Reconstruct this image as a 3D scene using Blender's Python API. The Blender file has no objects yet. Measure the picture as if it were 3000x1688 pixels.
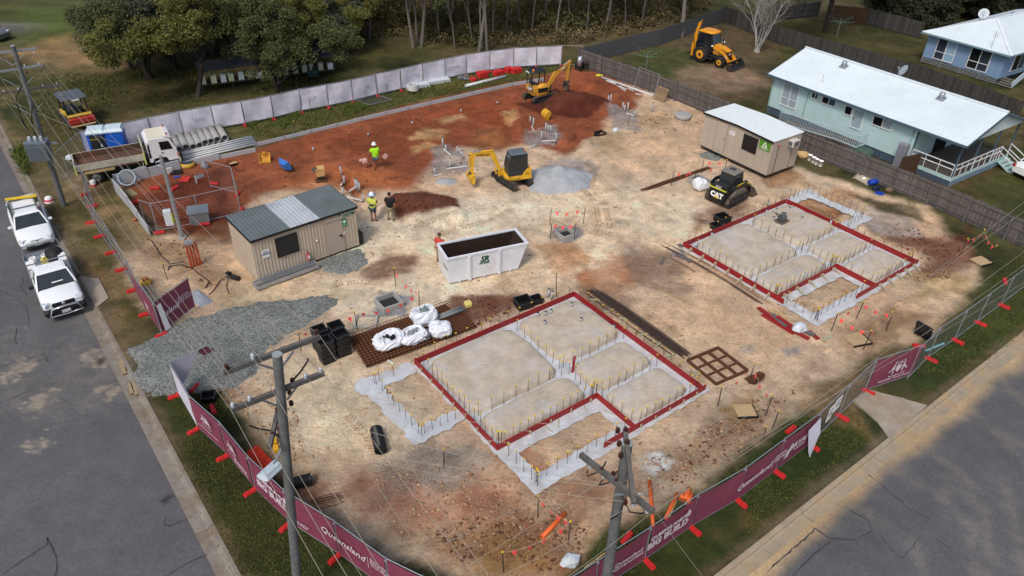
import bpy,math,random
import numpy as np
from mathutils import Vector,Matrix
R=math.radians
random.seed(7)
rng=np.random.default_rng(11)
sc=bpy.context.scene
COL=sc.collection
F_PX,PITCH,ROLL,CAM_H=2185.6,R(34.748),R(1.609),22.42
_r0=np.array([1.,0,0]);_u0=np.array([0,math.sin(PITCH),math.cos(PITCH)])
CF=np.array([0,math.cos(PITCH),-math.sin(PITCH)])
CR=math.cos(ROLL)*_r0+math.sin(ROLL)*_u0
CU=-math.sin(ROLL)*_r0+math.cos(ROLL)*_u0
CO=np.array([0,0,CAM_H])
cam=bpy.data.cameras.new('camera');cam.sensor_width=36;cam.lens=F_PX/3000*36
cam.clip_start=.5;cam.clip_end=3000
camo=bpy.data.objects.new('camera',cam);COL.objects.link(camo)
camo.matrix_world=Matrix(((CR[0],CU[0],-CF[0],0),(CR[1],CU[1],-CF[1],0),(CR[2],CU[2],-CF[2],CAM_H),(0,0,0,1)))
sc.camera=camo
SUN_EL,SUN_AZ=R(52),R(205)
world=bpy.data.worlds.new('World');sc.world=world;world.use_nodes=True
_n=world.node_tree.nodes;_bg=_n['Background']
_sky=_n.new('ShaderNodeTexSky');_sky.sky_type='NISHITA';_sky.sun_disc=False
_sky.sun_elevation=SUN_EL;_sky.sun_rotation=SUN_AZ;_sky.air_density=1.0;_sky.dust_density=4.0;_sky.ozone_density=1.0
world.node_tree.links.new(_sky.outputs[0],_bg.inputs[0]);_bg.inputs[1].default_value=.12
_l=bpy.data.lights.new('sun','SUN');_l.energy=1.5;_l.angle=R(12);_l.color=(1,.96,.91)
_lo=bpy.data.objects.new('sun',_l);COL.objects.link(_lo)
_d=Vector((math.sin(SUN_AZ)*math.cos(SUN_EL),math.cos(SUN_AZ)*math.cos(SUN_EL),math.sin(SUN_EL)))
_lo.rotation_euler=(-_d).to_track_quat('-Z','Y').to_euler()
sc.view_settings.view_transform='Standard';sc.view_settings.look='None'
sc.view_settings.exposure=.12;sc.view_settings.gamma=1
def ray(px,py):
 return CF+CR*((px-1500)/F_PX)-CU*((py-844)/F_PX)
def G(px,py,z=0.):
 d=ray(px,py);t=(z-CAM_H)/d[2];p=CO+t*d
 return float(p[0]),float(p[1])
REG={'A1':(0,0,.3864),'A2':(750,0,.3864),'A3':(1500,0,.3864),'A4':(2250,0,.3864),'B1':(0,540,.3864),'B2':(750,540,.3864),'B3':(1500,540,.3864),'B4':(2250,540,.3864),'C1':(0,1080,.4197),'C2':(750,1080,.4197),'C3':(1500,1080,.4197),'C4':(2250,1080,.4197),'V':(0,0,1.165),'S':(1180,840,.42105),'T':(1990,540,.30364),'U':(900,840,.19409),'N':(300,440,.1932)}
def S(r,x,y):
 a=REG[r];return a[0]+x*a[2],a[1]+y*a[2]
def Q(r,x,y,z=0.):
 return G(*S(r,x,y),z)
def ztop(xy,r,x,y):
 d=ray(*S(r,x,y));t=(xy[0]*d[0]+xy[1]*d[1])/(d[0]**2+d[1]**2)
 return float(CAM_H+t*d[2])
MATS={}
def mat(name,rgb,rough=.6,metal=0.,var=.12,scale=6.,bump=0.,dirt=None,dirt_amt=.4,alpha=1.,spec=.4,coat=0.,island=0.,tint=None):
 if name in MATS:return MATS[name]
 m=bpy.data.materials.new(name);m.use_nodes=True;nt=m.node_tree;N=nt.nodes;L=nt.links
 b=N['Principled BSDF'];b.inputs['Roughness'].default_value=rough;b.inputs['Metallic'].default_value=metal
 b.inputs['Specular IOR Level'].default_value=spec;b.inputs['Coat Weight'].default_value=coat
 tc=N.new('ShaderNodeTexCoord');nz=N.new('ShaderNodeTexNoise');nz.inputs['Scale'].default_value=scale;nz.inputs['Detail'].default_value=6
 nz.inputs['Roughness'].default_value=.65
 L.new(tc.outputs['Object'],nz.inputs['Vector'])
 mr=N.new('ShaderNodeMapRange');mr.inputs['From Min'].default_value=.25;mr.inputs['From Max'].default_value=.75
 mr.inputs['To Min'].default_value=1-var;mr.inputs['To Max'].default_value=1+var
 L.new(nz.outputs['Fac'],mr.inputs['Value'])
 mx=N.new('ShaderNodeMix');mx.data_type='RGBA';mx.blend_type='MULTIPLY';mx.inputs['Factor'].default_value=1
 mx.inputs['A'].default_value=(*rgb,1);L.new(mr.outputs['Result'],mx.inputs['B'])
 out=mx.outputs['Result']
 if dirt:
  n2=N.new('ShaderNodeTexNoise');n2.inputs['Scale'].default_value=scale*.35;n2.inputs['Detail'].default_value=8;n2.inputs['Roughness'].default_value=.7
  L.new(tc.outputs['Object'],n2.inputs['Vector'])
  r2=N.new('ShaderNodeMapRange');r2.inputs['From Min'].default_value=.45;r2.inputs['From Max'].default_value=.7;r2.inputs['To Max'].default_value=dirt_amt
  L.new(n2.outputs['Fac'],r2.inputs['Value'])
  m2=N.new('ShaderNodeMix');m2.data_type='RGBA';m2.inputs['B'].default_value=(*dirt,1)
  L.new(r2.outputs['Result'],m2.inputs['Factor']);L.new(out,m2.inputs['A']);out=m2.outputs['Result']
 if island:
  g=N.new('ShaderNodeNewGeometry');r3=N.new('ShaderNodeMapRange');r3.inputs['To Min'].default_value=1-island;r3.inputs['To Max'].default_value=1+island
  L.new(g.outputs['Random Per Island'],r3.inputs['Value']);m3=N.new('ShaderNodeMix');m3.data_type='RGBA';m3.blend_type='MULTIPLY';m3.inputs['Factor'].default_value=1
  L.new(out,m3.inputs['A']);L.new(r3.outputs['Result'],m3.inputs['B']);out=m3.outputs['Result']
  if tint:
   wn=N.new('ShaderNodeTexWhiteNoise');wn.noise_dimensions='1D';L.new(g.outputs['Random Per Island'],wn.inputs['W']);m4=N.new('ShaderNodeMix');m4.data_type='RGBA';m4.inputs['B'].default_value=(*tint,1)
   L.new(wn.outputs['Value'],m4.inputs['Factor']);L.new(out,m4.inputs['A']);out=m4.outputs['Result']
 L.new(out,b.inputs['Base Color'])
 if bump:
  bp=N.new('ShaderNodeBump');bp.inputs['Strength'].default_value=bump;bp.inputs['Distance'].default_value=.02
  n3=N.new('ShaderNodeTexNoise');n3.inputs['Scale'].default_value=scale*4;n3.inputs['Detail'].default_value=5
  L.new(tc.outputs['Object'],n3.inputs['Vector']);L.new(n3.outputs['Fac'],bp.inputs['Height']);L.new(bp.outputs['Normal'],b.inputs['Normal'])
 if alpha<1:b.inputs['Alpha'].default_value=alpha
 MATS[name]=m;return m
def ground_mat(name,grain=22.,bump=.5,grass=False,rough=.95,speck=.0,contrast=1.,crust=False,speck_scale=30):
 """earth: base colour attribute 'Col' times grain of several sizes"""
 m=bpy.data.materials.new(name);m.use_nodes=True;nt=m.node_tree;N=nt.nodes;L=nt.links
 b=N['Principled BSDF'];b.inputs['Roughness'].default_value=rough;b.inputs['Specular IOR Level'].default_value=.15
 at=N.new('ShaderNodeAttribute');at.attribute_name='Col'
 geo=N.new('ShaderNodeNewGeometry')
 out=at.outputs['Color'];fac=None
 for sc_,lo,hi in((1.3,.86,1.16),(7.,.82,1.18),(grain,.76,1.24)):
  nz=N.new('ShaderNodeTexNoise');nz.inputs['Scale'].default_value=sc_;nz.inputs['Detail'].default_value=7;nz.inputs['Roughness'].default_value=.7
  L.new(geo.outputs['Position'],nz.inputs['Vector'])
  mr=N.new('ShaderNodeMapRange');mr.inputs['From Min'].default_value=.3;mr.inputs['From Max'].default_value=.7
  mr.inputs['To Min'].default_value=1-(1-lo)*contrast;mr.inputs['To Max'].default_value=1+(hi-1)*contrast;mr.clamp=False
  L.new(nz.outputs['Fac'],mr.inputs['Value'])
  mx=N.new('ShaderNodeMix');mx.data_type='RGBA';mx.blend_type='MULTIPLY';mx.inputs['Factor'].default_value=1
  L.new(out,mx.inputs['A']);L.new(mr.outputs['Result'],mx.inputs['B']);out=mx.outputs['Result'];fac=nz.outputs['Fac']
 if crust:
  for s_,lo,hi,col,amt in((.55,.5,.56,(1.14,1.13,1.11),1),(1.7,.53,.58,(.89,.86,.83),1),(5.5,.6,.66,(.86,.83,.80),1),(11.,.6,.64,(1.18,1.17,1.15),1)):
   nz=N.new('ShaderNodeTexNoise');nz.inputs['Scale'].default_value=s_;nz.inputs['Detail'].default_value=12;nz.inputs['Roughness'].default_value=.68;nz.inputs['Distortion'].default_value=.5
   L.new(geo.outputs['Position'],nz.inputs['Vector']);mr=N.new('ShaderNodeMapRange');mr.inputs['From Min'].default_value=lo;mr.inputs['From Max'].default_value=hi;L.new(nz.outputs['Fac'],mr.inputs['Value'])
   mx=N.new('ShaderNodeMix');mx.data_type='RGBA';mx.blend_type='MULTIPLY';mx.inputs['B'].default_value=(*col,1);L.new(mr.outputs['Result'],mx.inputs['Factor']);L.new(out,mx.inputs['A']);out=mx.outputs['Result']
 if speck:
  vo=N.new('ShaderNodeTexVoronoi');vo.inputs['Scale'].default_value=speck_scale;L.new(geo.outputs['Position'],vo.inputs['Vector'])
  sm=N.new('ShaderNodeMapRange');sm.inputs['From Min'].default_value=0;sm.inputs['From Max'].default_value=1;sm.inputs['To Min'].default_value=1-speck;sm.inputs['To Max'].default_value=1+speck
  sp=N.new('ShaderNodeSeparateColor');L.new(vo.outputs['Color'],sp.inputs[0]);L.new(sp.outputs[0],sm.inputs['Value'])
  mx=N.new('ShaderNodeMix');mx.data_type='RGBA';mx.blend_type='MULTIPLY';mx.inputs['Factor'].default_value=1
  L.new(out,mx.inputs['A']);L.new(sm.outputs['Result'],mx.inputs['B']);out=mx.outputs['Result']
 L.new(out,b.inputs['Base Color'])
 bp=N.new('ShaderNodeBump');bp.inputs['Strength'].default_value=bump;bp.inputs['Distance'].default_value=.06
 if crust:
  nb=N.new('ShaderNodeTexNoise');nb.inputs['Scale'].default_value=3.2;nb.inputs['Detail'].default_value=9;nb.inputs['Roughness'].default_value=.72;L.new(geo.outputs['Position'],nb.inputs['Vector'])
  b2=N.new('ShaderNodeBump');b2.inputs['Strength'].default_value=.9;b2.inputs['Distance'].default_value=.22;L.new(nb.outputs['Fac'],b2.inputs['Height']);L.new(b2.outputs['Normal'],bp.inputs['Normal'])
 L.new(fac,bp.inputs['Height']);L.new(bp.outputs['Normal'],b.inputs['Normal'])
 return m
def rotm(rx=0,ry=0,rz=0):
 return Matrix.Rotation(rz,4,'Z')@Matrix.Rotation(ry,4,'Y')@Matrix.Rotation(rx,4,'X')
class MB:
 def __init__(s):s.v=[];s.f=[];s.sm=[]
 def add(s,vs,fs,smooth=False):
  o=len(s.v);s.v+=[tuple(map(float,p))for p in vs];s.f+=[tuple(i+o for i in f)for f in fs];s.sm+=[smooth]*len(fs);return s
 def box(s,c,d,rz=0,rx=0,ry=0,taper=None,bev=0.):
  x,y,z=d[0]/2,d[1]/2,d[2]/2;tx,ty=taper or(1,1)
  if bev:
   b=min(bev,x*.9,y*.9,z*.9);vs=[];
   prof=[(-z,b),(-z+b,0),(z-b,0),(z,b)]
   ring=lambda zz,i,tx=1,ty=1:[(sx*(x-i-(b if k==0 else 0))*tx,sy*(y-i-(b if k==1 else 0))*ty,zz)for sx,sy,k in((1,-1,0),(1,-1,1))][:0]+[((x-i-b)*tx,-(y-i)*ty,zz),((x-i)*tx,-(y-i-b)*ty,zz),((x-i)*tx,(y-i-b)*ty,zz),((x-i-b)*tx,(y-i)*ty,zz),(-(x-i-b)*tx,(y-i)*ty,zz),(-(x-i)*tx,(y-i-b)*ty,zz),(-(x-i)*tx,-(y-i-b)*ty,zz),(-(x-i-b)*tx,-(y-i)*ty,zz)]
   fs=[]
   for k,(zz,i)in enumerate(prof):
    t=(k>=2)
    vs+=ring(zz,i*.999 if i<b else b*.7,tx if t else 1,ty if t else 1)
   for k in range(3):
    for j in range(8):fs.append((k*8+j,k*8+(j+1)%8,k*8+8+(j+1)%8,k*8+8+j))
   fs+=[tuple(range(7,-1,-1)),tuple(range(24,32))]
  else:
   vs=[(-x,-y,-z),(x,-y,-z),(x,y,-z),(-x,y,-z),(-x*tx,-y*ty,z),(x*tx,-y*ty,z),(x*tx,y*ty,z),(-x*tx,y*ty,z)]
   fs=[(0,3,2,1),(4,5,6,7),(0,1,5,4),(1,2,6,5),(2,3,7,6),(3,0,4,7)]
  m=Matrix.Translation(c)@rotm(rx,ry,rz)
  return s.add([m@Vector(p)for p in vs],fs)
 def bar(s,a,b,w,h=None,roll=0.):
  a,b=Vector(a),Vector(b);h=h or w;d=b-a;L=d.length
  if L<1e-6:return s
  q=d.to_track_quat('Z','Y').to_matrix().to_4x4()if abs(d.normalized().z)<.999 else Matrix.Rotation(math.pi if d.z<0 else 0,4,'X')
  m=Matrix.Translation((a+b)/2)@q@Matrix.Rotation(roll,4,'Z')
  vs=[m@Vector((sx*w/2,sy*h/2,sz*L/2))for sz in(-1,1)for sx,sy in((-1,-1),(1,-1),(1,1),(-1,1))]
  return s.add(vs,[(0,3,2,1),(4,5,6,7),(0,1,5,4),(1,2,6,5),(2,3,7,6),(3,0,4,7)])
 def plank(s,a,b,w,h):
  a,b=Vector(a),Vector(b);d=(b-a).normalized();up=Vector((0,0,1))
  x=d.cross(up)
  if x.length<1e-4:x=Vector((1,0,0))
  x.normalize();z=x.cross(d);vs=[]
  for p in(a,b):
   for sx,sz in((-1,-1),(1,-1),(1,1),(-1,1)):vs.append(p+x*sx*w/2+z*sz*h/2)
  return s.add(vs,[(0,3,2,1),(4,5,6,7),(0,1,5,4),(1,2,6,5),(2,3,7,6),(3,0,4,7)][::1])
 def tube(s,pts,r,n=8,cap=True,smooth=True):
  pts=[Vector(p)for p in pts];k=len(pts);rr=r if isinstance(r,(list,tuple))else[r]*k
  ref=None;vs=[]
  for i,p in enumerate(pts):
   d=(pts[min(i+1,k-1)]-pts[max(i-1,0)]).normalized()
   if ref is None or abs(ref.dot(d))>.98:ref=Vector((0,0,1))if abs(d.z)<.9 else Vector((1,0,0))
   a=d.cross(ref).normalized();b=d.cross(a);ref=a.cross(d)
   for j in range(n):
    t=2*math.pi*j/n;vs.append(p+(a*math.cos(t)+b*math.sin(t))*rr[i])
  fs=[(i*n+j,i*n+(j+1)%n,i*n+n+(j+1)%n,i*n+n+j)for i in range(k-1)for j in range(n)]
  s.add(vs,fs,smooth)
  if cap:s.add(vs[:n],[tuple(range(n-1,-1,-1))]);s.add(vs[-n:],[tuple(range(n))])
  return s
 def ring(s,a,b,r,t,n=20):
  a,b=Vector(a),Vector(b);d=(b-a).normalized();ref=Vector((0,0,1))if abs(d.z)<.9 else Vector((1,0,0))
  x=d.cross(ref).normalized();y=d.cross(x);vs=[]
  for p,q in((a,r),(b,r),(b,r-t),(a,r-t)):
   for j in range(n):vs.append(p+(x*math.cos(2*math.pi*j/n)+y*math.sin(2*math.pi*j/n))*q)
  fs=[(i*n+j,i*n+(j+1)%n,((i+1)%4)*n+(j+1)%n,((i+1)%4)*n+j)for i in range(4)for j in range(n)]
  return s.add(vs,fs,True)
 def lathe(s,c,prof,n=16,axis='z',smooth=True):
  vs=[]
  for r,h in prof:
   for j in range(n):
    t=2*math.pi*j/n;x,y=r*math.cos(t),r*math.sin(t)
    p={'z':(x,y,h),'x':(h,x,y),'y':(x,h,y)}[axis]
    vs.append((c[0]+p[0],c[1]+p[1],c[2]+p[2]))
  k=len(prof);fs=[(i*n+j,i*n+(j+1)%n,i*n+n+(j+1)%n,i*n+n+j)for i in range(k-1)for j in range(n)]
  s.add(vs,fs,smooth);s.add(vs[:n],[tuple(range(n-1,-1,-1))]);s.add(vs[-n:],[tuple(range(n))]);return s
 def prism(s,poly,z0,z1):
  n=len(poly);vs=[(p[0],p[1],z0)for p in poly]+[(p[0],p[1],z1)for p in poly]
  return s.add(vs,[tuple(range(n-1,-1,-1)),tuple(range(n,2*n))]+[(i,(i+1)%n,n+(i+1)%n,n+i)for i in range(n)])
 def side(s,poly,y0,y1):
  n=len(poly);vs=[(p[0],y0,p[1])for p in poly]+[(p[0],y1,p[1])for p in poly]
  return s.add(vs,[tuple(range(n)),tuple(range(2*n-1,n-1,-1))]+[(i,n+i,n+(i+1)%n,(i+1)%n)for i in range(n)])
 def loft(s,secs,smooth=True,cap=True):
  n=len(secs[0]);vs=[p for q in secs for p in q]
  fs=[(i*n+j,i*n+(j+1)%n,i*n+n+(j+1)%n,i*n+n+j)for i in range(len(secs)-1)for j in range(n)]
  s.add(vs,fs,smooth)
  if cap:s.add(secs[0],[tuple(range(n-1,-1,-1))]);s.add(secs[-1],[tuple(range(n))])
  return s
 def quad(s,a,b,c,d):return s.add([a,b,c,d],[(0,1,2,3)])
 def ball(s,c,r,n=10,m=6,sq=(1,1,1),top=False):
  vs=[];fs=[]
  lo=0 if top else-math.pi/2
  for i in range(m+1):
   t=lo+(math.pi/2-lo)*i/m
   for j in range(n):
    a=2*math.pi*j/n;vs.append((c[0]+r*sq[0]*math.cos(t)*math.cos(a),c[1]+r*sq[1]*math.cos(t)*math.sin(a),c[2]+r*sq[2]*math.sin(t)))
  for i in range(m):
   for j in range(n):fs.append((i*n+j,i*n+(j+1)%n,i*n+n+(j+1)%n,i*n+n+j))
  return s.add(vs,fs,True)
 def move(s,m):
  s.v=[tuple(m@Vector(p))for p in s.v];return s
 def build(s,name,m,parent=None,loc=None,rz=0.):
  me=bpy.data.meshes.new(name);me.from_pydata(s.v,[],s.f);me.polygons.foreach_set('use_smooth',s.sm)
  for q in(m if isinstance(m,(list,tuple))else[m]):me.materials.append(q)
  me.update();o=bpy.data.objects.new(name,me);COL.objects.link(o)
  if parent:o.parent=parent
  if loc is not None:o.location=loc
  if rz:o.rotation_euler=(0,0,rz)
  return o
def jag(a,n):
 return[random.uniform(-a,a)for _ in range(n)]
def tag(o,label=None,cat=None,group=None,kind=None):
 if label:o['label']=label
 if cat:o['category']=cat
 if group:o['group']=group
 if kind:o['kind']=kind
 return o
def thing(name,label,cat,loc=(0,0,0),rz=0.,group=None):
 o=bpy.data.objects.new(name,None);COL.objects.link(o);o.empty_display_size=.2
 o.location=(loc[0],loc[1],loc[2]if len(loc)>2 else 0);o.rotation_euler=(0,0,rz)
 return tag(o,label,cat,group)
KIDS={}
def kids(o):return[c for c in COL.objects if c.parent==o]if o not in KIDS else KIDS[o]
def copy_tree(o,parent=None,top=True):
 c=o.copy();COL.objects.link(c)
 if parent:c.parent=parent
 ch=list(o.children)
 for k in ch:copy_tree(k,c,False)
 return c
def text(body,size,m,parent,loc,rot,name='lettering',shear=0.,align='CENTER',depth=.004,bold=0.):
 """raised lettering turned into a mesh; rot is a 3x3/4x4 matrix or euler"""
 cu=bpy.data.curves.new(name,'FONT');cu.body=body;cu.size=size;cu.align_x=align;cu.align_y='CENTER'
 cu.extrude=depth;cu.shear=shear;cu.resolution_u=2;cu.offset=bold;cu.space_line=.8
 o=bpy.data.objects.new(name,cu);COL.objects.link(o)
 dg=bpy.context.evaluated_depsgraph_get();me=bpy.data.meshes.new_from_object(o.evaluated_get(dg))
 bpy.data.objects.remove(o);me.name=name;me.materials.clear();me.materials.append(m)
 q=bpy.data.objects.new(name,me);COL.objects.link(q)
 if parent:q.parent=parent
 mt=rot.to_4x4()if isinstance(rot,Matrix)else rotm(*rot)
 q.matrix_local=Matrix.Translation(loc)@mt
 return q
def frame_m(x,z):
 x=Vector(x).normalized();z=Vector(z).normalized();n=x.cross(z).normalized();z=n.cross(x)
 return Matrix((x,z,n)).transposed()
# ================================================================ GROUND
def _hash(ix,iy,s):
 h=(ix*374761393+iy*668265263+s*1442695041)&0x7fffffff
 h=((h^(h>>13))*1274126177)&0x7fffffff
 return((h^(h>>16))&0xffff)/65535.
def vnoise(x,y,s=0):
 ix=np.floor(x).astype(np.int64);iy=np.floor(y).astype(np.int64);fx=x-ix;fy=y-iy
 fx=fx*fx*(3-2*fx);fy=fy*fy*(3-2*fy)
 a=_hash(ix,iy,s);b=_hash(ix+1,iy,s);c=_hash(ix,iy+1,s);d=_hash(ix+1,iy+1,s)
 return a+(b-a)*fx+(c-a)*fy+(a-b-c+d)*fx*fy
def fbm(x,y,size,octs=4,s=0,gain=.55):
 t=0;amp=1;tot=0;f=1/size
 for i in range(octs):
  ca,sa=math.cos(i*1.1),math.sin(i*1.1)
  t=t+amp*vnoise((x*ca-y*sa)*f+13.7*i,(x*sa+y*ca)*f+7.1*i,s+i);tot+=amp;amp*=gain;f*=2.03
 return t/tot
def sdist(x,y,poly):
 d=np.full(x.shape,1e9);ins=np.zeros(x.shape,bool);n=len(poly)
 for i in range(n):
  ax,ay=poly[i];bx,by=poly[(i+1)%n];ex,ey=bx-ax,by-ay
  t=np.clip(((x-ax)*ex+(y-ay)*ey)/max(ex*ex+ey*ey,1e-9),0,1)
  d=np.minimum(d,(x-ax-t*ex)**2+(y-ay-t*ey)**2)
  if abs(ey)>1e-9:
   c=((ay>y)!=(by>y))&(x<ex*(y-ay)/ey+ax);ins^=c
 d=np.sqrt(d);return np.where(ins,-d,d)
def ldist(x,y,pts):
 d=np.full(x.shape,1e9)
 for(ax,ay),(bx,by)in zip(pts[:-1],pts[1:]):
  ex,ey=bx-ax,by-ay;t=np.clip(((x-ax)*ex+(y-ay)*ey)/max(ex*ex+ey*ey,1e-9),0,1)
  d=np.minimum(d,(x-ax-t*ex)**2+(y-ay-t*ey)**2)
 return np.sqrt(d)
def sstep(a,b,v):
 t=np.clip((v-a)/(b-a),0,1);return t*t*(3-2*t)
def VP_(pts,r='V'):return[Q(r,*p)for p in pts]
def srgb(r,g,b):
 f=lambda c:(c/255/12.92)if c/255<=.04045 else((c/255+.055)/1.055)**2.4
 return f(r),f(g),f(b)
class Paint:
 def __init__(s,x,y):s.x,s.y=x,y;s.c=np.zeros((x.size,3));s.k=0
 def fill(s,col):s.c[:]=col
 def zone(s,poly,col,soft=.8,amp=.8,size=1.6,op=1.,patch=0.,near=None):
  """paint a polygon with a ragged edge; patch breaks it up inside"""
  xs=[p[0]for p in poly];ys=[p[1]for p in poly];mg=soft+amp*2
  i=np.where((s.x>min(xs)-mg)&(s.x<max(xs)+mg)&(s.y>min(ys)-mg)&(s.y<max(ys)+mg))[0]
  if not i.size:return i,np.zeros(0)
  x,y=s.x[i],s.y[i];s.k+=17
  d=sdist(x,y,poly)+(fbm(x,y,size,5,s.k,.62)-.5)*2*amp
  m=sstep(soft,-soft,d)*op
  if patch:m*=1-patch*sstep(.42,.62,fbm(x,y,size*1.3,5,s.k+5,.65))
  s.c[i]+=(np.array(col)-s.c[i])*m[:,None];return i,m
 def line(s,pts,col,w,soft=.3,amp=.3,op=1.,size=1.):
  xs=[p[0]for p in pts];ys=[p[1]for p in pts];mg=w+soft+amp*2
  i=np.where((s.x>min(xs)-mg)&(s.x<max(xs)+mg)&(s.y>min(ys)-mg)&(s.y<max(ys)+mg))[0]
  if not i.size:return
  x,y=s.x[i],s.y[i];s.k+=17
  d=ldist(x,y,pts)-w+(fbm(x,y,size,4,s.k,.6)-.5)*2*amp
  m=sstep(soft,-soft,d)*op;s.c[i]+=(np.array(col)-s.c[i])*m[:,None]
def grid_mesh(name,xs,ys,zf,cols,m,kind='structure',keep=None):
 X,Y=np.meshgrid(xs,ys);n,k=len(xs),len(ys);co=np.stack([X.ravel(),Y.ravel(),zf],-1)
 a=(np.arange(k-1)[:,None]*n+np.arange(n-1)[None]).ravel();q=np.stack([a,a+1,a+n+1,a+n],-1)
 if keep is not None:q=q[keep[q].all(1)]
 me=bpy.data.meshes.new(name);me.vertices.add(len(co));me.vertices.foreach_set('co',co.ravel())
 me.loops.add(q.size);me.loops.foreach_set('vertex_index',q.ravel());me.polygons.add(len(q))
 me.polygons.foreach_set('loop_start',np.arange(0,q.size,4));me.polygons.foreach_set('loop_total',np.full(len(q),4))
 me.polygons.foreach_set('use_smooth',np.ones(len(q),bool));me.update(calc_edges=True);me.validate()
 at=me.attributes.new('Col','FLOAT_COLOR','POINT');at.data.foreach_set('color',np.concatenate([cols,np.ones((len(co),1))],1).astype(np.float32).ravel())
 me.materials.append(m);o=bpy.data.objects.new(name,me);COL.objects.link(o)
 if kind:o['kind']=kind
 return o
def spaced(segs):
 out=[]
 for a,b,st in segs:out+=list(np.arange(a,b,st))
 return np.array(out)
LK0=np.array([-9.02,14.91]);LKD=np.array([-.6240,.7815]);LKN=np.array([-.7815,-.6240])
RK0=np.array([7.22,15.22]);RKD=np.array([.788,.615]);RKN=np.array([.615,-.788])
gx=np.concatenate([-np.geomspace(420,47,26)[:-1],spaced([(-47,-31,.28),(-31,31,.135),(31,50,.28)]),np.geomspace(50,420,26)])
gy=np.concatenate([spaced([(-60,8,6.)]),spaced([(8,12,.3),(12,26,.105),(26,40,.13),(40,56,.18),(56,74,.26),(74,100,.45)]),np.geomspace(100,900,40)])
X,Y=[a.ravel()for a in np.meshgrid(gx,gy)]
TAN=np.array(srgb(206,178,148));PALE=np.array(srgb(234,214,184));RED=np.array(srgb(142,82,56));DKRED=np.array(srgb(84,42,30));ORG=np.array(srgb(182,110,68))
SOIL=np.array(srgb(92,72,54));GRASS=np.array(srgb(54,60,30));GRDK=np.array(srgb(40,48,24));DRY=np.array(srgb(112,98,66));GREY=np.array(srgb(140,140,142));PINK=np.array(srgb(170,118,92))
pt=Paint(X,Y)
pt.fill(np.array(srgb(80,78,48)))
n1=fbm(X,Y,9,5,3);n2=fbm(X,Y,3,5,9)
pt.c+=(np.array(srgb(106,94,62))-pt.c)*(sstep(.5,.68,n1)*.8)[:,None]
pt.c+=(np.array(srgb(40,52,24))-pt.c)*(sstep(.5,.66,n2)*.6)[:,None]
V=VP_
pt.zone(V([(-20,20),(240,0),(300,80),(200,120),(0,130)]),srgb(92,106,56),2.5,2,4,.9,.4)
pt.zone(V([(30,130),(240,80),(360,100),(330,180),(110,190)]),srgb(168,138,102),2.5,2.5,4,.9,.35)
pt.zone(V([(0,55),(45,58),(62,100),(20,130),(-20,130)]),srgb(112,108,106),.8,.5,2,.95)
pt.zone(V([(250,0),(900,0),(880,60),(600,110),(300,95)]),srgb(118,100,70),3,3,6,.8,.5)
pt.zone(V([(940,10),(1200,0),(1230,45),(1100,70),(960,55)]),srgb(150,110,80),2.5,2.5,5,.8,.4)
pt.zone(V([(880,-20),(1700,-20),(1720,60),(1460,120),(1000,110),(880,60)]),srgb(112,98,76),2,2.5,4,.75,.45)
pt.zone(V([(860,110),(1010,100),(1120,130),(900,160)]),srgb(98,92,54),2,2,3,.7,.4)
pt.zone(V([(200,190),(460,170),(860,180),(870,200),(500,270),(240,300)]),srgb(60,58,34),2,2,3,.7,.3)
pt.zone(V([(1500,130),(1640,70),(1840,60),(1960,100),(1930,250),(1790,260),(1700,200)]),srgb(96,82,62),1.5,1.5,3,.9,.35)
pt.zone(V([(1560,150),(1640,110),(1720,130),(1760,180),(1700,200)]),srgb(68,80,38),1.2,1.4,2.4,.85,.4)
pt.zone(V([(1690,180),(1800,160),(1900,175),(1920,215),(1800,245),(1720,215)]),srgb(140,118,94),1,1.2,2,.9,.2)
pt.zone(V([(1960,40),(2330,130),(2330,200),(2080,110),(1960,100)]),srgb(74,70,40),2,2,4,.9,.3)
pt.zone(V([(2400,470),(2575,370),(2700,400),(2700,640),(2575,560)]),srgb(72,74,38),1.5,1.5,2.5,.9,.35)
pt.zone(V([(2260,445),(2500,395),(2530,420),(2420,475)]),srgb(92,78,56),.6,.8,1.5,.8,.3)
pt.zone(V([(20,340),(110,350),(200,430),(250,520),(300,640),(345,760),(360,880),(320,880),(200,690),(120,520)]),srgb(126,108,78),.8,.9,2,.9,.45)
pt.zone(V([(120,300),(280,330),(200,420),(130,460),(60,400)]),srgb(92,84,54),1,1.2,2.5,.8,.4)
pt.zone(V([(170,440),(290,450),(330,520),(400,610),(440,650),(330,670),(250,560),(190,500)]),srgb(152,128,94),.6,.9,1.3,.85,.4)
pt.zone(V([(180,660),(300,660),(400,740),(380,800),(300,780)]),srgb(140,112,78),.6,.9,1.3,.8,.35)
for q in([(150,520),(230,500),(250,560),(170,580)],[(190,590),(290,560),(330,610),(215,640)],[(220,650),(300,640),(320,670),(250,690)],[(290,760),(370,740),(410,800),(340,830)],[(270,430),(300,480),(330,560),(300,560),(250,470)]):
 pt.zone(V(q),srgb(74,74,38),.5,.8,1.2,.85,.4)
pt.zone(V([(300,640),(400,590),(520,590),(620,470),(860,400),(1130,330),(1300,300),(1480,180),(1560,190),(1740,260),(1960,410),(2330,520),(2440,640),(2470,700),(2400,760),(2330,840),(2230,880),(2130,930),(2020,1010),(1900,1110),(1790,1200),(1680,1260),(1520,1340),(1420,1449),(1180,1460),(990,1410),(850,1320),(760,1240),(700,1180),(640,1080),(580,1000),(420,800),(330,720)]),TAN,.5,.7,1.5)
pt.zone(V([(860,560),(1300,480),(1700,480),(1850,560),(1700,640),(1350,720),(1050,800),(900,860),(800,780),(700,740),(880,680)]),PALE,1.5,1.8,3,.85,.25)
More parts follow.
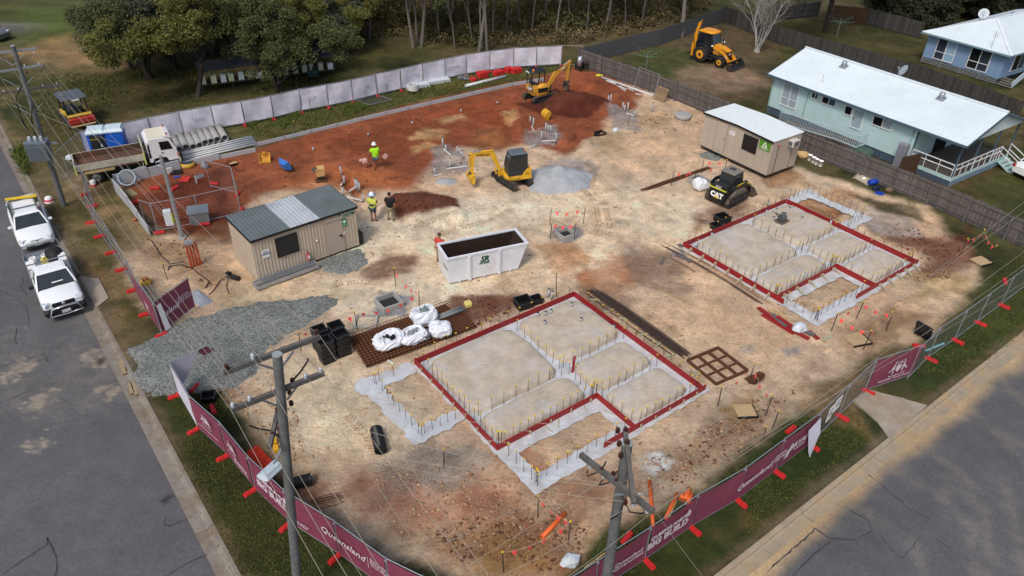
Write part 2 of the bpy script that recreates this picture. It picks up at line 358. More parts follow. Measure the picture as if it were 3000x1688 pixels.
pt.zone(V([(640,900),(820,850),(1000,960),(1060,1060),(940,1180),(760,1150),(650,1020)]),srgb(228,206,172),1.2,1.2,2,.85,.3)
pt.zone(V([(1500,800),(1760,760),(1990,860),(1940,960),(1760,880),(1600,820)]),srgb(216,184,150),1.2,1.6,2.5,.8,.3)
pt.zone(V([(560,730),(700,720),(860,740),(720,780),(560,800)]),srgb(206,184,148),.8,.8,1.5,.8,.2)
pt.zone(V([(400,430),(650,372),(1040,262),(1290,205),(1450,165),(1520,172),(1610,228),(1600,275),(1530,300),(1520,335),(1420,390),(1320,360),(1230,380),(1150,370),(1080,420),(1040,470),(900,478),(850,462),(800,450),(640,490),(600,560),(570,600),(450,600),(390,560),(310,470)]),RED,.55,.8,1.8)
pt.zone(V([(700,470),(800,420),(1000,430),(1050,480),(900,480)]),ORG,.8,1,1.6,.85,.3);pt.zone(V([(640,430),(760,390),(900,380),(880,420),(760,470)]),srgb(160,94,62),.8,1.2,1.2,.7,.4)
pt.zone(V([(1080,290),(1300,230),(1330,300),(1260,330),(1100,320)]),srgb(146,76,46),.8,1.2,1.6,.8,.4)
pt.zone(V([(930,320),(1100,270),(1120,330),(1000,400),(880,390),(830,350)]),srgb(132,70,42),.8,1.2,1.6,.7,.4)
for q in([(1035,350),(1060,320),(1130,330),(1110,350)],[(1260,290),(1290,275),(1310,300),(1280,320)],[(1100,300),(1160,285),(1175,295),(1120,312)],[(1040,365),(1070,355),(1120,372),(1040,385)],[(1370,255),(1460,235),(1470,262),(1380,275)]):
 pt.zone(V(q),srgb(196,160,112),.35,.6,.9,.85,.4)
pt.zone(V([(1300,262),(1430,225),(1530,265),(1480,300),(1360,290)]),srgb(88,44,32),.3,.4,.9,.95)
pt.zone(V([(1180,330),(1250,320),(1290,370),(1210,390)]),srgb(136,92,60),.6,.7,1,.8,.4)
pt.zone(V([(400,470),(560,420),(590,540),(560,590),(400,575),(350,500)]),srgb(96,46,32),.6,.8,1.4,.85,.25)
pt.zone(V([(560,560),(640,520),(600,600),(520,620),(460,620),(480,590)]),srgb(110,84,60),.5,.7,1.2,.8,.3)
pt.zone(V([(380,600),(500,610),(580,690),(560,740),(470,700),(350,660)]),srgb(132,106,78),.8,.8,1.4,.8,.3)
for q in([(1560,300),(1640,270),(1700,300),(1640,330)],[(1480,340),(1560,330),(1580,380),(1500,390)]):
 pt.zone(V(q),srgb(176,148,112),.6,.8,1.2,.8,.4)
for q,c in(([(905,690),(960,640),(1050,645),(1020,690),(985,702),(930,705)],srgb(104,66,50)),([(1140,745),(1290,745),(1290,790),(1200,820),(1150,790)],srgb(104,60,42)),([(1735,545),(1870,500),(1900,520),(1830,560),(1750,580)],srgb(108,62,42)),([(2170,560),(2230,560),(2330,600),(2440,570),(2460,640),(2400,690),(2350,715),(2300,690),(2330,650),(2250,620)],srgb(100,56,40)),([(1980,500),(2100,470),(2160,490),(2100,560),(2020,520)],srgb(150,100,64)),([(2060,560),(2180,600),(2230,650),(2130,620)],srgb(120,78,50)),([(1450,700),(1540,640),(1640,650),(1620,690),(1560,740),(1460,730)],srgb(176,114,74)),([(1350,620),(1450,600),(1500,660),(1420,700)],srgb(186,140,100)),([(1190,770),(1290,745),(1320,760),(1290,800)],srgb(110,66,46)),([(1440,720),(1560,730),(1600,800),(1500,780)],srgb(128,100,80)),([(1560,610),(1700,640),(1740,730),(1660,740),(1580,700)],srgb(142,122,104)),([(1880,400),(1990,420),(2050,470),(1930,470)],srgb(150,110,76))):
 pt.zone(V(q),c,.45,.8,1.3,.85,.3)
pt.zone(V([(1000,1180),(1200,1180),(1330,1260),(1350,1340),(1130,1340),(960,1280),(900,1260),(900,1200)]),PINK,.8,1.1,1.6,.85,.4)
pt.zone(V([(1240,1060),(1320,1100),(1380,1210),(1340,1260),(1240,1150)]),srgb(178,128,100),.6,.8,1.2,.8,.3)
pt.zone(V([(1380,1240),(1480,1180),(1560,1180),(1600,1230),(1470,1290)]),srgb(168,122,92),.6,.8,1.2,.8,.3)
pt.zone(V([(1120,1340),(1260,1300),(1420,1290),(1490,1330),(1400,1449),(1200,1449),(1050,1400),(1000,1330)]),srgb(146,110,80),.7,1,1.4,.85,.3)
pt.zone(V([(1240,1340),(1330,1350),(1400,1370),(1360,1449),(1180,1449)]),srgb(150,116,68),.4,.6,1,.85,.2)
pt.zone(V([(1640,1160),(1760,1080),(1930,1000),(2030,970),(1960,1060),(1830,1150),(1700,1230),(1600,1230)]),srgb(126,100,74),.8,1,1.5,.85,.35)
pt.zone(V([(1790,1030),(1880,985),(1930,1000),(1860,1060)]),srgb(160,122,66),.4,.5,.9,.8,.3)
pt.zone(V([(2080,830),(2240,770),(2330,800),(2240,870),(2130,900)]),srgb(136,112,84),.7,.9,1.4,.8,.35)
pt.zone(V([(2290,690),(2420,690),(2440,730),(2300,760)]),srgb(178,152,108),.5,.7,1.2,.8,.3)
pt.zone(V([(580,1110),(660,1080),(760,1130),(820,1240),(740,1220),(650,1180)]),srgb(142,118,86),.5,.7,1.2,.7,.3)
pt.zone(V([(690,1230),(800,1200),(860,1260),(800,1290)]),srgb(150,102,80),.5,.6,1,.8,.3)
pt.zone(V([(940,1160),(1060,1110),(1190,1115),(1240,1160),(1180,1220),(1100,1240),(960,1250)]),srgb(150,140,128),.5,.8,1.1,.85,.35)
pt.zone(V([(1610,1160),(1650,1140),(1700,1160),(1660,1190),(1640,1210)]),srgb(206,204,198),.18,.5,.6,.95,.35)
pt.zone(V([(2160,520),(2260,520),(2330,595),(2220,590),(2170,560)]),srgb(172,164,156),.3,.7,1,.9,.4)
pt.zone(V([(1960,880),(2010,870),(2020,890),(1980,896)]),srgb(150,148,150),.2,.2,.6,.8)
pt.zone(V([(1860,880),(1890,870),(1900,885),(1870,892)]),srgb(150,148,150),.2,.2,.6,.6)
for q in([(1085,375),(1130,360),(1170,395),(1200,420),(1160,440),(1090,440)],[(1330,330),(1400,310),(1410,350),(1340,370),(1320,350)],[(1530,270),(1600,280),(1610,330),(1540,320)],[(1350,420),(1420,395),(1500,400),(1500,440),(1440,470)]):
 pt.zone(V(q),srgb(146,140,136),.3,.5,.8,.9,.3)
for q in([(1380,600),(1400,570),(1450,565),(1470,590),(1440,612)],[(935,790),(960,735),(1000,740),(1040,745),(1015,800),(975,795)],[(1690,640),(1720,620),(1740,650)]):
 pt.zone(V(q),srgb(132,134,140),.2,.35,.5,.92)
gz=[]
for q,c in(([(390,1000),(560,985),(600,1060),(640,1130),(700,1210),(760,1300),(860,1350),(960,1400),(1000,1470),(600,1470)],srgb(58,64,32)),([(1440,1470),(1520,1350),(1640,1290),(1760,1230),(1900,1130),(1980,1070),(2060,1040),(2170,1010),(2190,1110),(2060,1200),(1880,1340),(1760,1470)],srgb(54,66,30)),([(2250,960),(2300,880),(2420,790),(2480,720),(2450,690),(2575,640),(2700,640),(2700,760),(2575,840),(2400,960),(2330,1010)],srgb(58,70,34)),([(2330,560),(2400,570),(2575,640),(2560,690),(2470,700),(2440,600)],srgb(58,62,34)),([(2140,490),(2300,520),(2330,560),(2240,540)],srgb(80,72,46)),([(620,300),(760,260),(920,230),(1080,200),(1180,190),(1300,175),(1420,160),(1440,175),(1270,205),(1000,265),(700,350),(600,360),(540,330)],srgb(94,90,52)),([(640,300),(720,270),(760,300),(700,330)],srgb(66,78,36)),([(860,270),(900,260),(920,275),(870,290)],srgb(70,82,38)),([(1440,150),(1500,135),(1530,170),(1470,180)],srgb(70,74,40))):
 i,m=pt.zone(V(q),c,.35,.7,1.2,.95,.22);gz.append((i,m))
pt.zone(V([(1990,1010),(2110,970),(2240,880),(2290,880),(2140,1010),(2180,1090),(2200,1115),(2160,1090)]),srgb(140,112,80),.5,.7,1.2,.85,.3)
pt.zone(V([(1800,1350),(1880,1300),(1900,1320),(1830,1370)]),srgb(110,90,60),.4,.5,1,.7,.3)
for k,(o,d,nn)in enumerate(((LK0,LKD,LKN),(RK0,RKD,RKN))):
 e=[tuple(o-d*8-nn*.15),tuple(o+d*70-nn*.15),tuple(o+d*70-nn*.45),tuple(o-d*8-nn*.45)]
 pt.zone(e,srgb(120,104,82),.25,.3,.8,.75,.2)
mott=fbm(X,Y,.7,4,71,.7);mot2=fbm(X,Y,2.4,6,77,.62)
pt.c*=(1+(mott-.5)*.7)[:,None]*(1+(mot2-.5)*.8)[:,None]
lv=fbm(X,Y,5,4,91);pt.c*=(np.array([1,1,1])+np.outer(lv-.5,[.3,.06,-.16]))
def mound(x,y,c,rx,ry,rz,h,sharp=1.3,seed=1,rough=.25):
 ca,sa=math.cos(rz),math.sin(rz);u=((x-c[0])*ca+(y-c[1])*sa)/rx;v=(-(x-c[0])*sa+(y-c[1])*ca)/ry
 r=np.sqrt(u*u+v*v);r=r*(1+(fbm(x,y,1.1,3,seed)-.5)*rough*1.6)
 return h*np.clip(1-r,0,1)**(1/sharp)*(1+(fbm(x,y,.45,3,seed+3)-.5)*rough)
dl=(X-LK0[0])*LKN[0]+(Y-LK0[1])*LKN[1];dr=(X-RK0[0])*RKN[0]+(Y-RK0[1])*RKN[1]
Z=(fbm(X,Y,2.5,4,41)-.5)*.10+(fbm(X,Y,.5,3,47)-.5)*.035
near=np.minimum(-dl,-dr);Z=Z*sstep(.1,2.,near)+.105*sstep(5.,.3,near)
Z=np.where(np.maximum(dl,dr)>-.02,-.12,Z)
tr=lambda pts,w,dep,seed:-dep*sstep(w*1.35,w*.7,ldist(X,Y,pts)+(fbm(X,Y,.6,3,seed)-.5)*.25)
Z+=tr([Q('A3',380,690),Q('A3',470,660),Q('A3',520,650),Q('A3',640,710),Q('A3',760,780),Q('A3',860,800)],.32,.45,5)
Z+=tr([Q('A3',330,1080),Q('A3',440,1130),Q('A3',520,1020),Q('A3',640,1010)],.4,.3,6)
Z+=tr([Q('A1',1770,1215),Q('A1',1850,1280)],.35,.4,7)
Z+=tr([Q('N',820,1080),Q('N',1100,1000),Q('N',1380,970)],.35,.4,8)
Z+=tr([Q('B2',790,80),Q('B2',850,190),Q('A2',700,1370)],.35,.35,9)
Z+=mound(X,Y,Q('B2',1260,190),3.0,1.9,-.15,.85,1.6,12,.35)
Z+=mound(X,Y,Q('A2',1800,1050),1.5,1.1,.3,.7,1.4,14,.4)
Z+=mound(X,Y,Q('A3',520,780),4.0,2.2,-.4,.75,1.4,15,.35)
for p,r,h in((Q('A3',620,640),1.,.4),(Q('A3',800,720),.9,.35),(Q('A3',300,690),1.1,.45),(Q('A3',470,1080),1.2,.4),(Q('A3',60,960),1.3,.45),(Q('A2',1850,880),1.5,.4),(Q('A2',1330,1140),1.,.3),(Q('A2',900,1250),1.2,.25),(Q('A3',1130,870),1.,.35),(Q('N',1700,750),1.1,.35),(Q('N',1200,780),1.2,.3)):Z+=mound(X,Y,p,r,r*.6,random.uniform(0,3),h,1.3,int(h*100),.6)
Z+=mound(X,Y,Q('B1',1480,700),1.6,.9,.6,.3,1.4,16,.4)
Z+=mound(X,Y,Q('B4',1290,740),.8,.5,.2,.3,1.4,17,.5)
Z+=mound(X,Y,Q('B4',1500,500),1.8,1.2,.2,.35,1.4,18,.4)
Z+=mound(X,Y,Q('B2',1700,900),1.8,.8,.3,.25,1.4,19,.5)
for p,r in((Q('B3',1440,300),1.2),(Q('A2',1250,1330),1.),(Q('N',1250,1130),1.),(Q('A3',620,930),1.3),(Q('C2',1500,1100),1.1),(Q('C3',560,1050),1.2),(Q('C3',300,1330),1.2),(Q('A2',680,1290),.8)):
 Z+=mound(X,Y,p,r,r*.6,random.uniform(0,3),.22,1.3,20+int(r*10),.6)
Z=np.where(np.maximum(dl,dr)>-.02,-.12,Z)
pt.zone(V([(985,490),(1060,478),(1150,500),(1155,530),(1080,552),(1000,552),(970,520)]),srgb(100,56,40),.2,.3,.7,.97)
pt.c=np.clip(pt.c*1.05,.006,.85)
ground=grid_mesh('ground',gx,gy,Z,pt.c,ground_mat('earth',24,.6,crust=True))
def gz_at(x,y):
 i=np.clip(np.searchsorted(gx,x),1,len(gx)-1);j=np.clip(np.searchsorted(gy,y),1,len(gy)-1);return float(Z[j*len(gx)+i])
def road(name,o,d,nn,w0,w1,t0,t1,z,painter):
 a=spaced([(t0,t1,.14)]);b=np.concatenate([spaced([(w0,9,.12)]),spaced([(9,w1+.5,.5)])])
 T,Wd=[q.ravel()for q in np.meshgrid(a,b)]
 xw=o[0]+d[0]*T+nn[0]*Wd;yw=o[1]+d[1]*T+nn[1]*Wd
 p=Paint(xw,yw);p.fill(srgb(95,95,97));painter(p,T,Wd)
 p.c*=(1+(fbm(xw,yw,1.2,4,7)-.5)*.3)[:,None]*(1+(fbm(xw,yw,6,3,8)-.5)*.3)[:,None]
 ob=grid_mesh(name,a,b,np.full(T.size,z)+(fbm(xw,yw,4,2,5)-.5)*.02,np.clip(p.c,.01,.8),MATS['asphalt'])
 me=ob.data;co=np.stack([xw,yw,np.full(T.size,z)],-1);me.vertices.foreach_set('co',co.ravel());me.update()
 if nn[0]*d[1]-nn[1]*d[0]>0:me.flip_normals()
 return ob
MATS['asphalt']=ground_mat('asphalt',45,.35,rough=.85,speck=.12,contrast=.8)
def paint_left(p,T,W):
 p.c+=(np.array(srgb(80,80,84))-p.c)*sstep(4,-10,T)[:,None]*.5  # less lit near end of the street painted into the asphalt colour
 for q,op in(([(0,830),(330,900),(370,980),(200,1060),(-40,1040)],.5),([(120,640),(260,830),(330,960),(240,900),(150,780)],.35)):
  i,m=p.zone(V(q),srgb(134,126,114),.4,1.6,.3,op*.55,.8)
 for q in([(60,1010),(130,980),(140,1010),(80,1050)],[(200,890),(300,860),(330,900),(230,930)],[(60,1120),(110,1090),(120,1120),(70,1150)],[(250,980),(300,960),(310,990),(260,1010)],[(0,930),(60,900),(90,930),(20,960)]):
  p.zone(V(q),srgb(178,164,142),.1,.8,.22,.5,.8)
 for q in([(240,908),(262,900),(268,912),(246,920)],[(404,1120),(430,1098),(440,1104),(418,1122)],[(400,1262),(430,1240),(440,1246),(412,1270)]):
  p.zone(V(q),srgb(44,40,38),.12,.15,.3,.85)
def paint_right(p,T,W):
 e=sstep(1.25,.4,W+(fbm(p.x,p.y,2.2,5,31)-.5)*.9);p.c+=(np.array(srgb(186,160,122))-p.c)*(e*.92)[:,None]
 for pts,w in(([(2330,1130),(2420,1190),(2480,1290),(2490,1449)],.32),([(2230,1180),(2360,1240),(2440,1330),(2450,1449)],.28),([(2290,1010),(2440,1060),(2575,1120)],.3),([(2400,1000),(2500,1080),(2590,1180)],.25),([(2180,1290),(2290,1350),(2330,1449)],.2),([(2500,930),(2560,990),(2620,1060)],.3),([(2430,960),(2600,1000)],.22),([(2520,1210),(2560,1330),(2570,1449)],.3)):
  p.line(V(pts),srgb(160,146,126),w*.45,.3,.5,.2,.5)
 for q in([(2150,1180),(2260,1120),(2300,1170),(2190,1240)],[(2080,1320),(2180,1270),(2210,1310),(2110,1360)],[(2340,1180),(2460,1200),(2460,1260),(2380,1250)],[(2440,880),(2575,840),(2575,900),(2480,920)]):
  p.zone(V(q),srgb(138,130,118),.25,.9,.4,.16,.85)
 for q in([(1902,1355),(1940,1375),(1930,1385),(1898,1365)],[(2015,1280),(2030,1290),(2025,1298),(2010,1288)]):
  p.zone(V(q),srgb(44,40,38),.1,.1,.3,.85)
roadL=road('road',LK0,LKD,LKN,.48,16,-14,75,.0,paint_left)
roadR=road('road.001',RK0,RKD,RKN,.48,20,-12,60,.004,paint_right)
mcrack=mat('crack_bitumen',srgb(62,62,66),.8,var=.3)
def ribbon(name,pts,w,z,m,parent=None):
 mb=MB();P=[]
 for a,b in zip(pts[:-1],pts[1:]):
  n=max(2,int(math.dist(a,b)/.18))
  for i in range(n):P.append((a[0]+(b[0]-a[0])*i/n+random.uniform(-.03,.03),a[1]+(b[1]-a[1])*i/n+random.uniform(-.03,.03)))
 P.append(pts[-1]);vs=[];fs=[]
 for i,p in enumerate(P):
  q0,q1=P[max(i-1,0)],P[min(i+1,len(P)-1)];dx,dy=q1[0]-q0[0],q1[1]-q0[1];l=math.hypot(dx,dy)or 1
  ww=w*random.uniform(.2,.85)/2;vs+=[(p[0]-dy/l*ww,p[1]+dx/l*ww,z),(p[0]+dy/l*ww,p[1]-dx/l*ww,z)]
 fs=[(2*i,2*i+1,2*i+3,2*i+2)for i in range(len(P)-1)]
 return mb.add(vs,fs).build(name,m,parent)
for pts,w in(([(0,110*.4197)],0),):pass
def cr(par,r,pts,w,z):tag(ribbon('crack_seal',[Q(r,*p)for p in pts],w,z,mcrack,par))
cr(roadL,'C1',[(20,1440),(200,1310),(340,1225),(330,1180),(370,1260),(405,1370),(385,1449)],.09,.008)
cr(roadL,'C1',[(1160,1449),(1300,1365),(1445,1300)],.09,.008);cr(roadL,'C1',[(1160,1040),(1140,1090),(1200,1095),(1330,1040)],.09,.008)
cr(roadL,'C1',[(0,240),(200,160),(410,95)],.07,.008);cr(roadL,'B1',[(0,800),(80,850),(200,850),(160,770),(180,700)],.07,.008)
cr(roadL,'B1',[(0,905),(130,865),(210,950),(220,1060)],.07,.008);cr(roadL,'B1',[(130,1090),(110,1180),(130,1215)],.07,.008)
cr(roadL,'B1',[(210,1320),(330,1290),(370,1350)],.07,.008)
cr(roadR,'C4',[(0,1420),(60,1350),(130,1300),(260,1190),(330,1120),(440,1190),(600,1200),(730,1130),(700,1060),(560,980)],.09,.012)
cr(roadR,'C4',[(170,1449),(300,1310),(440,1200)],.09,.012);cr(roadR,'C4',[(600,1200),(690,1290)],.05,.012)
cr(roadR,'C4',[(700,745),(820,835),(970,970),(1130,1050)],.07,.012);cr(roadR,'C4',[(790,1180),(930,1330),(1060,1180)],.05,.012);cr(roadR,'C4',[(1180,1190),(1320,1300)],.07,.012)
mconc=mat('kerb_concrete',srgb(136,130,120),.9,var=.25,scale=2.5,dirt=srgb(112,92,66),dirt_amt=.85)
mconcr=mat('kerb_concrete_sandy',srgb(158,146,126),.9,var=.2,scale=2.5,dirt=srgb(176,148,108),dirt_amt=.95)
def kerb(name,o,d,nn,t0,t1,m,lip):
 mb=MB();prof=[(-.17,.0),(-.165,.115),(-.03,.12),(.0,.10),(.03,-.012),(.10,-.03),(.50,.012)]
 ts=np.arange(t0,t1,2.4);sec=lambda t,k:[tuple((*(o+d*t+nn*p[0]),p[1]+k))for p in prof]
 for t in ts:
  k=random.uniform(-.004,.004);a,b=sec(t+.006,k),sec(t+2.394,k);n=len(prof)
  mb.add(a+b,[(i,i+1,n+i+1,n+i)if nn[0]*d[1]-nn[1]*d[0]<0 else(i,n+i,n+i+1,i+1)for i in range(n-1)])
 return tag(mb.build(name,m),kind='structure')
kerb('kerb',LK0,LKD,LKN,-12,74,mconc,.12);kerb('kerb.001',RK0,RKD,RKN,-9.6,60,mconcr,.12)
def slab(name,poly,z,m,th=.1):
 mb=MB();mb.prism(poly,z-th,z);return tag(mb.build(name,m),kind='structure')
mpath=mat('path_concrete',srgb(158,148,134),.9,var=.22,scale=1.6,bump=.2,dirt=srgb(140,116,84),dirt_amt=.75)
pA=[Q('C4',590,225,.1),Q('C4',700,155,.1),Q('C4',950,215,.1),Q('C4',1110,262,.1),Q('C4',845,492,.1),Q('C4',745,385,.1)]
mid1,mid2=Q('C4',960,220,.1),Q('C4',765,380,.1)
slab('driveway',[pA[0],pA[1],mid1,mid2],.175,mpath,.3);slab('driveway.001',[mid1,pA[3],pA[4],mid2],.15,mpath,.3)
slab('driveway.002',[Q('B1',610,700,.12),Q('B1',750,720,.12),Q('B1',825,865,.12),Q('B1',730,940,.12)],.165,mpath,.2)
mtread=mat('print_shade_clay',srgb(150,120,90),.95,var=.25,scale=2,island=.15);mtreadg=mat('print_shade_mortar',srgb(138,132,124),.95,var=.25,scale=2,island=.15)  # print colours darkened to stand in for weak relief shading
def tread(r,pts,w,m,gap=.16,chev=.12,h=.022):
 P=[np.array(Q(r,*p))for p in pts];mb=MB()
 for a,b in zip(P[:-1],P[1:]):
  L=np.linalg.norm(b-a);d=(b-a)/L;n=np.array([-d[1],d[0]])
  for i in range(int(L/gap)):
   if random.random()<.18:continue
   c=a+d*(i+.5)*gap
   for s in(-1,1):
    p=c+n*s*w*.25;z=gz_at(*p);e=c+n*s*w*.5-d*chev;q=c+n*s*.03+d*.0;t=d*.045
    mb.add([(*(q-t/2),z),(*(e-t/2),gz_at(*e)),(*(e+t/2),gz_at(*e)),(*(q+t/2),z),(*(q-t/4),z+h),(*(e-t/4),gz_at(*e)+h),(*(e+t/4),gz_at(*e)+h),(*(q+t/4),z+h)],[(4,5,6,7),(0,1,5,4),(2,3,7,6)])
 return mb.build('tread_print',m,ground)
for r,pts,w,m in(('B2',[(1310,420),(1560,330),(1800,270),(1941,190)],.4,mtread),('B2',[(1100,330),(1330,300),(1560,240),(1700,180)],.35,mtread),('B2',[(1820,780),(1941,720)],.35,mtread),('B3',[(620,130),(560,60),(480,20)],.4,mtread),('B3',[(640,180),(660,300),(620,400)],.35,mtread),('B3',[(700,140),(740,300),(720,400)],.35,mtread),('B3',[(500,110),(700,60),(900,20)],.4,mtread),('A3',[(560,1230),(640,1310),(600,1400)],.4,mtread),('B3',[(400,560),(560,640),(720,800)],.35,mtread),('B3',[(1000,1000),(1200,1080),(1300,1200)],.35,mtread),('B3',[(900,640),(1100,780),(1350,900)],.4,mtread),('B4',[(700,1100),(900,950),(1100,860)],.35,mtread),('C2',[(1020,560),(1270,575)],.3,mtreadg),('C2',[(870,680),(960,760),(900,800)],.4,mtreadg),('C2',[(1210,620),(1300,640)],.3,mtreadg),('C2',[(1330,740),(1480,690),(1500,660)],.35,mtreadg),('C2',[(1160,770),(1290,840),(1350,850)],.4,mtreadg),('C2',[(640,330),(780,480),(860,640)],.4,mtread),('B2',[(600,760),(800,740),(1000,760)],.35,mtread),('B1',[(1700,860),(1900,810)],.3,mtread),('A2',[(900,1380),(1100,1340),(1300,1400)],.3,mat('print_shade_red',srgb(104,58,40),.95,var=.25,scale=2))):tread(r,pts,w,m)  # the red print is darkened too, shading put into its colour
# ================================================================ shared materials
mcream=mat('cream_cladding',srgb(188,174,156),.55,var=.06,scale=1.5,dirt=srgb(150,130,104),dirt_amt=.35)
mroofg=mat('grey_roof',srgb(112,122,122),.5,metal=.2,var=.12,scale=1.2,dirt=srgb(86,84,78),dirt_amt=.5)
mroofw=mat('pale_roof_sheet',srgb(178,184,190),.5,var=.12,scale=1.2,dirt=srgb(120,124,130),dirt_amt=.6)
mwhite=mat('white_paint',srgb(226,228,230),.45,var=.04,scale=2,dirt=srgb(186,180,168),dirt_amt=.35)
mblack=mat('black_trim',srgb(28,28,30),.5,var=.1)
mdark=mat('dark_screen',srgb(22,22,24),.4,var=.2,scale=20)
mgal=mat('galvanised_steel',srgb(168,174,180),.4,metal=.55,var=.12,scale=8)
mred=mat('red_plastic',srgb(196,40,40),.5,var=.12,scale=5,dirt=srgb(150,90,70),dirt_amt=.35)
mgreen=mat('green_sign',srgb(28,94,56),.5,var=.05)
mlime=mat('lime_sign',srgb(84,138,40),.5,var=.05)
mlet=mat('white_lettering',srgb(236,236,236),.6,var=.02)
mletn=mat('navy_lettering',srgb(40,60,100),.6,var=.02)
mletb=mat('black_lettering',srgb(24,24,26),.6,var=.02)
mletg=mat('green_lettering',srgb(20,82,56),.6,var=.02)
mpvc=mat('white_pvc',srgb(206,210,210),.35,var=.05,scale=3,dirt=srgb(170,150,126),dirt_amt=.3)
mpvcg=mat('grey_pvc',srgb(168,172,176),.45,var=.06,scale=3,dirt=srgb(150,120,96),dirt_amt=.4)
mrub=mat('black_rubber',srgb(30,30,31),.75,var=.2,scale=6,dirt=srgb(96,82,66),dirt_amt=.35)
mplb=mat('black_plastic',srgb(26,27,29),.4,var=.12,scale=5)
mbark=mat('pole_timber',srgb(104,106,106),.9,var=.25,scale=5,bump=.3,dirt=srgb(70,70,66),dirt_amt=.6)
mtim=mat('weathered_timber',srgb(100,94,92),.9,var=.22,scale=4,bump=.2,island=.28)
mply=mat('new_timber',srgb(196,164,118),.8,var=.15,scale=4)
mrust=mat('rusty_steel',srgb(92,58,38),.85,var=.3,scale=9)
mbar=mat('dark_bar',srgb(66,52,46),.8,var=.25,scale=9)
mcap=mat('yellow_cap',srgb(226,190,40),.5,var=.08)
mform=mat('red_formwork',srgb(150,30,34),.55,var=.14,scale=2.5,dirt=srgb(116,40,40),dirt_amt=.5)
mblind=mat('fresh_concrete',srgb(196,200,204),.9,var=.2,scale=2.2,bump=.5,dirt=srgb(166,160,152),dirt_amt=.7)
msand=mat('compacted_sand',srgb(184,171,152),.95,var=.28,scale=1.5,bump=.9,dirt=srgb(194,195,198),dirt_amt=.6)
mconcg=mat('precast_concrete',srgb(164,164,160),.85,var=.16,scale=4,bump=.15,dirt=srgb(128,124,116),dirt_amt=.4)
morange=mat('orange_pvc',srgb(232,106,44),.45,var=.06,scale=4)
mglass=mat('dark_glass',srgb(26,30,34),.08,var=.1,scale=2,spec=.6)
mglassb=mat('blue_grey_glass',srgb(70,84,96),.1,var=.2,scale=2,spec=.6)
def rib_wall(mb,a,b,z0,z1,out,pitch=.18,dep=.018):
 """profiled cladding from a to b, ribs standing out along out"""
 a,b,out=Vector((*a,0)),Vector((*b,0)),Vector((*out,0));L=(b-a).length;d=(b-a)/L;n=int(L/pitch);p=[]
 for i in range(n):
  for f,k in((0,0),(.3,0),(.42,1),(.85,1),(.97,0)):p.append(a+d*((i+f)*L/n)+out*(dep*k))
 p.append(b);vs=[(q.x,q.y,z0)for q in p]+[(q.x,q.y,z1)for q in p];k=len(p)
 return mb.add(vs,[(i,i+1,k+i+1,k+i)for i in range(k-1)])
def sheet_roof(mb,o,ex,ey,pitch=.2,dep=.03,th=.0):
 """corrugated sheet: o corner, ex along the eave, ey up the slope; ribs run along ey"""
 o,ex,ey=Vector(o),Vector(ex),Vector(ey);up=ex.cross(ey).normalized();L=ex.length;n=max(2,int(L/pitch));p=[]
 for i in range(n):
  for f,k in((0,0),(.55,0),(.66,1),(.89,1)):p.append(o+ex*((i+f)/n)+up*(dep*k))
 p.append(o+ex);k=len(p)
 return mb.add(p+[q+ey for q in p],[(i,i+1,k+i+1,k+i)for i in range(k-1)])
# ================================================================ SITE OFFICE
E3=lambda a:Vector((math.cos(a),math.sin(a),0))
s1=thing('site_office','cream ribbed site office cabin with grey roof, barred window and first aid sign','cabin',(-13.283,32.136,.12),.705)
mb=MB();mb.box((3,1.5,1.2),(5.96,2.96,2.38));rib_wall(mb,(0,-.005),(6,-.005),.02,2.42,(0,-1));rib_wall(mb,(6.005,0),(6.005,3),.02,2.42,(1,0));rib_wall(mb,(-.005,3),(-.005,0),.02,2.42,(-1,0))
mb.build('wall',mcream,s1)
mb=MB();mb.box((3,1.5,-.04),(5.9,2.9,.16));mb.build('base_frame',mblack,s1)
mb=MB();sheet_roof(mb,(-.06,-.1,2.47),(2.2,0,0),(0,3.2,.04));sheet_roof(mb,(3.84,-.1,2.47),(2.22,0,0),(0,3.2,.04));rf=mb.build('roof',mroofg,s1)
mb=MB();sheet_roof(mb,(2.14,-.1,2.474),(1.7,0,0),(0,3.2,.04),.2,.03);mb.build('pale_sheet',mroofw,rf)['label']='pale translucent roof sheets at the middle'
mb=MB();mb.box((3,-.11,2.43),(6.16,.03,.13));mb.box((-.07,1.5,2.45),(.03,3.2,.13));mb.box((6.07,1.5,2.45),(.03,3.2,.13));mb.box((3,3.11,2.46),(6.16,.03,.1));mb.build('fascia',mblack,s1)
mb=MB();mb.box((4.54,-.03,1.09),(.98,.05,2.06));dd=mb.build('door',mat('door_cream',srgb(178,164,150),.5,var=.04),s1)
mb=MB();mb.box((4.54,-.06,2.15),(1.1,.1,.04));mb.box((4.03,-.045,1.08),(.03,.05,2.1));mb.box((5.05,-.045,1.08),(.03,.05,2.1));mb.build('door_frame',mcream,dd)
mb=MB();mb.box((4.93,-.09,1.03),(.05,.06,.16));mb.box((4.85,-.1,1.06),(.14,.03,.03));mb.build('handle',mblack,dd)
mb=MB();mb.box((1.82,-.04,1.56),(1.16,.05,1.06));w=mb.build('window',mdark,s1)
mb=MB()
for x in(1.24,2.40):mb.box((x,-.06,1.56),(.06,.07,1.12))
for z in(1.02,2.10):mb.box((1.82,-.06,z),(1.1,.07,.06))
mb.build('frame',mblack,w);mb=MB()
for i in range(-9,20):
 for s in(-1,1):
  x0=1.27+i*.12;z0,z1=(1.05,2.07)if s>0 else(2.07,1.05);x1=x0+1.02
  t0=max(0,(1.27-x0)/1.02);t1=min(1,(2.37-x0)/1.02)
  if t1>t0:mb.bar((x0+(x1-x0)*t0,-.07,z0+(z1-z0)*t0),(x0+(x1-x0)*t1,-.07,z0+(z1-z0)*t1),.008)
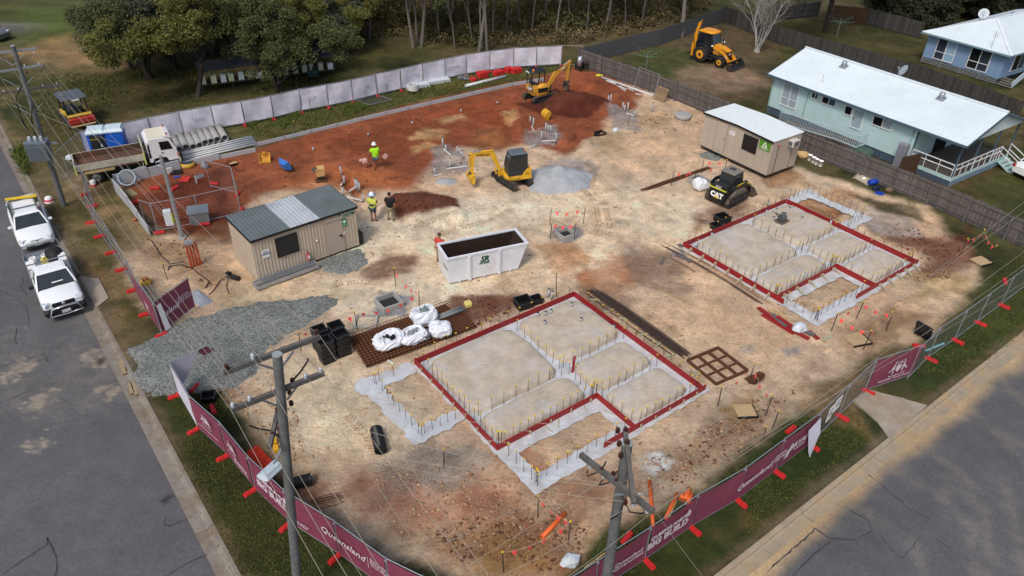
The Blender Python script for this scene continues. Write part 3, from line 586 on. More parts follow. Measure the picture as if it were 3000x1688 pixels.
mb.build('security_grille',mat('grille_grey',srgb(60,62,68),.5),w)
def sign(parent,name,m,x0,x1,z0,z1,y,lines,dp=.015):
 mb=MB();mb.box(((x0+x1)/2,y,(z0+z1)/2),(x1-x0,dp,z1-z0));q=mb.build(name,m,parent)
 for body,sz,mm,dx,dz in lines:text(body,sz,mm,q,((x0+x1)/2+dx,y-dp/2-.002,(z0+z1)/2+dz),frame_m((1,0,0),(0,0,1)),depth=.003,bold=.004 if sz>.12 else.0)
 return q
q=sign(s1,'name_sign',mgreen,4.95,5.86,2.1,2.42,-.05,[('AUSCO',.2,mlet,.14,.04),('Modular Space Solutions',.06,mlet,.0,-.11)])
mb=MB();mb.add([(5.0,-.062,2.19),(5.2,-.062,2.19),(5.1,-.062,2.36),(5.06,-.062,2.21),(5.14,-.062,2.21),(5.1,-.062,2.28)],[(0,3,5,2),(1,2,5,4)]);mb.build('logo',mlet,q)
q=sign(s1,'first_aid_sign',mat('first_aid_green',srgb(20,134,86),.5),5.07,5.35,1.5,1.97,-.05,[('FIRST AID',.055,mlet,0,-.16)])
mb=MB();mb.box((5.21,-.062,1.8),(.2,.006,.07));mb.box((5.21,-.064,1.8),(.07,.006,.2));mb.build('cross',mlet,q)
sign(s1,'office_sign',mlet,.42,.82,1.26,1.7,-.05,[('SITE\nOFFICE',.15,mletn,0,.02)])
mb=MB();mb.box((5.12,-.03,1.12),(.12,.02,.16));mb.build('switch_plate',mlet,s1)
mb=MB();mb.lathe((3.49,-.05,1.23),[(.05,-.03),(.05,.02),(.0,.03)],8);mb.build('wall_light',mlet,s1)
mb=MB();mb.tube([(2.84,-.13,.25),(2.84,-.13,.66)],[.085,.085],10);mb.ball((2.84,-.13,.66),.085);e=mb.build('fire_extinguisher',mat('faded_red',srgb(176,70,72),.45),None)
e.parent=None;e.matrix_world=s1.matrix_world if False else Matrix.Translation((-13.283,32.136,.12))@Matrix.Rotation(.705,4,'Z')
tag(e,'red fire extinguisher hung on the ribbed wall beside the barred window','extinguisher')
mb=MB();mb.tube([(2.84,-.13,.7),(2.84,-.13,.8)],.03,6);mb.bar((2.84,-.1,.78),(2.78,-.2,.8),.03);mb.build('valve',mblack,e)
mb=MB();mb.box((2.84,-.222,.5),(.1,.01,.2));mb.build('label_plate',mlet,e)
t=thing('access_ramp','long galvanised grated step lying along the foot of the site office','step',(-13.283,32.136,0),.705)
mb=MB();mb.box((1.35,-.72,.2),(3.5,.05,.22));mb.box((1.35,-.15,.28),(3.5,.05,.08));mb.box((-.38,-.44,.2),(.06,.6,.24));mb.box((3.08,-.44,.2),(.06,.6,.24));mb.build('frame',mgal,t)
mb=MB()
for i in range(42):mb.box((-.3+i*.0805,-.44,.3),(.035,.56,.03),rx=-.25)
mb.build('tread_bars',mgal,t);mb=MB();mb.box((1.35,-.44,.12),(3.4,.5,.02));mb.build('underside',mblack,t)
t=thing('tool_case','black plastic case leaning on the far end wall of the site office','case',(-13.283,32.136,0),.705)
mb=MB();mb.box((6.2,.35,.42),(.28,.6,.76),bev=.05);mb.build('shell',mplb,t);mb=MB();mb.box((6.36,.35,.6),(.04,.2,.05));mb.build('handle',mblack,t)
# ================================================================ LUNCH ROOM
s2=thing('lunch_room','smooth cream cabin with bright ribbed roof, green emblem sign and wall air conditioner','cabin',(13.387,50.824,.3),-.941)
mcr2=mat('smooth_cream',srgb(178,166,152),.55,var=.05,scale=1.2,dirt=srgb(150,134,114),dirt_amt=.25)
mb=MB();mb.box((3,1.5,1.27),(6,3,2.44));w=mb.build('wall',mcr2,s2)
mb=MB()
for x in(.6,1.2,1.8,2.4,3.0,3.6,4.2,4.8,5.4):mb.box((x,-.003,1.27),(.012,.012,2.4))
mb.build('panel_joint',mat('joint_cream',srgb(150,138,124),.6),w)
mb=MB();mb.box((3,1.5,.0),(5.9,2.9,.2));mb.build('base_frame',mblack,s2)
mrib=mat('bright_roof',srgb(218,226,228),.4,metal=.1,var=.05,scale=1.5)
mb=MB()
for x0,x1,z0,z1 in((-.08,3,2.5,2.62),(3,6.08,2.62,2.5)):
 n=17
 for i in range(n):
  y0=-.1+3.2*i/n;ys=[y0,y0+3.2/n*.5,y0+3.2/n*.62,y0+3.2/n*.9,y0+3.2/n];ks=[0,0,.035,.035,0]
  vs=[(x0,y,z0+k)for y,k in zip(ys,ks)]+[(x1,y,z1+k)for y,k in zip(ys,ks)]
  mb.add(vs,[(j,5+j,6+j,j+1)for j in range(4)])
mb.build('roof',mrib,s2)
mb=MB();
for y in(-.11,3.11):mb.plank((-.08,y,2.45),(3,y,2.57),.03,.13);mb.plank((3,y,2.57),(6.08,y,2.45),.03,.13)
mb.build('fascia',mblack,s2)
mb=MB();mb.box((1.72,-.02,1.3),(.92,.04,2.04));d=mb.build('door',mcr2,s2)
mb=MB();mb.box((1.72,-.03,2.34),(.96,.03,.03));mb.box((1.24,-.03,1.3),(.03,.03,2.06));mb.box((2.2,-.03,1.3),(.03,.03,2.06));mb.build('door_frame',MATS['joint_cream'],d)
mb=MB();mb.box((2.12,-.06,1.25),(.06,.05,.2));mb.box((2.05,-.08,1.32),(.16,.03,.03));mb.build('handle',mgal,d)
mb=MB();mb.box((4.22,-.02,1.68),(1.14,.05,1.06));d=mb.build('window',mdark,s2)
mb=MB();mb.box((4.22,-.03,2.2),(1.18,.06,.04));mb.box((4.22,-.03,1.15),(1.18,.06,.04));mb.box((3.64,-.03,1.68),(.04,.06,1.04));mb.box((4.8,-.03,1.68),(.04,.06,1.04));mb.build('frame',mblack,d)
q=sign(s2,'emblem_sign',mlime,4.94,5.86,1.66,2.33,-.02,[('13 62 11',.12,mlet,.0,-.25)])
mb=MB();X0,Z0=5.4,1.86
mb.add([(X0-.22,-.034,Z0),(X0+.22,-.034,Z0),(X0,-.034,Z0+.42),(X0-.12,-.034,Z0+.06),(X0+.1,-.034,Z0+.06),(X0-.0,-.034,Z0+.28)],[(0,1,4,3),(1,2,5,4),(2,0,3,5)]);mb.box((X0,-.033,Z0-.07),(.8,.006,.012));mb.build('logo',mlet,q)
sign(s2,'room_sign',mlet,2.4,2.84,1.76,2.02,-.02,[('LUNCH\nROOM',.1,mletn,0,.01)])
mb=MB();mb.box((6.02,.62,2.05),(.04,.14,.12));mb.build('power_outlet',mred,s2)
mb=MB();mb.box((6.22,1.95,2.05),(.44,.72,.44),bev=.02);ac=mb.build('air_conditioner',mat('aircon_white',srgb(206,200,190),.5),s2)
mb=MB();mb.box((6.445,1.95,2.05),(.02,.5,.32));mb.box((6.2,1.585,2.05),(.3,.015,.3));mb.build('grille',mat('aircon_grille',srgb(92,96,100),.5),ac)
mb=MB();mb.tube([(6.03,.62,1.98),(6.05,.6,1.2),(6.08,.55,.3),(6.15,.4,-.28)],.015,5);mb.build('power_lead',mblack,s2)
mb=MB();mb.tube([(6.02,2.2,1.8),(6.02,2.25,1.0),(6.02,2.2,.1)],.01,5);mb.build('drain_hose',mblack,s2)
# ================================================================ SKIP BIN
sk=thing('skip_bin','large white steel skip bin with rusty inside and green emblem','skip bin',(-3.328,32.471,.08),.419)
L0,L1,W0,H0=3.97,4.56,1.64,1.48
pr=[(0,0),(L0,0),(L1-.08,H0),(-.05,H0)]
mb=MB();vs=[(x,y,z)for y in(0,W0)for x,z in pr];th=.05
mb.add(vs,[(0,1,2,3),(7,6,5,4),(0,4,5,1),(1,5,6,2),(0,3,7,4)])
mskip=mat('skip_white',srgb(222,226,232),.45,var=.05,scale=2,dirt=srgb(176,168,160),dirt_amt=.3)
bd=mb.build('body',mskip,sk)
mskin=mat('rusted_inside',srgb(52,36,28),.9,var=.4,scale=2.5,dirt=srgb(30,24,22),dirt_amt=.7)
mb=MB();pi_=[(.05,.06),(L0-.05,.06),(L1-.16,H0-.01),(.0,H0-.01)];vs=[(x,y,z)for y in(th,W0-th)for x,z in pi_]
mb.add(vs,[(3,2,1,0),(4,5,6,7),(1,5,4,0),(2,6,5,1),(4,7,3,0)]);mb.build('lining',mskin,sk)
mb=MB();
for y in(.02,W0-.02):mb.box(((L1-.1)/2,y,H0+.02),(L1+.04,.13,.09))
for x in(-.05,L1-.1):mb.box((x,W0/2,H0+.018),(.13,W0-.1,.086))
mb.build('rim',mskip,sk)
for x in(1.15,2.85):m2=MB();m2.box((x,-.045,H0/2-.02),(.14,.09,H0+.04));m2.box((x,-.05,.02),(.16,.12,.1));m2.build('rib',mskip,sk)
for x in(.6,2.0,3.5):m2=MB();m2.box((x,-.02,.0),(.07,.06,.14));m2.build('lug',mskip,sk)
q=text('SR',.44,mletg,sk,(2.0,-.012,1.08),frame_m((1,0,0),(0,0,1)),'lettering',shear=.25,bold=.02);text('SKIP & RUBBISH',.085,mletg,sk,(2.0,-.012,.81),frame_m((1,0,0),(0,0,1)),bold=.002)
mb=MB();mb.box((2.0,-.012,.88),(.56,.01,.035));mb.build('emblem_bar',mletg,sk)
mb=MB()
for i in range(4):mb.box((-.035-.008*i+.02,.55-.05*i if i else.5,1.05-.1*i),(.012,.75-.1*(i%2),.028),ry=-.04)
mb.build('printed_lines',mletb,sk)
# ================================================================ HOUSE FOUNDATIONS
def pad(mb,x0,x1,y0,y1,h,z0=.0,e=.2):
 """sand pad with battered sides, rounded corners and an uneven top"""
 n=40;secs=[]
 for k,(ins,z)in enumerate(((0,z0),(e*.25,z0+h*.55),(e*.6,z0+h*.9),(e,z0+h),(e*2.2,z0+h+.01))):
  q=[]
  for j in range(n):
   t=2*math.pi*(j+.5)/n;c,s=math.cos(t),math.sin(t);p=8.
   rr=(abs(c)**p+abs(s)**p)**(-1/p);wob=1+.018*math.sin(5*t+x0*3)+.012*math.sin(11*t+y0*5+k)
   q.append(((x0+x1)/2+c*rr*((x1-x0)/2-ins)*wob,(y0+y1)/2+s*rr*((y1-y0)/2-ins)*wob,z+random.uniform(-.012,.012)))
  secs.append(q)
 mb.loft(secs,True,False);cx,cy=(x0+x1)/2,(y0+y1)/2;a=len(mb.v)
 ring=secs[-1];prev=ring
 for f in(.75,.5,.25):
  q=[(cx+(p[0]-cx)*f,cy+(p[1]-cy)*f,z0+h+random.uniform(-.004,.03))for p in ring];mb.loft([prev,q],True,False);prev=q
 mb.add(prev+[(cx,cy,z0+h+.02)],[(j,(j+1)%n,n)for j in range(n)],True)
PADS=[(.3,5.08,2.05,6.2),(5.42,9.28,2.5,6.15),(5.55,8.95,.14,2.2),(.3,5.05,.18,1.88),(5.5,8.95,-2.1,-.1)]
def ragged(poly,amp,step=.25):
 out=[]
 for a,b in zip(poly,poly[1:]+poly[:1]):
  n=max(1,int(math.dist(a,b)/step))
  for i in range(n):
   t=i/n;out.append((a[0]+(b[0]-a[0])*t+random.uniform(-amp,amp),a[1]+(b[1]-a[1])*t+random.uniform(-amp,amp)))
 return out
def strip(mb,pts,w,z,amp=.06):
 """ragged poured strip along a polyline"""
 for a,b in zip(pts[:-1],pts[1:]):
  a,b=Vector((*a,0)),Vector((*b,0));d=(b-a).normalized();n=Vector((-d.y,d.x,0));a=a-d*w/2;b=b+d*w/2;L=(b-a).length;k=int(L/.2);vs=[]
  for i in range(k+1):
   p=a+d*(L*i/k);vs+=[p+n*(w/2+random.uniform(-amp,amp))+Vector((0,0,z)),p-n*(w/2+random.uniform(-amp,amp))+Vector((0,0,z))]
  mb.add(vs,[(2*i,2*i+1,2*i+3,2*i+2)for i in range(k)],True)
  z+=.004
FD={}
def foundation(key,loc,rz,label,patio,h2):
 t=thing('house_foundation',label,'foundation',loc,rz,'house slabs being formed up')
 mb=MB();mb.prism(ragged([(-.12,6.5),(-.12,-.15),(5.2,-.15),(5.2,-2.5),(9.55,-2.5),(9.55,6.5)],.07),-.1,.055);mb.build('footing',mblind,t)
 mb=MB();strip(mb,[(.25,.1),(.25,-2.25),(5.2,-2.25),(5.2,-.3),(.5,-.2)],.75,.06);strip(mb,[(9.5,-2.25),(5.1,-2.3)],.6,.075);mb.build('porch_footing',mblind,t)
 mb=MB();strip(mb,patio,.78,.065,.11);mb.add([(patio[1][0]+.75*math.cos(t)*random.uniform(.8,1.1),patio[1][1]+.65*math.sin(t)*random.uniform(.8,1.1),.078)for t in[2*math.pi*j/18 for j in range(18)]],[tuple(range(18))]);mb.build('patio_footing',mblind,t)
 for a in PADS:
  mb=MB();pad(mb,*a,.27,.05);mb.build('sand_pad',msand,t)
 def board(a,b):
  mb=MB();mb.plank((*a,.22),(*b,.22),.05,.3);return mb.build('form_board',mform,t)
 for a,b in[((0,h2),(0,6.5)),((-.05,6.42),(9.44,6.42)),((9.44,6.37),(9.44,-2.3)),((9.62,-2.36),(3.6,-2.36)),((5.3,-2.32),(5.3,0)),((5.27,0),(.03,0))]:board(a,b)
 return t
f1=foundation('n',(-.412,20.807,0),.65,'nearer slab foundation in red formwork, left-hand patio strip, in front of the big bags',[(-.55,6.3),(-2.35,6.3),(-2.2,2.5),(-.3,2.5)],0)
f2=foundation('f',(13.759,31.808,0),.653,'farther slab foundation in red formwork below the skid steer, a plate compactor on its sand',[(9.8,6.4),(11.75,6.35),(11.9,2.4),(9.9,2.4)],-.45)
mstk=mat('brace_timber',srgb(176,170,140),.8,var=.12)
for f in(f1,f2):
 for i in range(7):
  y=.4+i*.9
  mb=MB();mb.box((-.07,y,.1),(.05,.05,.4));
  if f is f2:mb.plank((-.1,y,.34),(-.52,y-.02,.08),.05,.06)
  mb.build('brace',mstk,f)
 for i in range(5):
  x=.5+i*1.1;mb=MB();mb.box((x,-.07,.1),(.05,.05,.4))
  if f is f2:mb.plank((x,-.1,.34),(x+.02,-.55,.08),.05,.06)
  mb.build('brace',mstk,f)
 for i in range(5):
  x=5.6+i*.85;mb=MB();mb.box((x,-2.43,.1),(.05,.05,.4))
  if f is f2:mb.plank((x,-2.46,.34),(x,-2.9,.06),.05,.06)
  mb.build('brace',mstk,f)
def lw(f,x,y):
 c,s=math.cos(f.rotation_euler.z),math.sin(f.rotation_euler.z);return f.location.x+c*x-s*y,f.location.y+s*x+c*y
mb=MB();mb.tube([(0,0,-.1),(.0,0,.72)],.011,5);bar0=mb.build('starter_bar',mbar)
mb=MB();mb.lathe((0,0,.7),[(.022,0),(.022,.03),(.045,.035),(.045,.055)],7);cap0=mb.build('cap',mcap,bar0)
_first=[True]
def starter(x,y,z,label,group,s=1.,tilt=.04):
 if _first[0]:o=bar0;_first[0]=False
 else:
  o=bar0.copy();COL.objects.link(o);c=cap0.copy();COL.objects.link(c);c.parent=o
 o.location=(x,y,z);o.rotation_euler=(random.uniform(-tilt,tilt),random.uniform(-tilt,tilt),0);o.scale=(1,1,s)
 tag(o,label,'starter bar',group)
def run(a,b,n):return[(a[0]+(b[0]-a[0])*i/(n-1),a[1]+(b[1]-a[1])*i/(n-1))for i in range(n)]
inside=run((.2,6.1),(.2,.2),15)+run((5.25,5.7),(5.2,2.4),7)+run((.5,2.02),(5.0,2.06),8)+run((5.4,2.35),(9.1,2.38),8)+run((5.3,1.9),(5.3,.3),5)+run((5.6,.05),(9.0,.03),8)+run((.5,.12),(5.1,.2),13)+run((5.45,-.2),(5.42,-2.0),4)+run((5.7,-2.18),(9.2,-2.16),9)+[(.25,.3),(.35,.2),(.15,.25),(5.2,.15),(5.35,.1),(5.3,.25),(5.1,.25),(5.45,.2),(9.2,-1.9),(9.25,-2.1)]
porch=run((.2,-.5),(.2,-2.0),4)+run((.3,-2.15),(4.9,-2.15),10)+[(.2,-2.2),(.25,-2.3),(.3,-2.2),(.2,-2.35)]
outer=run((.5,6.68),(9.3,6.7),15)+run((9.66,6.2),(9.7,-1.9),15)
for f,nm,sl in((f1,'nearer',1.),(f2,'farther',1.)):
 for x,y in inside:starter(*lw(f,x+random.uniform(-.04,.04),y+random.uniform(-.04,.04)),.05,f'thin steel starter bar with yellow cap inside the red boards of the {nm} slab',f'starter bars inside the {nm} slab',random.uniform(.9,1.1))
 for x,y in porch:starter(*lw(f,x,y),.05,f'thin capped steel bar standing in the porch strip of the {nm} slab',f'porch starter bars of the {nm} slab',random.uniform(.9,1.05))
 for x,y in outer:starter(*lw(f,x+random.uniform(-.1,.1),y+random.uniform(-.08,.08)),.0,f'thin capped steel bar in bare earth outside the back boards of the {nm} slab',f'starter bars behind the {nm} slab',random.uniform(.75,.95),.08)
for x,y in run((-2.1,6.2),(-2.1,2.6),8)+run((-1.9,2.45),(-.4,2.45),5)+[(-2.15,6.3),(-1.9,6.35),(-2.05,2.4),(-1.2,6.3)]:starter(*lw(f1,x,y),.05,'thin capped steel bar standing in the patio strip left of the nearer slab','patio starter bars of the nearer slab',random.uniform(.8,.95))
for x,y in run((9.9,6.5),(11.6,6.4),5)+run((11.8,6.1),(11.9,2.6),9)+run((11.6,2.4),(10.1,2.4),5):starter(*lw(f2,x,y),.05,'thin capped steel bar standing in the patio strip behind the farther slab','patio starter bars of the farther slab',random.uniform(1.,1.3))
mpeg=mat('grey_peg',srgb(166,168,140),.8,var=.1)
PEG=[((0,0,.03),.5)];mb=MB();mb.box((0,0,0),(.5,.06,.05));peg0=None
for r,x,y,a in(('C3',325,385,1.6),('C3',255,425,-.7),('C3',510,275,-1.2),('C3',675,308,-.5),('C3',730,385,.0),('C3',145,550,-.6),('C3',1005,408,.2),('C3',1155,322,-.5),('C3',1265,212,1.0),('C3',1160,258,.2),('B3',628,877,0.),('B3',700,967,0),('B3',830,1020,-.1),('B3',830,1050,.4),('B3',1110,1215,1.),('B3',1200,1300,.5),('B3',1000,1140,.4),('B3',1360,1422,0),('B3',1400,1430,1.)):
 if peg0 is None:o=peg0=mb.build('timber_peg',mpeg)
 else:o=peg0.copy();COL.objects.link(o)
 p=Q(r,x,y,.05);o.location=(*p,.06);o.rotation_euler=(0,0,a-.1);tag(o,'short grey timber peg lying loose on the ground around the nearer slab','peg','loose pegs around the nearer slab')
# ================================================================ TEMPORARY FENCES
def banner_mat():
 m=bpy.data.materials.new('banner_cloth');m.use_nodes=True;nt=m.node_tree;N=nt.nodes;L=nt.links;b=N['Principled BSDF']
 b.inputs['Roughness'].default_value=.7;g=N.new('ShaderNodeNewGeometry');mx=N.new('ShaderNodeMix');mx.data_type='RGBA'
 mx.inputs['A'].default_value=(*srgb(132,62,84),1);mx.inputs['B'].default_value=(*srgb(212,210,222),1)
 tc=N.new('ShaderNodeTexCoord');nz=N.new('ShaderNodeTexNoise');nz.inputs['Scale'].default_value=2.2;nz.inputs['Detail'].default_value=5;L.new(tc.outputs['Object'],nz.inputs['Vector'])
 mr=N.new('ShaderNodeMapRange');mr.inputs['From Min'].default_value=.3;mr.inputs['From Max'].default_value=.7;mr.inputs['To Min'].default_value=.86;mr.inputs['To Max'].default_value=1.1;L.new(nz.outputs['Fac'],mr.inputs['Value'])
 m2=N.new('ShaderNodeMix');m2.data_type='RGBA';m2.blend_type='MULTIPLY';m2.inputs['Factor'].default_value=1
 L.new(g.outputs['Backfacing'],mx.inputs['Factor']);L.new(mx.outputs['Result'],m2.inputs['A']);L.new(mr.outputs['Result'],m2.inputs['B']);L.new(m2.outputs['Result'],b.inputs['Base Color']);return m
mban=banner_mat();mletm=mat('banner_lettering',srgb(216,200,210),.7,var=.05);mletbk=mat('banner_show_through',srgb(176,178,194),.7,var=.05)
FH=1.9
def crest(parent,x,z,s,y):
 mb=MB();k=[0]
 def poly(pts):k[0]+=1;mb.add([(x+p[0]*s,y-.0015*k[0],z+p[1]*s)for p in pts],[tuple(range(len(pts)))])
 poly([(-.11,.12),(-.13,-.08),(0,-.24),(.13,-.08),(.11,.12)])
 for f in(-1,1):
  o=lambda pts:poly([(f*px,pz)for px,pz in(pts if f>0 else pts[::-1])])
  o([(.17,-.02),(.22,-.1),(.3,-.04),(.27,.12),(.2,.14)]);o([(.19,.12),(.25,.12),(.22,.3),(.17,.33),(.15,.29),(.19,.27)])
  o([(.18,-.06),(.21,-.28),(.25,-.28),(.24,-.08)]);o([(.26,-.02),(.38,-.14),(.46,-.16),(.3,.04)])
  o([(.05,.16),(.13,.22),(.12,.26),(.03,.2)])
 for i in range(5):a=math.pi*(i+.5)/5;poly([(.05*math.cos(a)-.02,.2+.04*math.sin(a)),(.13*math.cos(a),.2+.16*math.sin(a)),(.05*math.cos(a)+.02,.2+.04*math.sin(a))])
 poly([(-.4,-.28),(-.3,-.33),(.3,-.33),(.4,-.28),(.36,-.36),(-.36,-.36)])
 return mb.build('emblem',mletm,parent)
def cloth(parent,L,z0,z1,flip,sag=.0,seed=0,x0=.04,x1=None,amp=.035):
 """banner tied to a panel: -y local is the printed face unless flip"""
 x1=x1 or L-.04;n,k=14,7;vs=[]
 for j in range(k+1):
  for i in range(n+1):
   u,v=i/n,j/k;x=x0+(x1-x0)*u;top=z1-sag*4*u*(1-u)-.012*abs(math.sin(u*math.pi*7));z=z0+(top-z0)*v
   b=amp*math.sin(u*5.3+seed)*math.sin(v*3.1)+amp*.6*math.sin((u*2.2+v)*6+seed*1.7)*(1-abs(2*v-1))
   vs.append((x,(-.03 if not flip else-.03)+b*.9,z))
 fs=[(j*(n+1)+i,j*(n+1)+i+1,(j+1)*(n+1)+i+1,(j+1)*(n+1)+i)for j in range(k)for i in range(n)]
 if flip:fs=[f[::-1]for f in fs]
 mb=MB();mb.add(vs,fs,True);return mb.build('banner',mban,parent)
mesh_m=mat('fence_wire',srgb(136,144,148),.45,metal=.4,var=.05)
def panel(p0,p1,label,group,banner=None,flip=False,zb=0.,sag=0.,seed=0,h=FH):
 L=math.dist(p0,p1);t=thing('site_fence',label,'site fence',(*p0,zb),math.atan2(p1[1]-p0[1],p1[0]-p0[0]),group)
 mb=MB();r=.019
 mb.tube([(0.02,0,.03),(0.02,0,h+.05)],r,6);mb.tube([(L-.02,0,.03),(L-.02,0,h+.05)],r,6);mb.tube([(0.02,0,h),(L-.02,0,h)],r,6);mb.tube([(0.02,0,.16),(L-.02,0,.16)],r,6);mb.box((L,0,h-.12),(.1,.09,.05));mb.build('frame',mgal,t)
 if banner is None or banner=='half':
  mb=MB();n=int(L/.11)
  for i in range(1,n):mb.bar((L*i/n,0,.16),(L*i/n,0,h),.0032)
  for i in range(1,8):mb.bar((.02,.004,.16+(h-.16)*i/8),(L-.02,.004,.16+(h-.16)*i/8),.0032)
  mb.build('wire_mesh',mesh_m,t)
 if banner:cloth(t,L,.22,h-.03,flip,sag,seed,amp=.035 if not flip else.075)
 return t
foot_mb=MB();foot_mb.box((0,0,.06),(.6,.2,.12),bev=.02);foot_mb.box((-.17,0,.135),(.2,.18,.05),taper=(.8,.8));foot_mb.box((.17,0,.135),(.2,.18,.05),taper=(.8,.8));foot_mb.box((0,0,.12),(.56,.06,.06))
foot0=[None]
def foot(x,y,z,a,label,group,ry=0.):
 if foot0[0]is None:o=foot0[0]=foot_mb.build('fence_block',mred)
 else:o=foot0[0].copy();COL.objects.link(o)
 o.location=(x,y,z);o.rotation_euler=(0,ry,a);return tag(o,label,'fence block',group)
BACK=[(232,386),(336,365),(431,344),(522,326),(616,309),(705,296),(791,280),(874,261),(955,247),(1028,233),(1100,216),(1171,201),(1236,186),(1301,172),(1365,159),(1435,149),(1506,140),(1573,137),(1647,133),(1707,135)]
W=[G(*p,FH)for p in BACK]
for i in range(len(W)-1):
 last=i==len(W)-2
 t=panel(W[i],W[i+1],'white-backed fence panel in the long row below the trees' if not last else 'bare wire fence panel at the end of the white row, before the paling fence',None if last else 'white-backed fence panels along the back',None if last else 'full',True,0,.02,i)
 foot(W[i+1][0],W[i+1][1]-.1,.0,math.atan2(W[i+1][1]-W[i][1],W[i+1][0]-W[i][0])+1.57,'red plastic foot under a post of the white-backed back fence','red feet of the back fence')
 if i in(3,7,9,11,13):text(['LARES','BUILD','LARES','BRYANT','Queensland'][[3,7,9,11,13].index(i)][::-1],.42,mletbk,t,(1.1,-.085,1.05),frame_m((1,0,0),(0,0,1)),depth=.002)
LEFT=[(647,994),(496.5,1061.6),(554,1160),(642,1237),(724,1336),(830,1435),(979,1527),(1130,1636),(1237,1688),(1340,1752)]
W=[G(*p,FH)for p in LEFT];UPR=lambda:frame_m((1,0,0),(0,0,1))
lb=['open gate panel with its torn banner hanging white side out over the gravel','fence panel with a thin pale banner, first beside the gravel','maroon banner panel with a white crest, right of the pale panel on the left street','maroon banner panel with crest and Queensland Government lettering','maroon banner panel reading BIG BUILD, left of the front power pole','maroon banner panel crossed by the front power pole, small white lettering','maroon banner panel reading Queensland in white script above the left street','maroon banner panel at the bottom edge of the photo, left fence','maroon banner panel where the left fence leaves the photo']
PN=[]
for i in range(len(W)-1):
 t=panel(W[i],W[i+1],lb[i],'maroon banner fence along the left street','full' if i>1 else None,False,0,.0,i*2.1);PN.append(t)
 if i:foot(W[i][0]-.12,W[i][1]-.15,.06,math.atan2(W[i+1][1]-W[i][1],W[i+1][0]-W[i][0])+1.57,'red plastic foot under the maroon fence along the left street','red feet of the left fence')
L0_=math.dist(W[0],W[1])
mbw=mat('banner_white',srgb(206,204,218),.7,var=.1,scale=3);mbm=mat('banner_maroon',srgb(132,62,84),.7,var=.1,scale=3)
mb=MB();mb.add([(L0_-.04,-.05,1.86),(L0_-.04,-.05,.25),(L0_-.55,-.09,.75),(L0_*.42,-.05,1.86)],[(0,3,2,1)]);q=mb.build('banner',mbw,PN[0]);mb=MB();mb.add([(L0_*.5,-.06,1.86),(L0_*.36,-.12,1.35),(L0_*.14,-.14,1.4),(L0_*.3,-.05,1.87)],[(0,3,2,1)]);mb.build('folded_corner',mbm,q)
cloth(PN[1],math.dist(W[1],W[2]),.2,1.86,True,0,3)
for i,(x,s)in((2,(1.1,.9)),(3,(.9,.9))):crest(PN[i],x,1.3 if i==2 else 1.25,s,-.085)
text('Australian Government',.15,mletm,PN[2],(1.1,-.1,.75),UPR(),depth=.002);text('Queensland\nGovernment',.22,mletm,PN[3],(1.5,-.1,.75),UPR(),depth=.002)
text("QUEENSLAND'S",.24,mletm,PN[4],(1.5,-.1,1.42),UPR(),depth=.002,bold=.012);text('BIG BUILD',.42,mletm,PN[4],(1.5,-.1,1.05),UPR(),depth=.002,bold=.022)
mb=MB();mb.add([(2.25,-.1,1.3),(2.5,-.1,1.3),(2.52,-.1,1.5),(2.38,-.1,1.72),(2.3,-.1,1.5)],[(0,1,2,3,4)]);mb.build('emblem',mletm,PN[4])
text('MORE ABOUT\nBIG BUILD',.13,mletm,PN[5],(.7,-.1,.62),UPR(),depth=.002)
def qld(t,x,z,y=-.1,s=1.):
 text('Queensland',.44*s,mletm,t,(x,y,z),UPR(),shear=.35,depth=.002,bold=.006);mb=MB();mb.box((x+1.22*s,y,z),(.02,.006,.55*s));mb.build('divider',mletm,t)
 text('Good jobs\nBetter services\nGreat lifestyle',.17*s,mletm,t,(x+1.32*s,y,z+.12*s),UPR(),align='LEFT',depth=.002)
qld(PN[6],.35,1.15);text('BRYANT',.5,mletm,PN[7],(.9,-.1,.9),UPR(),depth=.002,bold=.01)
RIGHT=[(1610,1732),(1752,1642),(1907,1544),(2046,1449),(2186,1370),(2300,1286),(2403,1210),(2491,1126),(2569,1054)]
W=[G(*p,FH)for p in RIGHT]
lb=['maroon banner panel at the bottom edge, left of the right-hand power pole','maroon banner panel with Queensland Government lettering behind the right-hand power pole','maroon banner panel reading BIG BUILD on the right street','maroon banner panel with plain middle, right of the BIG BUILD one','maroon banner panel reading Queensland beside the grass of the right street','maroon BRYANT banner panel with its corner folded over white','wire fence panel carrying white site notices at the driveway','bare wire gate panel across the concrete driveway']
PR=[]
for i in range(len(W)-1):
 t=panel(W[i],W[i+1],lb[i],'fence along the right street','full' if i<6 else None,False,0,.10 if i<6 else 0,i*1.7+1);PR.append(t)
 a=math.atan2(W[i+1][1]-W[i][1],W[i+1][0]-W[i][0]);foot(W[i+1][0]+.12,W[i+1][1]-.12,.06,a+1.57,'red plastic foot on the grass under the right street fence','red feet of the right fence')
crest(PR[1],.35,1.0,.9,-.11);text('Queensland\nGovernment',.26,mletm,PR[1],(1.35,-.11,1.0),UPR(),depth=.002,bold=.004)
text("QUEENSLAND'S",.25,mletm,PR[2],(.9,-.11,1.3),UPR(),depth=.002,bold=.012);text('BIG BUILD',.44,mletm,PR[2],(.9,-.11,.95),UPR(),depth=.002,bold=.022)
mb=MB();mb.add([(1.7,-.11,1.2),(1.95,-.11,1.2),(1.97,-.11,1.4),(1.83,-.11,1.6),(1.75,-.11,1.4)],[(0,1,2,3,4)]);mb.build('emblem',mletm,PR[2])
qld(PR[4],.6,1.05,-.11,.95);text('BRYANT',.42,mletm,PR[5],(1.25,-.11,1.15),UPR(),shear=.2,depth=.002,bold=.012);text('BUILDING',.16,mletm,PR[5],(1.2,-.11,.88),UPR(),depth=.002)
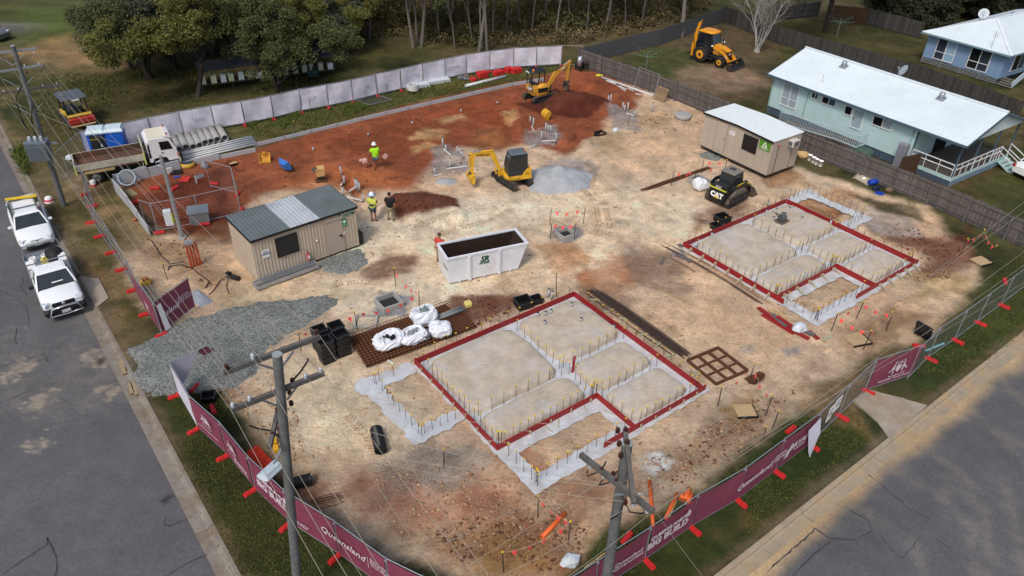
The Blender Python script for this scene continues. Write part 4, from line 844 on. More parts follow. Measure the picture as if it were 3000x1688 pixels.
mb=MB();mb.add([(.15,-.11,.75),(.45,-.11,.75),(.62,-.11,1.4),(.5,-.11,1.4)],[(0,1,2,3)]);mb.build('emblem',mletm,PR[5])
L5=math.dist(W[5],W[6]);mb=MB();mb.add([(L5-.9,-.16,1.6),(L5-.02,-.1,1.75),(L5-.1,-.3,1.1),(L5-.55,-.42,.05),(L5-.75,-.36,.5)],[(2,1,0),(4,3,2,0)]).build('folded_corner',mbw,PR[5])
for x0,x1,a,b in((.95,1.35,.75,1.55),(1.4,1.95,1.0,1.7)):
 q=sign(PR[6],'site_notice',mlet,x0,x1,a,b,-.04,[('DANGER' if x0<1 else 'SITE ENTRY',.075,mletn,0,.22),('PPE MUST\nBE WORN',.07,mletb,0,-.02)])
t=panel(G(2569,1054,FH),G(2706,1011,FH),'maroon banner panel with white crest standing at the right of the driveway',None,'full',False,0,.05,4.2);crest(t,1.5,1.1,1.25,-.1);text('Australian Government',.2,mletm,t,(1.45,-.1,.5),UPR(),depth=.002)
GREEN=[(2694,1023),(2756,961),(2835,909),(2903,859),(2972,810),(3050,752)]
W=[G(*p,FH)for p in GREEN]
for i in range(len(W)-1):
 panel(W[i],W[i+1],'bare wire fence panel beyond the crest banner on the right street','bare wire panels on the right street');a=math.atan2(W[i+1][1]-W[i][1],W[i+1][0]-W[i][0])
 foot(W[i+1][0]+.1,W[i+1][1]-.15,.06,a+1.57,'red plastic foot under the bare wire panels on the right street','red feet of the bare wire panels')
W=[G(*p,FH)for p in[(446,886),(406,830),(369,762),(336,704),(305,656),(272,610),(247,571),(251,525),(232,491),(183,462)]]
lb=['maroon banner panel seen edge-on beside the open maroon gate','wire panel with a maroon strip, second up from the open maroon gate']
t=panel(W[1],W[0],lb[0],None,'full',False,0,0,1.);crest(t,.9,1.1,.8,-.09)
t=panel(W[2],W[1],lb[1],None,'half',False,0,.4,2.)
for i in range(2,len(W)-1):panel(W[i+1],W[i],'bare wire fence panel on the verge beside the parked white cars','bare wire panels beside the parked cars')
for i in range(1,len(W)-1):foot(W[i][0]-.1,W[i][1]-.1,.06,math.atan2(W[i+1][1]-W[i][1],W[i+1][0]-W[i][0])+1.57,'red plastic foot on the verge under the bare wire fence by the parked cars','red feet beside the parked cars')
panel(G(153,454,FH),G(232,386,FH),'bare wire panel joining the verge fence to the white back row',None)
t=panel(G(446,886,FH),G(549,813,FH),'open maroon gate panel reading Queensland and Good jobs beside the gravel',None,'full',False,0,0,.5)
text('sland',.42,mletm,t,(.85,-.1,1.0),UPR(),shear=.35,depth=.002,bold=.006);text('Good jobs\nBetter services\nGreat lifestyle',.16,mletm,t,(1.3,-.1,1.15),UPR(),align='LEFT',depth=.002);mb=MB();mb.box((1.2,-.1,1.05),(.02,.006,.5));mb.build('divider',mletm,t)
mb=MB();mb.add([(.06,-.12,1.7),(.3,-.14,1.72),(.42,-.2,.2),(.12,-.16,.2)],[(0,1,2,3)]);mb.build('folded_edge',mlet,t)
p=G(446,886,FH);foot(p[0]+.05,p[1]-.15,.03,.8,'red plastic foot of the open maroon gate at the edge of the gravel',None)
W=[Q('N',x,y,FH)for x,y in((720,810),(1390,690),(2020,545),(1945,260),(1545,155))]
for i in range(len(W)-1):panel(W[i],W[i+1],'bare wire fence panel round the open pit behind the site office','wire panels round the open pit')
panel(Q('N',545,755,FH),W[0],'short bare wire panel closing the pit fence beside the concrete wall',None)
for r,x,y,a in(('N',870,1270,.4),('N',1555,1140,.3),('N',2120,930,1.7),('N',2050,690,1.6),('N',1700,525,-.2),('N',800,595,.3),('N',1105,595,1.2),('N',490,810,.6)):foot(*Q(r,x,y),.03,a,'red plastic foot of the wire fence round the open pit','red feet round the open pit')
for r,x,y,a,z in(('N',1275,440,.1,.02),('N',1250,478,.1,.02),('C1',1365,150,1.3,.05),('C1',1490,300,-1.0,.05),('C3',800,1195,.9,.05),('C4',155,440,.7,.05),('B4',1140,1240,-.1,.05),('B4',1790,748,1.2,.05)):foot(*Q(r,x,y),z,a,'loose red fence foot lying apart on the ground','loose red fence feet')
# ================================================================ PALING FENCES
def paling(name,pts,label,h=1.65,m=mtim,side=-1,gap=.012,pw=.1,step=2.4,rails=True):
 t=thing(name,label,'paling fence',(*pts[0],0));o=Vector((*pts[0],0));mp=MB();mr_=MB()
 for(a,b)in zip(pts[:-1],pts[1:]):
  a,b=Vector((*a,0))-o,Vector((*b,0))-o;L=(b-a).length;d=(b-a)/L;n=Vector((d.y,-d.x,0))*(-side);k=int(L/(pw+gap));ang=math.atan2(d.y,d.x)
  for i in range(k):
   p=a+d*((i+.5)*(pw+gap));hh=h+random.uniform(-.03,.03);mp.box((p.x,p.y,hh/2+.03),(pw,.016,hh-.05),ang,rx=random.uniform(-.01,.01))
  if rails:
   for z in(.3,.95,1.5):q=n*.04;mr_.plank(a+q+Vector((0,0,z*h/1.65)),b+q+Vector((0,0,z*h/1.65)),.045,.08)
  nn=max(1,int(L/step))
  for i in range(nn+1):
   p=a+d*(L*i/nn)+n*.09;mb=MB();mb.box((p.x,p.y,h/2),(.1,.1,h+.04),ang);mb.build('post',m,t)
 mp.build('palings',m,t)
 if rails:mr_.build('rails',m,t)
 return t
mtdk=mat('dark_paling',srgb(66,64,62),.9,var=.3,scale=4,island=.35);mtbr=mat('brown_paling',srgb(78,58,42),.9,var=.25,scale=4)
paling('paling_fence',[(5.6,68.8),(13.2,60.5),(23.7,46.9),(26.6,43.1),(29.4,38.9),(35,31.)],'long grey paling fence between the site and the mint green house',1.62,mtim,-1,.02)
paling('paling_fence',[(5.6,68.9),(9.2,71.9),(14.2,76.),(22.6,85.2)],'grey paling fence running from the site corner past the yellow backhoe',1.6,mat('grey_paling',srgb(84,86,88),.9,var=.25,scale=4),1)
paling('paling_fence',[(22.6,85.2)]+[Q('A4',x,y,1.7)for x,y in((100,205),(560,330),(1180,505),(1941,770))],'dark grey paling fence between the mint green house and the blue house',1.7,mtdk,1,.01)
paling('paling_fence',[Q('A4',60,45,1.7),Q('A4',400,12,1.7)],'rail-backed paling fence at the far end of the yard left of the big trunk',1.7,mtdk,-1,.01)
paling('paling_fence',[Q('A4',510,40,1.7),Q('A4',775,65,1.7)],'brown paling fence section under the dark trees',1.7,mtbr,1,.01,rails=False)
paling('paling_fence',[Q('A4',778,66,1.7),Q('A4',1190,170,1.7)],'dark paling fence section behind the blue house yard',1.7,mtdk,1,.01,rails=False)
def sleepers(name,pts,h0,h1,label,group=None):
 t=thing(name,label,'retaining wall',(*pts[0],0));o=Vector((*pts[0],0));tot=sum(math.dist(a,b)for a,b in zip(pts[:-1],pts[1:]));s=0
 for a,b in zip(pts[:-1],pts[1:]):
  L=math.dist(a,b);n=max(1,round(L/2.2));A,B=Vector((*a,0))-o,Vector((*b,0))-o
  for i in range(n):
   h=h0+(h1-h0)*(s+L*(i+.5)/n)/tot;p,q=A+(B-A)*(i/n),A+(B-A)*((i+1)/n);k=max(1,round(h/.2));d=(q-p).normalized()
   for j in range(k):mb=MB();z=h*(j+.5)/k;mb.plank(p+d*.03+Vector((0,0,z)),q-d*.03+Vector((0,0,z)),.08,h/k-.006);mb.build('sleeper',mslp,t)
   mb=MB();mb.box((p.x,p.y,h/2),(.09,.12,h+.06),math.atan2(d.y,d.x));mb.build('post',mgal,t)
  s+=L
 return t
mslp=mat('pale_concrete_sleeper',srgb(176,178,182),.8,var=.08,scale=3)
sleepers('sleeper_wall',[Q('A1',880,1400,.1),Q('A1',1370,1270,.1)],.85,.6,'pale concrete sleeper wall behind the coiled pipe, under the white truck')
sleepers('sleeper_wall',[Q('A1',1380,1255,.1),Q('A1',1941,1140,.1)],.4,.25,'low pale concrete edge below the long white pipes, right of the truck cab')
sleepers('sleeper_wall',[Q('A2',0,1105,.05),Q('A2',980,868,.05),Q('A2',1941,650,.05),Q('A3',245,610,.05)],.25,.3,'long low pale concrete edge along the back of the red earth')
sleepers('sleeper_wall',[Q('N',205,620,.05),Q('N',430,890,.05),Q('N',725,1290,.05)],.95,.6,'pale concrete sleeper wall running down the left side of the pit')
# ================================================================ HOUSES
def wall_hit(o,a,r,x,y,off=0.):
 d=ray(*S(r,x,y));e=np.array([math.cos(a),math.sin(a)]);n=np.array([-e[1],e[0]]);oo=np.array(o[:2])
 t=(oo@n+off)/(d[:2]@n);q=CO+t*d;return float((q[:2]-oo)@e),float(q[2])
mmint=mat('mint_cladding',srgb(180,206,207),.6,var=.06,scale=1.2,dirt=srgb(150,182,176),dirt_amt=.4)
mblue=mat('blue_cladding',srgb(124,152,184),.6,var=.05,scale=1.2)
mhroof=mat('white_iron_roof',srgb(216,228,232),.45,var=.045,scale=.7,dirt=srgb(196,208,214),dirt_amt=.5)
mslate=mat('slate_blue_trim',srgb(72,94,108),.6,var=.08)
mslat=mat('grey_blue_slats',srgb(80,98,116),.7,var=.15,scale=3)
mcurt=mat('pale_curtain',srgb(150,164,172),.8,var=.2,scale=9)
mlatt=mat('security_lattice',srgb(150,168,176),.6,var=.1)
mdeck=mat('deck_boards',srgb(92,84,76),.8,var=.2)
def clad(mb,L,z0,z1,y,lap=.16):
 n=max(1,int((z1-z0)/lap));h=(z1-z0)/n;vs=[]
 for i in range(n):vs+=[(0,y-.018,z0+i*h),(0,y,z0+(i+1)*h)]
 k=len(vs);mb.add(vs+[(L,p[1],p[2])for p in vs],[(i,k+i,k+i+1,i+1)for i in range(k-1)])
def opening(parent,name,x0,x1,z0,z1,y,panes,frame_m_,w=.05,sill=False):
 """a window or door on a wall whose outside is -y: frame is a part with its panes"""
 mb=MB();xm=[x0]+[q[0]for q in panes[1:]]+[x1]
 mb.box(((x0+x1)/2,y-.02,z1),(x1-x0+w,.07,w));mb.box(((x0+x1)/2,y-.02,z0),(x1-x0+w,.09,w))
 for x in xm:mb.box((x,y-.022,(z0+z1)/2),(w,.066,z1-z0-w))
 f=mb.build(name,frame_m_,parent)
 for i,q in enumerate(panes):
  a,b=xm[i],xm[i+1];mm=q[1];zs=[z0]+list(q[2:])+[z1]
  for c,d in zip(zs[:-1],zs[1:]):
   m2=MB();m2.box(((a+b)/2,y-.008-.004*(c>z0),(c+d)/2),(b-a-w*.9,.014,d-c-w*.6));m2.build('pane',mm,f)
  for c in q[2:]:m2=MB();m2.box(((a+b)/2,y-.03,c),(b-a-w,.05,w*.8));m2.build('rail',frame_m_,f)
 return f
e1=np.array(G(2250,216,3.2));e2=np.array(G(2833.5,429,3.2));hu=(e2-e1)/np.linalg.norm(e2-e1);hn=np.array([-hu[1],hu[0]])
HA=math.atan2(hu[1],hu[0]);HO=e1+hn*.45+hu*.35;RL=float(np.linalg.norm(e2-e1));HL=RL-.7;HD=7.3;FLR=.62;DECK=3.2
h1=thing('weatherboard_house','long mint green weatherboard house with white gable roof, side ramp and corner deck','house',(*HO,0),HA)
wh=lambda x,y,off=0.:wall_hit(HO,HA,'A4',x,y,off)
WL=HL-DECK
mb=MB();mb.box((WL/2,HD/2,(FLR+3.1)/2),(WL,HD-.02,3.1-FLR));clad(mb,WL,FLR,3.05,-.0);mb.build('wall',mmint,h1)
RH=1.42;ov=.45;mr2=MB()
def slope(mb,L0,L1,yA,yB,z0,z1,rev):sheet_roof(mb,(L0,yA,z0)if not rev else(L1,yA,z0),(L1-L0,0,0)if not rev else(L0-L1,0,0),(0,yB-yA,z1-z0),.19,.018)
slope(mr2,-.35,RL-.35,-ov,HD/2,3.2,3.2+RH,False);slope(mr2,-.35,RL-.35,HD+ov,HD/2,3.2,3.2+RH,True)
rf=mr2.build('roof',mhroof,h1)
mb=MB();mb.tube([(-.36,HD/2,3.23+RH),(RL-.34,HD/2,3.23+RH)],.11,6);mb.build('ridge_cap',mat('ridge_white',srgb(204,216,222),.45),rf)
mb=MB();mb.plank((-.36,-ov-.06,3.14),(RL-.34,-ov-.06,3.14),.13,.13);mb.plank((-.36,HD+ov+.06,3.14),(RL-.34,HD+ov+.06,3.14),.13,.13);mb.build('gutter',mslate,h1)
mb=MB()
for x in(-.37,RL-.33):
 mb.plank((x,-ov,3.12),(x,HD/2,3.12+RH),.04,.16);mb.plank((x,HD/2,3.12+RH),(x,HD+ov,3.12),.04,.16)
mb.build('barge_board',mslate,h1)
mb=MB();mb.add([(HL+.1,-ov+.1,3.14),(HL+.1,HD+ov-.1,3.14),(HL+.1,HD/2,3.1+RH),(HL-.1,-ov+.1,3.14),(HL-.1,HD+ov-.1,3.14),(HL-.1,HD/2,3.1+RH)],[(0,1,2),(5,4,3),(0,3,4,1)]);mgbl=mat('gable_white',srgb(206,220,220),.6);mb.build('gable',mgbl,h1);mb=MB();mb.add([(-.0,0,3.1),(-.0,HD,3.1),(-.0,HD/2,3.1+RH),(-.05,0,3.1),(-.05,HD,3.1),(-.05,HD/2,3.1+RH)],[(5,4,3),(0,1,2),(0,3,4,1),(1,4,5,2),(2,5,3,0)]);mb.build('gable',mgbl,h1)
mb=MB();mb.box((HL/2,-.22,3.1),(HL,.44,.02));mb.build('soffit',mmint,h1)
for x in(.06,*[q for q in(wh(290,780)[0],)],WL-.25):mb=MB();mb.box((x,-.07,1.9),(.08,.07,2.5));mb.build('downpipe',mat('mint_trim',srgb(150,184,180),.6),h1)
def win(px,mats,name='window',rails=(),fm=None,split=None):
 c=[wh(*p)for p in px];x0=(c[0][0]+c[3][0])/2;x1=(c[1][0]+c[2][0])/2;z1=(c[0][1]+c[1][1])/2;z0=(c[2][1]+c[3][1])/2
 k=len(mats);panes=[(x0+(x1-x0)*i/k,m_,*[z0+(z1-z0)*q for q in rails])for i,m_ in enumerate(mats)]
 return opening(h1,name,x0,x1,z0,z1,-.02,panes,fm or mwhite),(x0,x1,z0,z1)
win([(125,630),(245,655),(210,828),(95,790)],(mlatt,mcurt),rails=(.35,));win([(340,698),(385,712),(378,755),(332,740)],(mglass,mglassb))
win([(418,725),(520,762),(508,810),(410,778)],(mglass,mglassb));win([(592,795),(645,815),(632,880),(580,860)],(mglass,))
d,b4=win([(662,818),(738,848),(700,985),(625,960)],(mlatt,),'door');mb=MB();mb.box((b4[0]+.1,-.1,(b4[2]+b4[3])/2),(.05,.06,.16));mb.build('handle',mblack,d)
win([(808,872),(952,925),(935,992),(793,942)],(mglass,mcurt))
for x0,x1,y,vert in((0,WL,0,0),(WL,HL,0,0)):
 n=max(1,int((x1-x0)/1.9))
 for i in range(n):
  a,b=x0+(x1-x0)*i/n,x0+(x1-x0)*(i+1)/n;mb=MB()
  for z in(.1,.23,.36,.49):mb.box(((a+b)/2,y-.0,z),(b-a-.1,.03,.085))
  mb.box((a+.05,y,.3),(.1,.06,.6));mb.build('skirt_slats',mslat,h1)
n=4
for i in range(n):
 a,b=HD*i/n,HD*(i+1)/n;mb=MB()
 for z in(.1,.23,.36,.49):mb.box((HL,(a+b)/2,z),(.03,b-a-.1,.085))
 mb.box((HL,a+.05,.3),(.06,.1,.6));mb.build('skirt_slats',mat('pale_slats',srgb(126,150,172),.7,var=.12),h1)
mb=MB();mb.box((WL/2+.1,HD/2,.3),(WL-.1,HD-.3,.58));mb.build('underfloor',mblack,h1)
mb=MB();mb.box((WL+DECK/2,HD/2,FLR-.03),(DECK+.02,HD+.04,.06));mb.build('deck_floor',mdeck,h1)
mb=MB();mb.plank((WL,-.03,FLR-.06),(HL+.04,-.03,FLR-.06),.05,.24);mb.plank((HL+.04,-.05,FLR-.06),(HL+.04,HD,FLR-.06),.05,.24);mb.build('deck_beam',mmint,h1)
for x,y in((HL-.05,.05),(HL-.05,2.4),(HL-.05,4.8),(HL-.05,HD-.05),(WL+.06,.05)):mb=MB();mb.box((x,y,(FLR+3.12)/2),(.1,.1,3.12-FLR));mb.build('post',mslate,h1)
def railing(parent,a,b,z,h=.95,n=2,name='railing',m=mwhite,bal=0):
 mb=MB();A,B=Vector((*a,z)),Vector((*b,z));d=B-A;k=3 if not bal else int(d.length/bal)
 for i in range(n):q=Vector((0,0,h*(1-.36*i)if not bal else(h if i==0 else.1)));mb.plank(A+q,B+q,.045,.06)
 for i in range(k+1):p=A+d*i/k;mb.bar(p,p+Vector((0,0,h)),.035 if not bal else.02)
 return mb.build(name,m,parent)
railing(h1,(WL+.1,.0),(HL-.1,.0),FLR);railing(h1,(HL,.1),(HL,2.35),FLR);railing(h1,(HL,2.45),(HL,4.75),FLR);railing(h1,(HL,4.85),(HL,HD-1.3),FLR)
mb=MB();mb.box((WL+.03,HD/2,1.9),(.04,HD,2.5));mb.build('deck_wall',mmint,h1)
mb=MB();mb.box((WL+.1,3.6,FLR+1.0),(.05,1.6,2.0));mb.build('deck_door',mglass,h1)
st=MB()
for i in range(4):st.box((HL+.25+.28*i,HD-.75,FLR-.13-.14*i),(.3,1.1,.05))
for y in(HD-1.32,HD-.18):st.plank((HL,y,FLR-.1),(HL+1.2,y,FLR-.7),.04,.16)
st.build('stairs',mmint,h1)
for y in(HD-1.35,HD-.15):
 mb=MB()
 for z in(.92,.5):mb.plank((HL,y,FLR+z),(HL+1.3,y,z),.04,.05)
 for x,z in((HL+.02,FLR),(HL+1.28,0)):mb.bar((x,y,z),(x,y,z+.95),.04)
 mb.build('stair_rail',mwhite,h1)
rx0,rx1=wh(95,880,-1.2)[0],wh(720,960,-1.2)[0]
mb=MB();mb.plank((rx0,-.75,.12),(rx1-1.6,-.75,FLR-.05),1.1,.08);mb.box((rx1-.8,-.75,FLR-.05),(1.6,1.15,.1));mb.build('ramp',mdeck,h1)
mb=MB();A=Vector((rx0,-1.3,.15));B=Vector((rx1-1.6,-1.3,FLR));Cc=Vector((rx1,-1.3,FLR));D=Vector((rx1,-.2,FLR))
for p,q in((A,B),(B,Cc),(Cc,D)):
 for z in(.1,.95):mb.plank(p+Vector((0,0,z)),q+Vector((0,0,z)),.05,.05)
 k=max(2,int((q-p).length/.13))
 for i in range(k+1):r=p+(q-p)*i/k;mb.bar(r+Vector((0,0,.1)),r+Vector((0,0,.95)),.022)
mb.build('ramp_railing',mat('rail_blue_white',srgb(196,212,220),.5),h1)
def vent(x,y):
 z=3.2+RH*(y+ov)/(HD/2+ov);mb=MB();mb.box((x,y,z+.05),(.55,.5,.06),rx=.34);mb.lathe((x,y,z+.05),[(.16,0),(.16,.18),(.2,.2),(.21,.3),(.14,.42),(.02,.45)],12);mb.build('roof_vent',mgal,rf)
vent(*[float(q)for q in(RL*.235,HD/2-.75)]);vent(RL*.72,HD/2-.75)
def dish(parent,x,y,z,r,az,arm):
 mb=MB();c=Vector((x,y,z+.75));d=Vector((math.cos(az)*.85,math.sin(az)*.85,.5)).normalized();q=d.to_track_quat('Z','Y').to_matrix().to_4x4();m2=MB()
 m2.lathe((0,0,0),[(0.01,-.08),(r*.5,-.05),(r*.85,.02),(r,.06),(r*.98,.07),(r*.5,-.03),(.01,-.06)],20);m2.tube([(0,-r*.9,.05),(0,-.05,.45)],.015,5);m2.box((0,-.03,.46),(.08,.08,.12));m2.move(Matrix.Translation(c)@q);mb=m2
 mb.tube([(x+arm[0],y+arm[1],z+arm[2]),tuple(c)],.025,5);mb.tube([(x-.25,y+.2,z-.1),tuple(c)],.02,5);return mb.build('satellite_dish',mat('dish_grey',srgb(172,182,188),.5,metal=.2),parent)
p=wall_hit(HO,HA,'A4',605,385,-(HD/2+.4));dish(rf,p[0]-.1,HD/2+.3,4.35,.42,-2.2,(-.7,.2,.0))
p=wall_hit(HO,HA,'A4',325,630,-.9);mb=MB();z=3.2+RH*.95/(HD/2+ov);mb.tube([(p[0],.5,z-.1),(p[0],.5,z+.75)],.045,7);mb.lathe((p[0],.5,z),[(.18,-.06),(.06,.1)],8);mb.build('vent_pipe',mwhite,rf)
p=[Q('A4',1020,1200,.3)]
def local(o,a,x,y):c,s=math.cos(a),math.sin(a);return(o[0]+c*x-s*y,o[1]+s*x+c*y)
xm=wh(1010,1180,-.35)[0];t=thing('meter_box','tall grey metal cabinet against the mint green house wall','cabinet',(*local(HO,HA,xm,-.5),0),HA)
mb=MB();mb.box((0,.12,.95),(.62,.42,1.9),bev=.03);mb.build('cabinet',mat('cabinet_grey',srgb(138,138,148),.5,var=.08),t);mb=MB();mb.box((.0,-.1,.95),(.5,.02,1.6));mb.build('door',mat('cabinet_door',srgb(128,128,138),.5),t)
a=local(HO,HA,wh(1130,1200,-.3)[0],-.1);b=local(HO,HA,wh(1130,1200,-.3)[0]-.3,-1.7);paling('paling_fence',[a,b],'short brown paling return beside the grey cabinet',1.5,mtbr,1,.01,rails=False)
t=thing('covered_trailer','green tarpaulin covered heap between the ramp and the paling fence','tarpaulin',(*local(HO,HA,wh(715,1110,-.6)[0],-.85),0),HA)
mb=MB();n=18;secs=[]
for k,(s_,z)in enumerate(((1.,0),(1.,.5),(.92,.62),(.6,.66),(.2,.72))):secs.append([(1.05*s_*(abs(math.cos(2*math.pi*j/n))**.5)*(1 if math.cos(2*math.pi*j/n)>0 else-1),.5*s_*(abs(math.sin(2*math.pi*j/n))**.5)*(1 if math.sin(2*math.pi*j/n)>0 else-1),z+random.uniform(-.05,.05))for j in range(n)])
mb.loft(secs,True);mb.build('cover',mat('green_tarp',srgb(66,90,82),.6,var=.25,scale=5),t)
z_e=2.85;e1=np.array(Q('A4',1172,240,z_e));e2=np.array(Q('A4',1845,425,z_e));hu2=(e2-e1)/np.linalg.norm(e2-e1);hn2=np.array([-hu2[1],hu2[0]])
HA2=math.atan2(hu2[1],hu2[0]);W2=float(np.linalg.norm(e2-e1));HO2=e1+hn2*.5+hu2*.5;B2,D2=W2-1.,16.
h2=thing('blue_house','pale blue house with white hipped roof, big screened windows and side stairs','house',(*HO2,0),HA2)
wb=lambda x,y,off=0.:wall_hit(HO2,HA2,'A4',x,y,off)
mb=MB();mb.box((B2/2,D2/2,(FLR+2.8)/2-.05),(B2,D2,2.85-FLR));mb.build('wall',mblue,h2)
hw=W2/2;rz=z_e+hw*.40;mb=MB();o=(-.5,-.5)
P_=lambda x,y,z:(x+o[0],y+o[1],z)
A0,A1,A2,A3=P_(0,0,z_e),P_(W2,0,z_e),P_(W2,D2+1,z_e),P_(0,D2+1,z_e);R0,R1=P_(hw,hw,rz),P_(hw,D2+1-hw,rz)
mb.add([A0,A1,A2,A3,R0,R1],[(0,1,4),(1,2,5,4),(2,3,5),(3,0,4,5)])
B0,B1,B2_,B3=P_(W2-.3,5.2,z_e+.002),P_(W2+6,5.2,z_e+.002),P_(W2+6,12,z_e),P_(hw,12,z_e);mb.add([P_(W2,4.4,z_e+.004),P_(W2+7,4.4,z_e+.004),P_(W2+7,7.6,z_e+1.25),P_(hw+1,7.6,z_e+1.27),P_(W2+7,11.,z_e)],[(0,1,2,3),(1,4,2)])
rf2=mb.build('roof',mhroof,h2)
mcapw=mat('hip_cap',srgb(226,234,238),.45)
for a,b in((A1,R0),(A0,R0),(R0,R1),(P_(W2+.02,4.4,z_e),P_(hw+1.2,7.6,z_e+1.3)),(P_(hw+1,7.6,z_e+1.28),P_(W2+7,7.6,z_e+1.28))):mb=MB();mb.plank(Vector(a)+Vector((0,0,.02)),Vector(b)+Vector((0,0,.02)),.2,.05);mb.build('hip_cap',mcapw,rf2)
mb=MB();mb.plank((-.55,-.55,z_e-.07),(W2-.45,-.55,z_e-.07),.12,.14);mb.plank((W2-.5,-.5,z_e-.07),(W2-.5,4.,z_e-.07),.12,.14);mb.build('gutter',mat('pale_gutter',srgb(120,146,156),.5),h2)
def win2(px,mats,zz=(.36,)):
 c=[wb(*p)for p in px];x0=(c[0][0]+c[3][0])/2;x1=(c[1][0]+c[2][0])/2;z1=(c[0][1]+c[1][1])/2;z0=(c[2][1]+c[3][1])/2;k=len(mats)
 return opening(h2,'window',x0,x1,z0,min(z1,z_e-.25),-.02,[(x0+(x1-x0)*i/k,m_,z0+(z1-z0)*zz[0])for i,m_ in enumerate(mats)],mwhite,.06)
mscr=mat('dark_blue_screen',srgb(44,52,64),.5,var=.15,scale=9);mblind2=mat('blue_blind',srgb(140,172,196),.6,var=.06)
win2([(1300,290),(1440,320),(1400,480),(1255,440)],(mscr,mblind2));win2([(1555,355),(1710,395),(1650,550),(1500,508)],(mglass,mscr))
n=4
for i in range(n):
 mb=MB()
 for z in(.12,.28,.44):mb.box((B2*(i+.5)/n,-.0,z),(B2/n-.12,.04,.08))
 mb.box((B2*i/n+.05,0,.3),(.1,.07,.6));mb.build('skirt_slats',mat('pale_skirt',srgb(128,132,130),.8),h2)
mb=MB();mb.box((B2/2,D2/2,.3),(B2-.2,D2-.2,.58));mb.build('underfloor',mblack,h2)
mb=MB();mb.box((B2-.4,-.06,1.6),(.08,.07,2.2));mb.build('downpipe',mblue,h2)
f=MB();f.box((B2+.02,2.6,1.75),(.05,2.2,1.6));w=f.build('window',mwhite,h2);f=MB();f.box((B2+.045,2.1,1.75),(.03,.95,1.45));f.build('pane',mglass,w);f=MB();f.box((B2+.045,3.15,1.75),(.03,.95,1.45));f.build('pane',mglassb,w)
mb=MB()
for i in range(4):mb.box((B2+.6,.95-.28*i,FLR-.1-.13*i),(1.3,.3,.05))
mb.build('stairs',mat('stair_grey',srgb(112,110,104),.8),h2)
mb=MB();mb.plank((B2+1.3,2.2,FLR+.75),(B2+1.3,-.1,.35),.05,.6);mb.build('stair_screen',mat('screen_white',srgb(196,210,224),.5),h2)
p=wb(1440,130,-3.);dish(rf2,2.0,4.6,z_e+.85,.48,-1.0,(-.3,-.3,-.15))
mb=MB();c=Vector((wb(1700,370)[0],-.3,z_e+.1));mb.tube([c,c+Vector((0,0,1.5))],.02,5)
for i in range(5):mb.bar(c+Vector((-.3,.1,1.0+.1*i)),c+Vector((.3,-.1,1.05+.1*i)),.012)
mb.bar(c+Vector((0,0,1.0)),c+Vector((0,0,1.55)),.02);mb.build('antenna',mgal,rf2)
mb=MB();mb.tube([(hw-.9,D2*.45,rz-.5),(hw-.9,D2*.45,rz-.05)],.06,6);mb.ball((hw-.9,D2*.45,rz+.02),.13,8,4);mb.build('vent_pipe',mgal,rf2)
def clothesline(r,x,y,h,s,label):
 p=Q(r,x,y);t=thing('clothesline',label,'clothesline',(*p,0),.5);mb=MB();mb.tube([(0,0,0),(0,0,h)],.035,6);mb.build('post',mgal,t);mb=MB()
 for i in range(4):a=i*math.pi/2;mb.tube([(0,0,h-.5),(s*math.cos(a),s*math.sin(a),h)],.02,5)
 for k in(.4,.7,1.):
  for i in range(4):a,b=i*math.pi/2,(i+1)*math.pi/2;mb.tube([(s*k*math.cos(a),s*k*math.sin(a),h-.5*(1-k)),(s*k*math.cos(b),s*k*math.sin(b),h-.5*(1-k))],.008,4)
 mb.build('frame',mat('line_green',srgb(96,128,96),.5),t)
clothesline('A4',520,280,1.9,1.7,'rotary clothesline in the yard behind the mint green house')
clothesline('A3',1015,535,1.7,1.6,'folded clothesline in the yard in front of the yellow backhoe')
# ================================================================ POWER POLES AND WIRES
mwire=mat('aluminium_wire',srgb(168,160,146),.5,metal=.2,var=.03)
mins=mat('brown_insulator',srgb(74,44,38),.3,var=.1);minw=mat('white_insulator',srgb(206,212,218),.25,var=.05)
marm=mat('crossarm_timber',srgb(96,94,92),.9,var=.3,scale=6,bump=.2,dirt=srgb(74,70,50),dirt_amt=.5)
def V3(px,py,z):return Vector((*G(px,py,z),z))
def insul(mb,p,s=1.):
 s*=.62;mb.lathe(p,[(.03*s,-.12*s),(.07*s,-.1*s),(.04*s,-.06*s),(.085*s,-.03*s),(.045*s,.02*s),(.075*s,.05*s),(.03*s,.1*s)],9)
def pole(name,label,base,top,r0,r1,m=mbark):
 t=thing(name,label,'power pole',(*base,0));b=Vector((*base,0));T=top-b;n=7;mb=MB()
 mb.tube([T*(i/n)for i in range(n+1)],[r0+(r1-r0)*i/n for i in range(n+1)],14);mb.build('post',m,t)
 mb=MB();mb.tube([T,T+T.normalized()*.03],r1*1.04,14);mb.build('cap',mat('pole_cap',srgb(150,156,158),.7),t);return t,b
def arm(t,b,p,q,w,h,m,ins,s=1.):
 mb=MB();mb.plank(p-b,q-b,w,h);a=mb.build('crossarm',m,t)
 for f,z,mm in ins:
  mb=MB();insul(mb,(p-b)+(q-p)*f+Vector((0,0,z)),s);mb.build('insulator',mm,a)
 return a
def wire(p,q,sag,label,group='overhead wires',r=.0072):
 n=24;p,q=Vector(p),Vector(q);o=p;mb=MB()
 mb.tube([(p-o)+(q-p)*(i/n)-Vector((0,0,sag*4*(i/n)*(1-i/n)))for i in range(n+1)],r,4);w=mb.build('power_line',mwire,None,o);return tag(w,label,'wire',group)
B1=(-27.29,39.57);T1=V3(37,135,9.7);p1,b1=pole('transformer_pole','tall timber pole on the left verge carrying a grey transformer and steel crossarms',B1,T1,.16,.115)
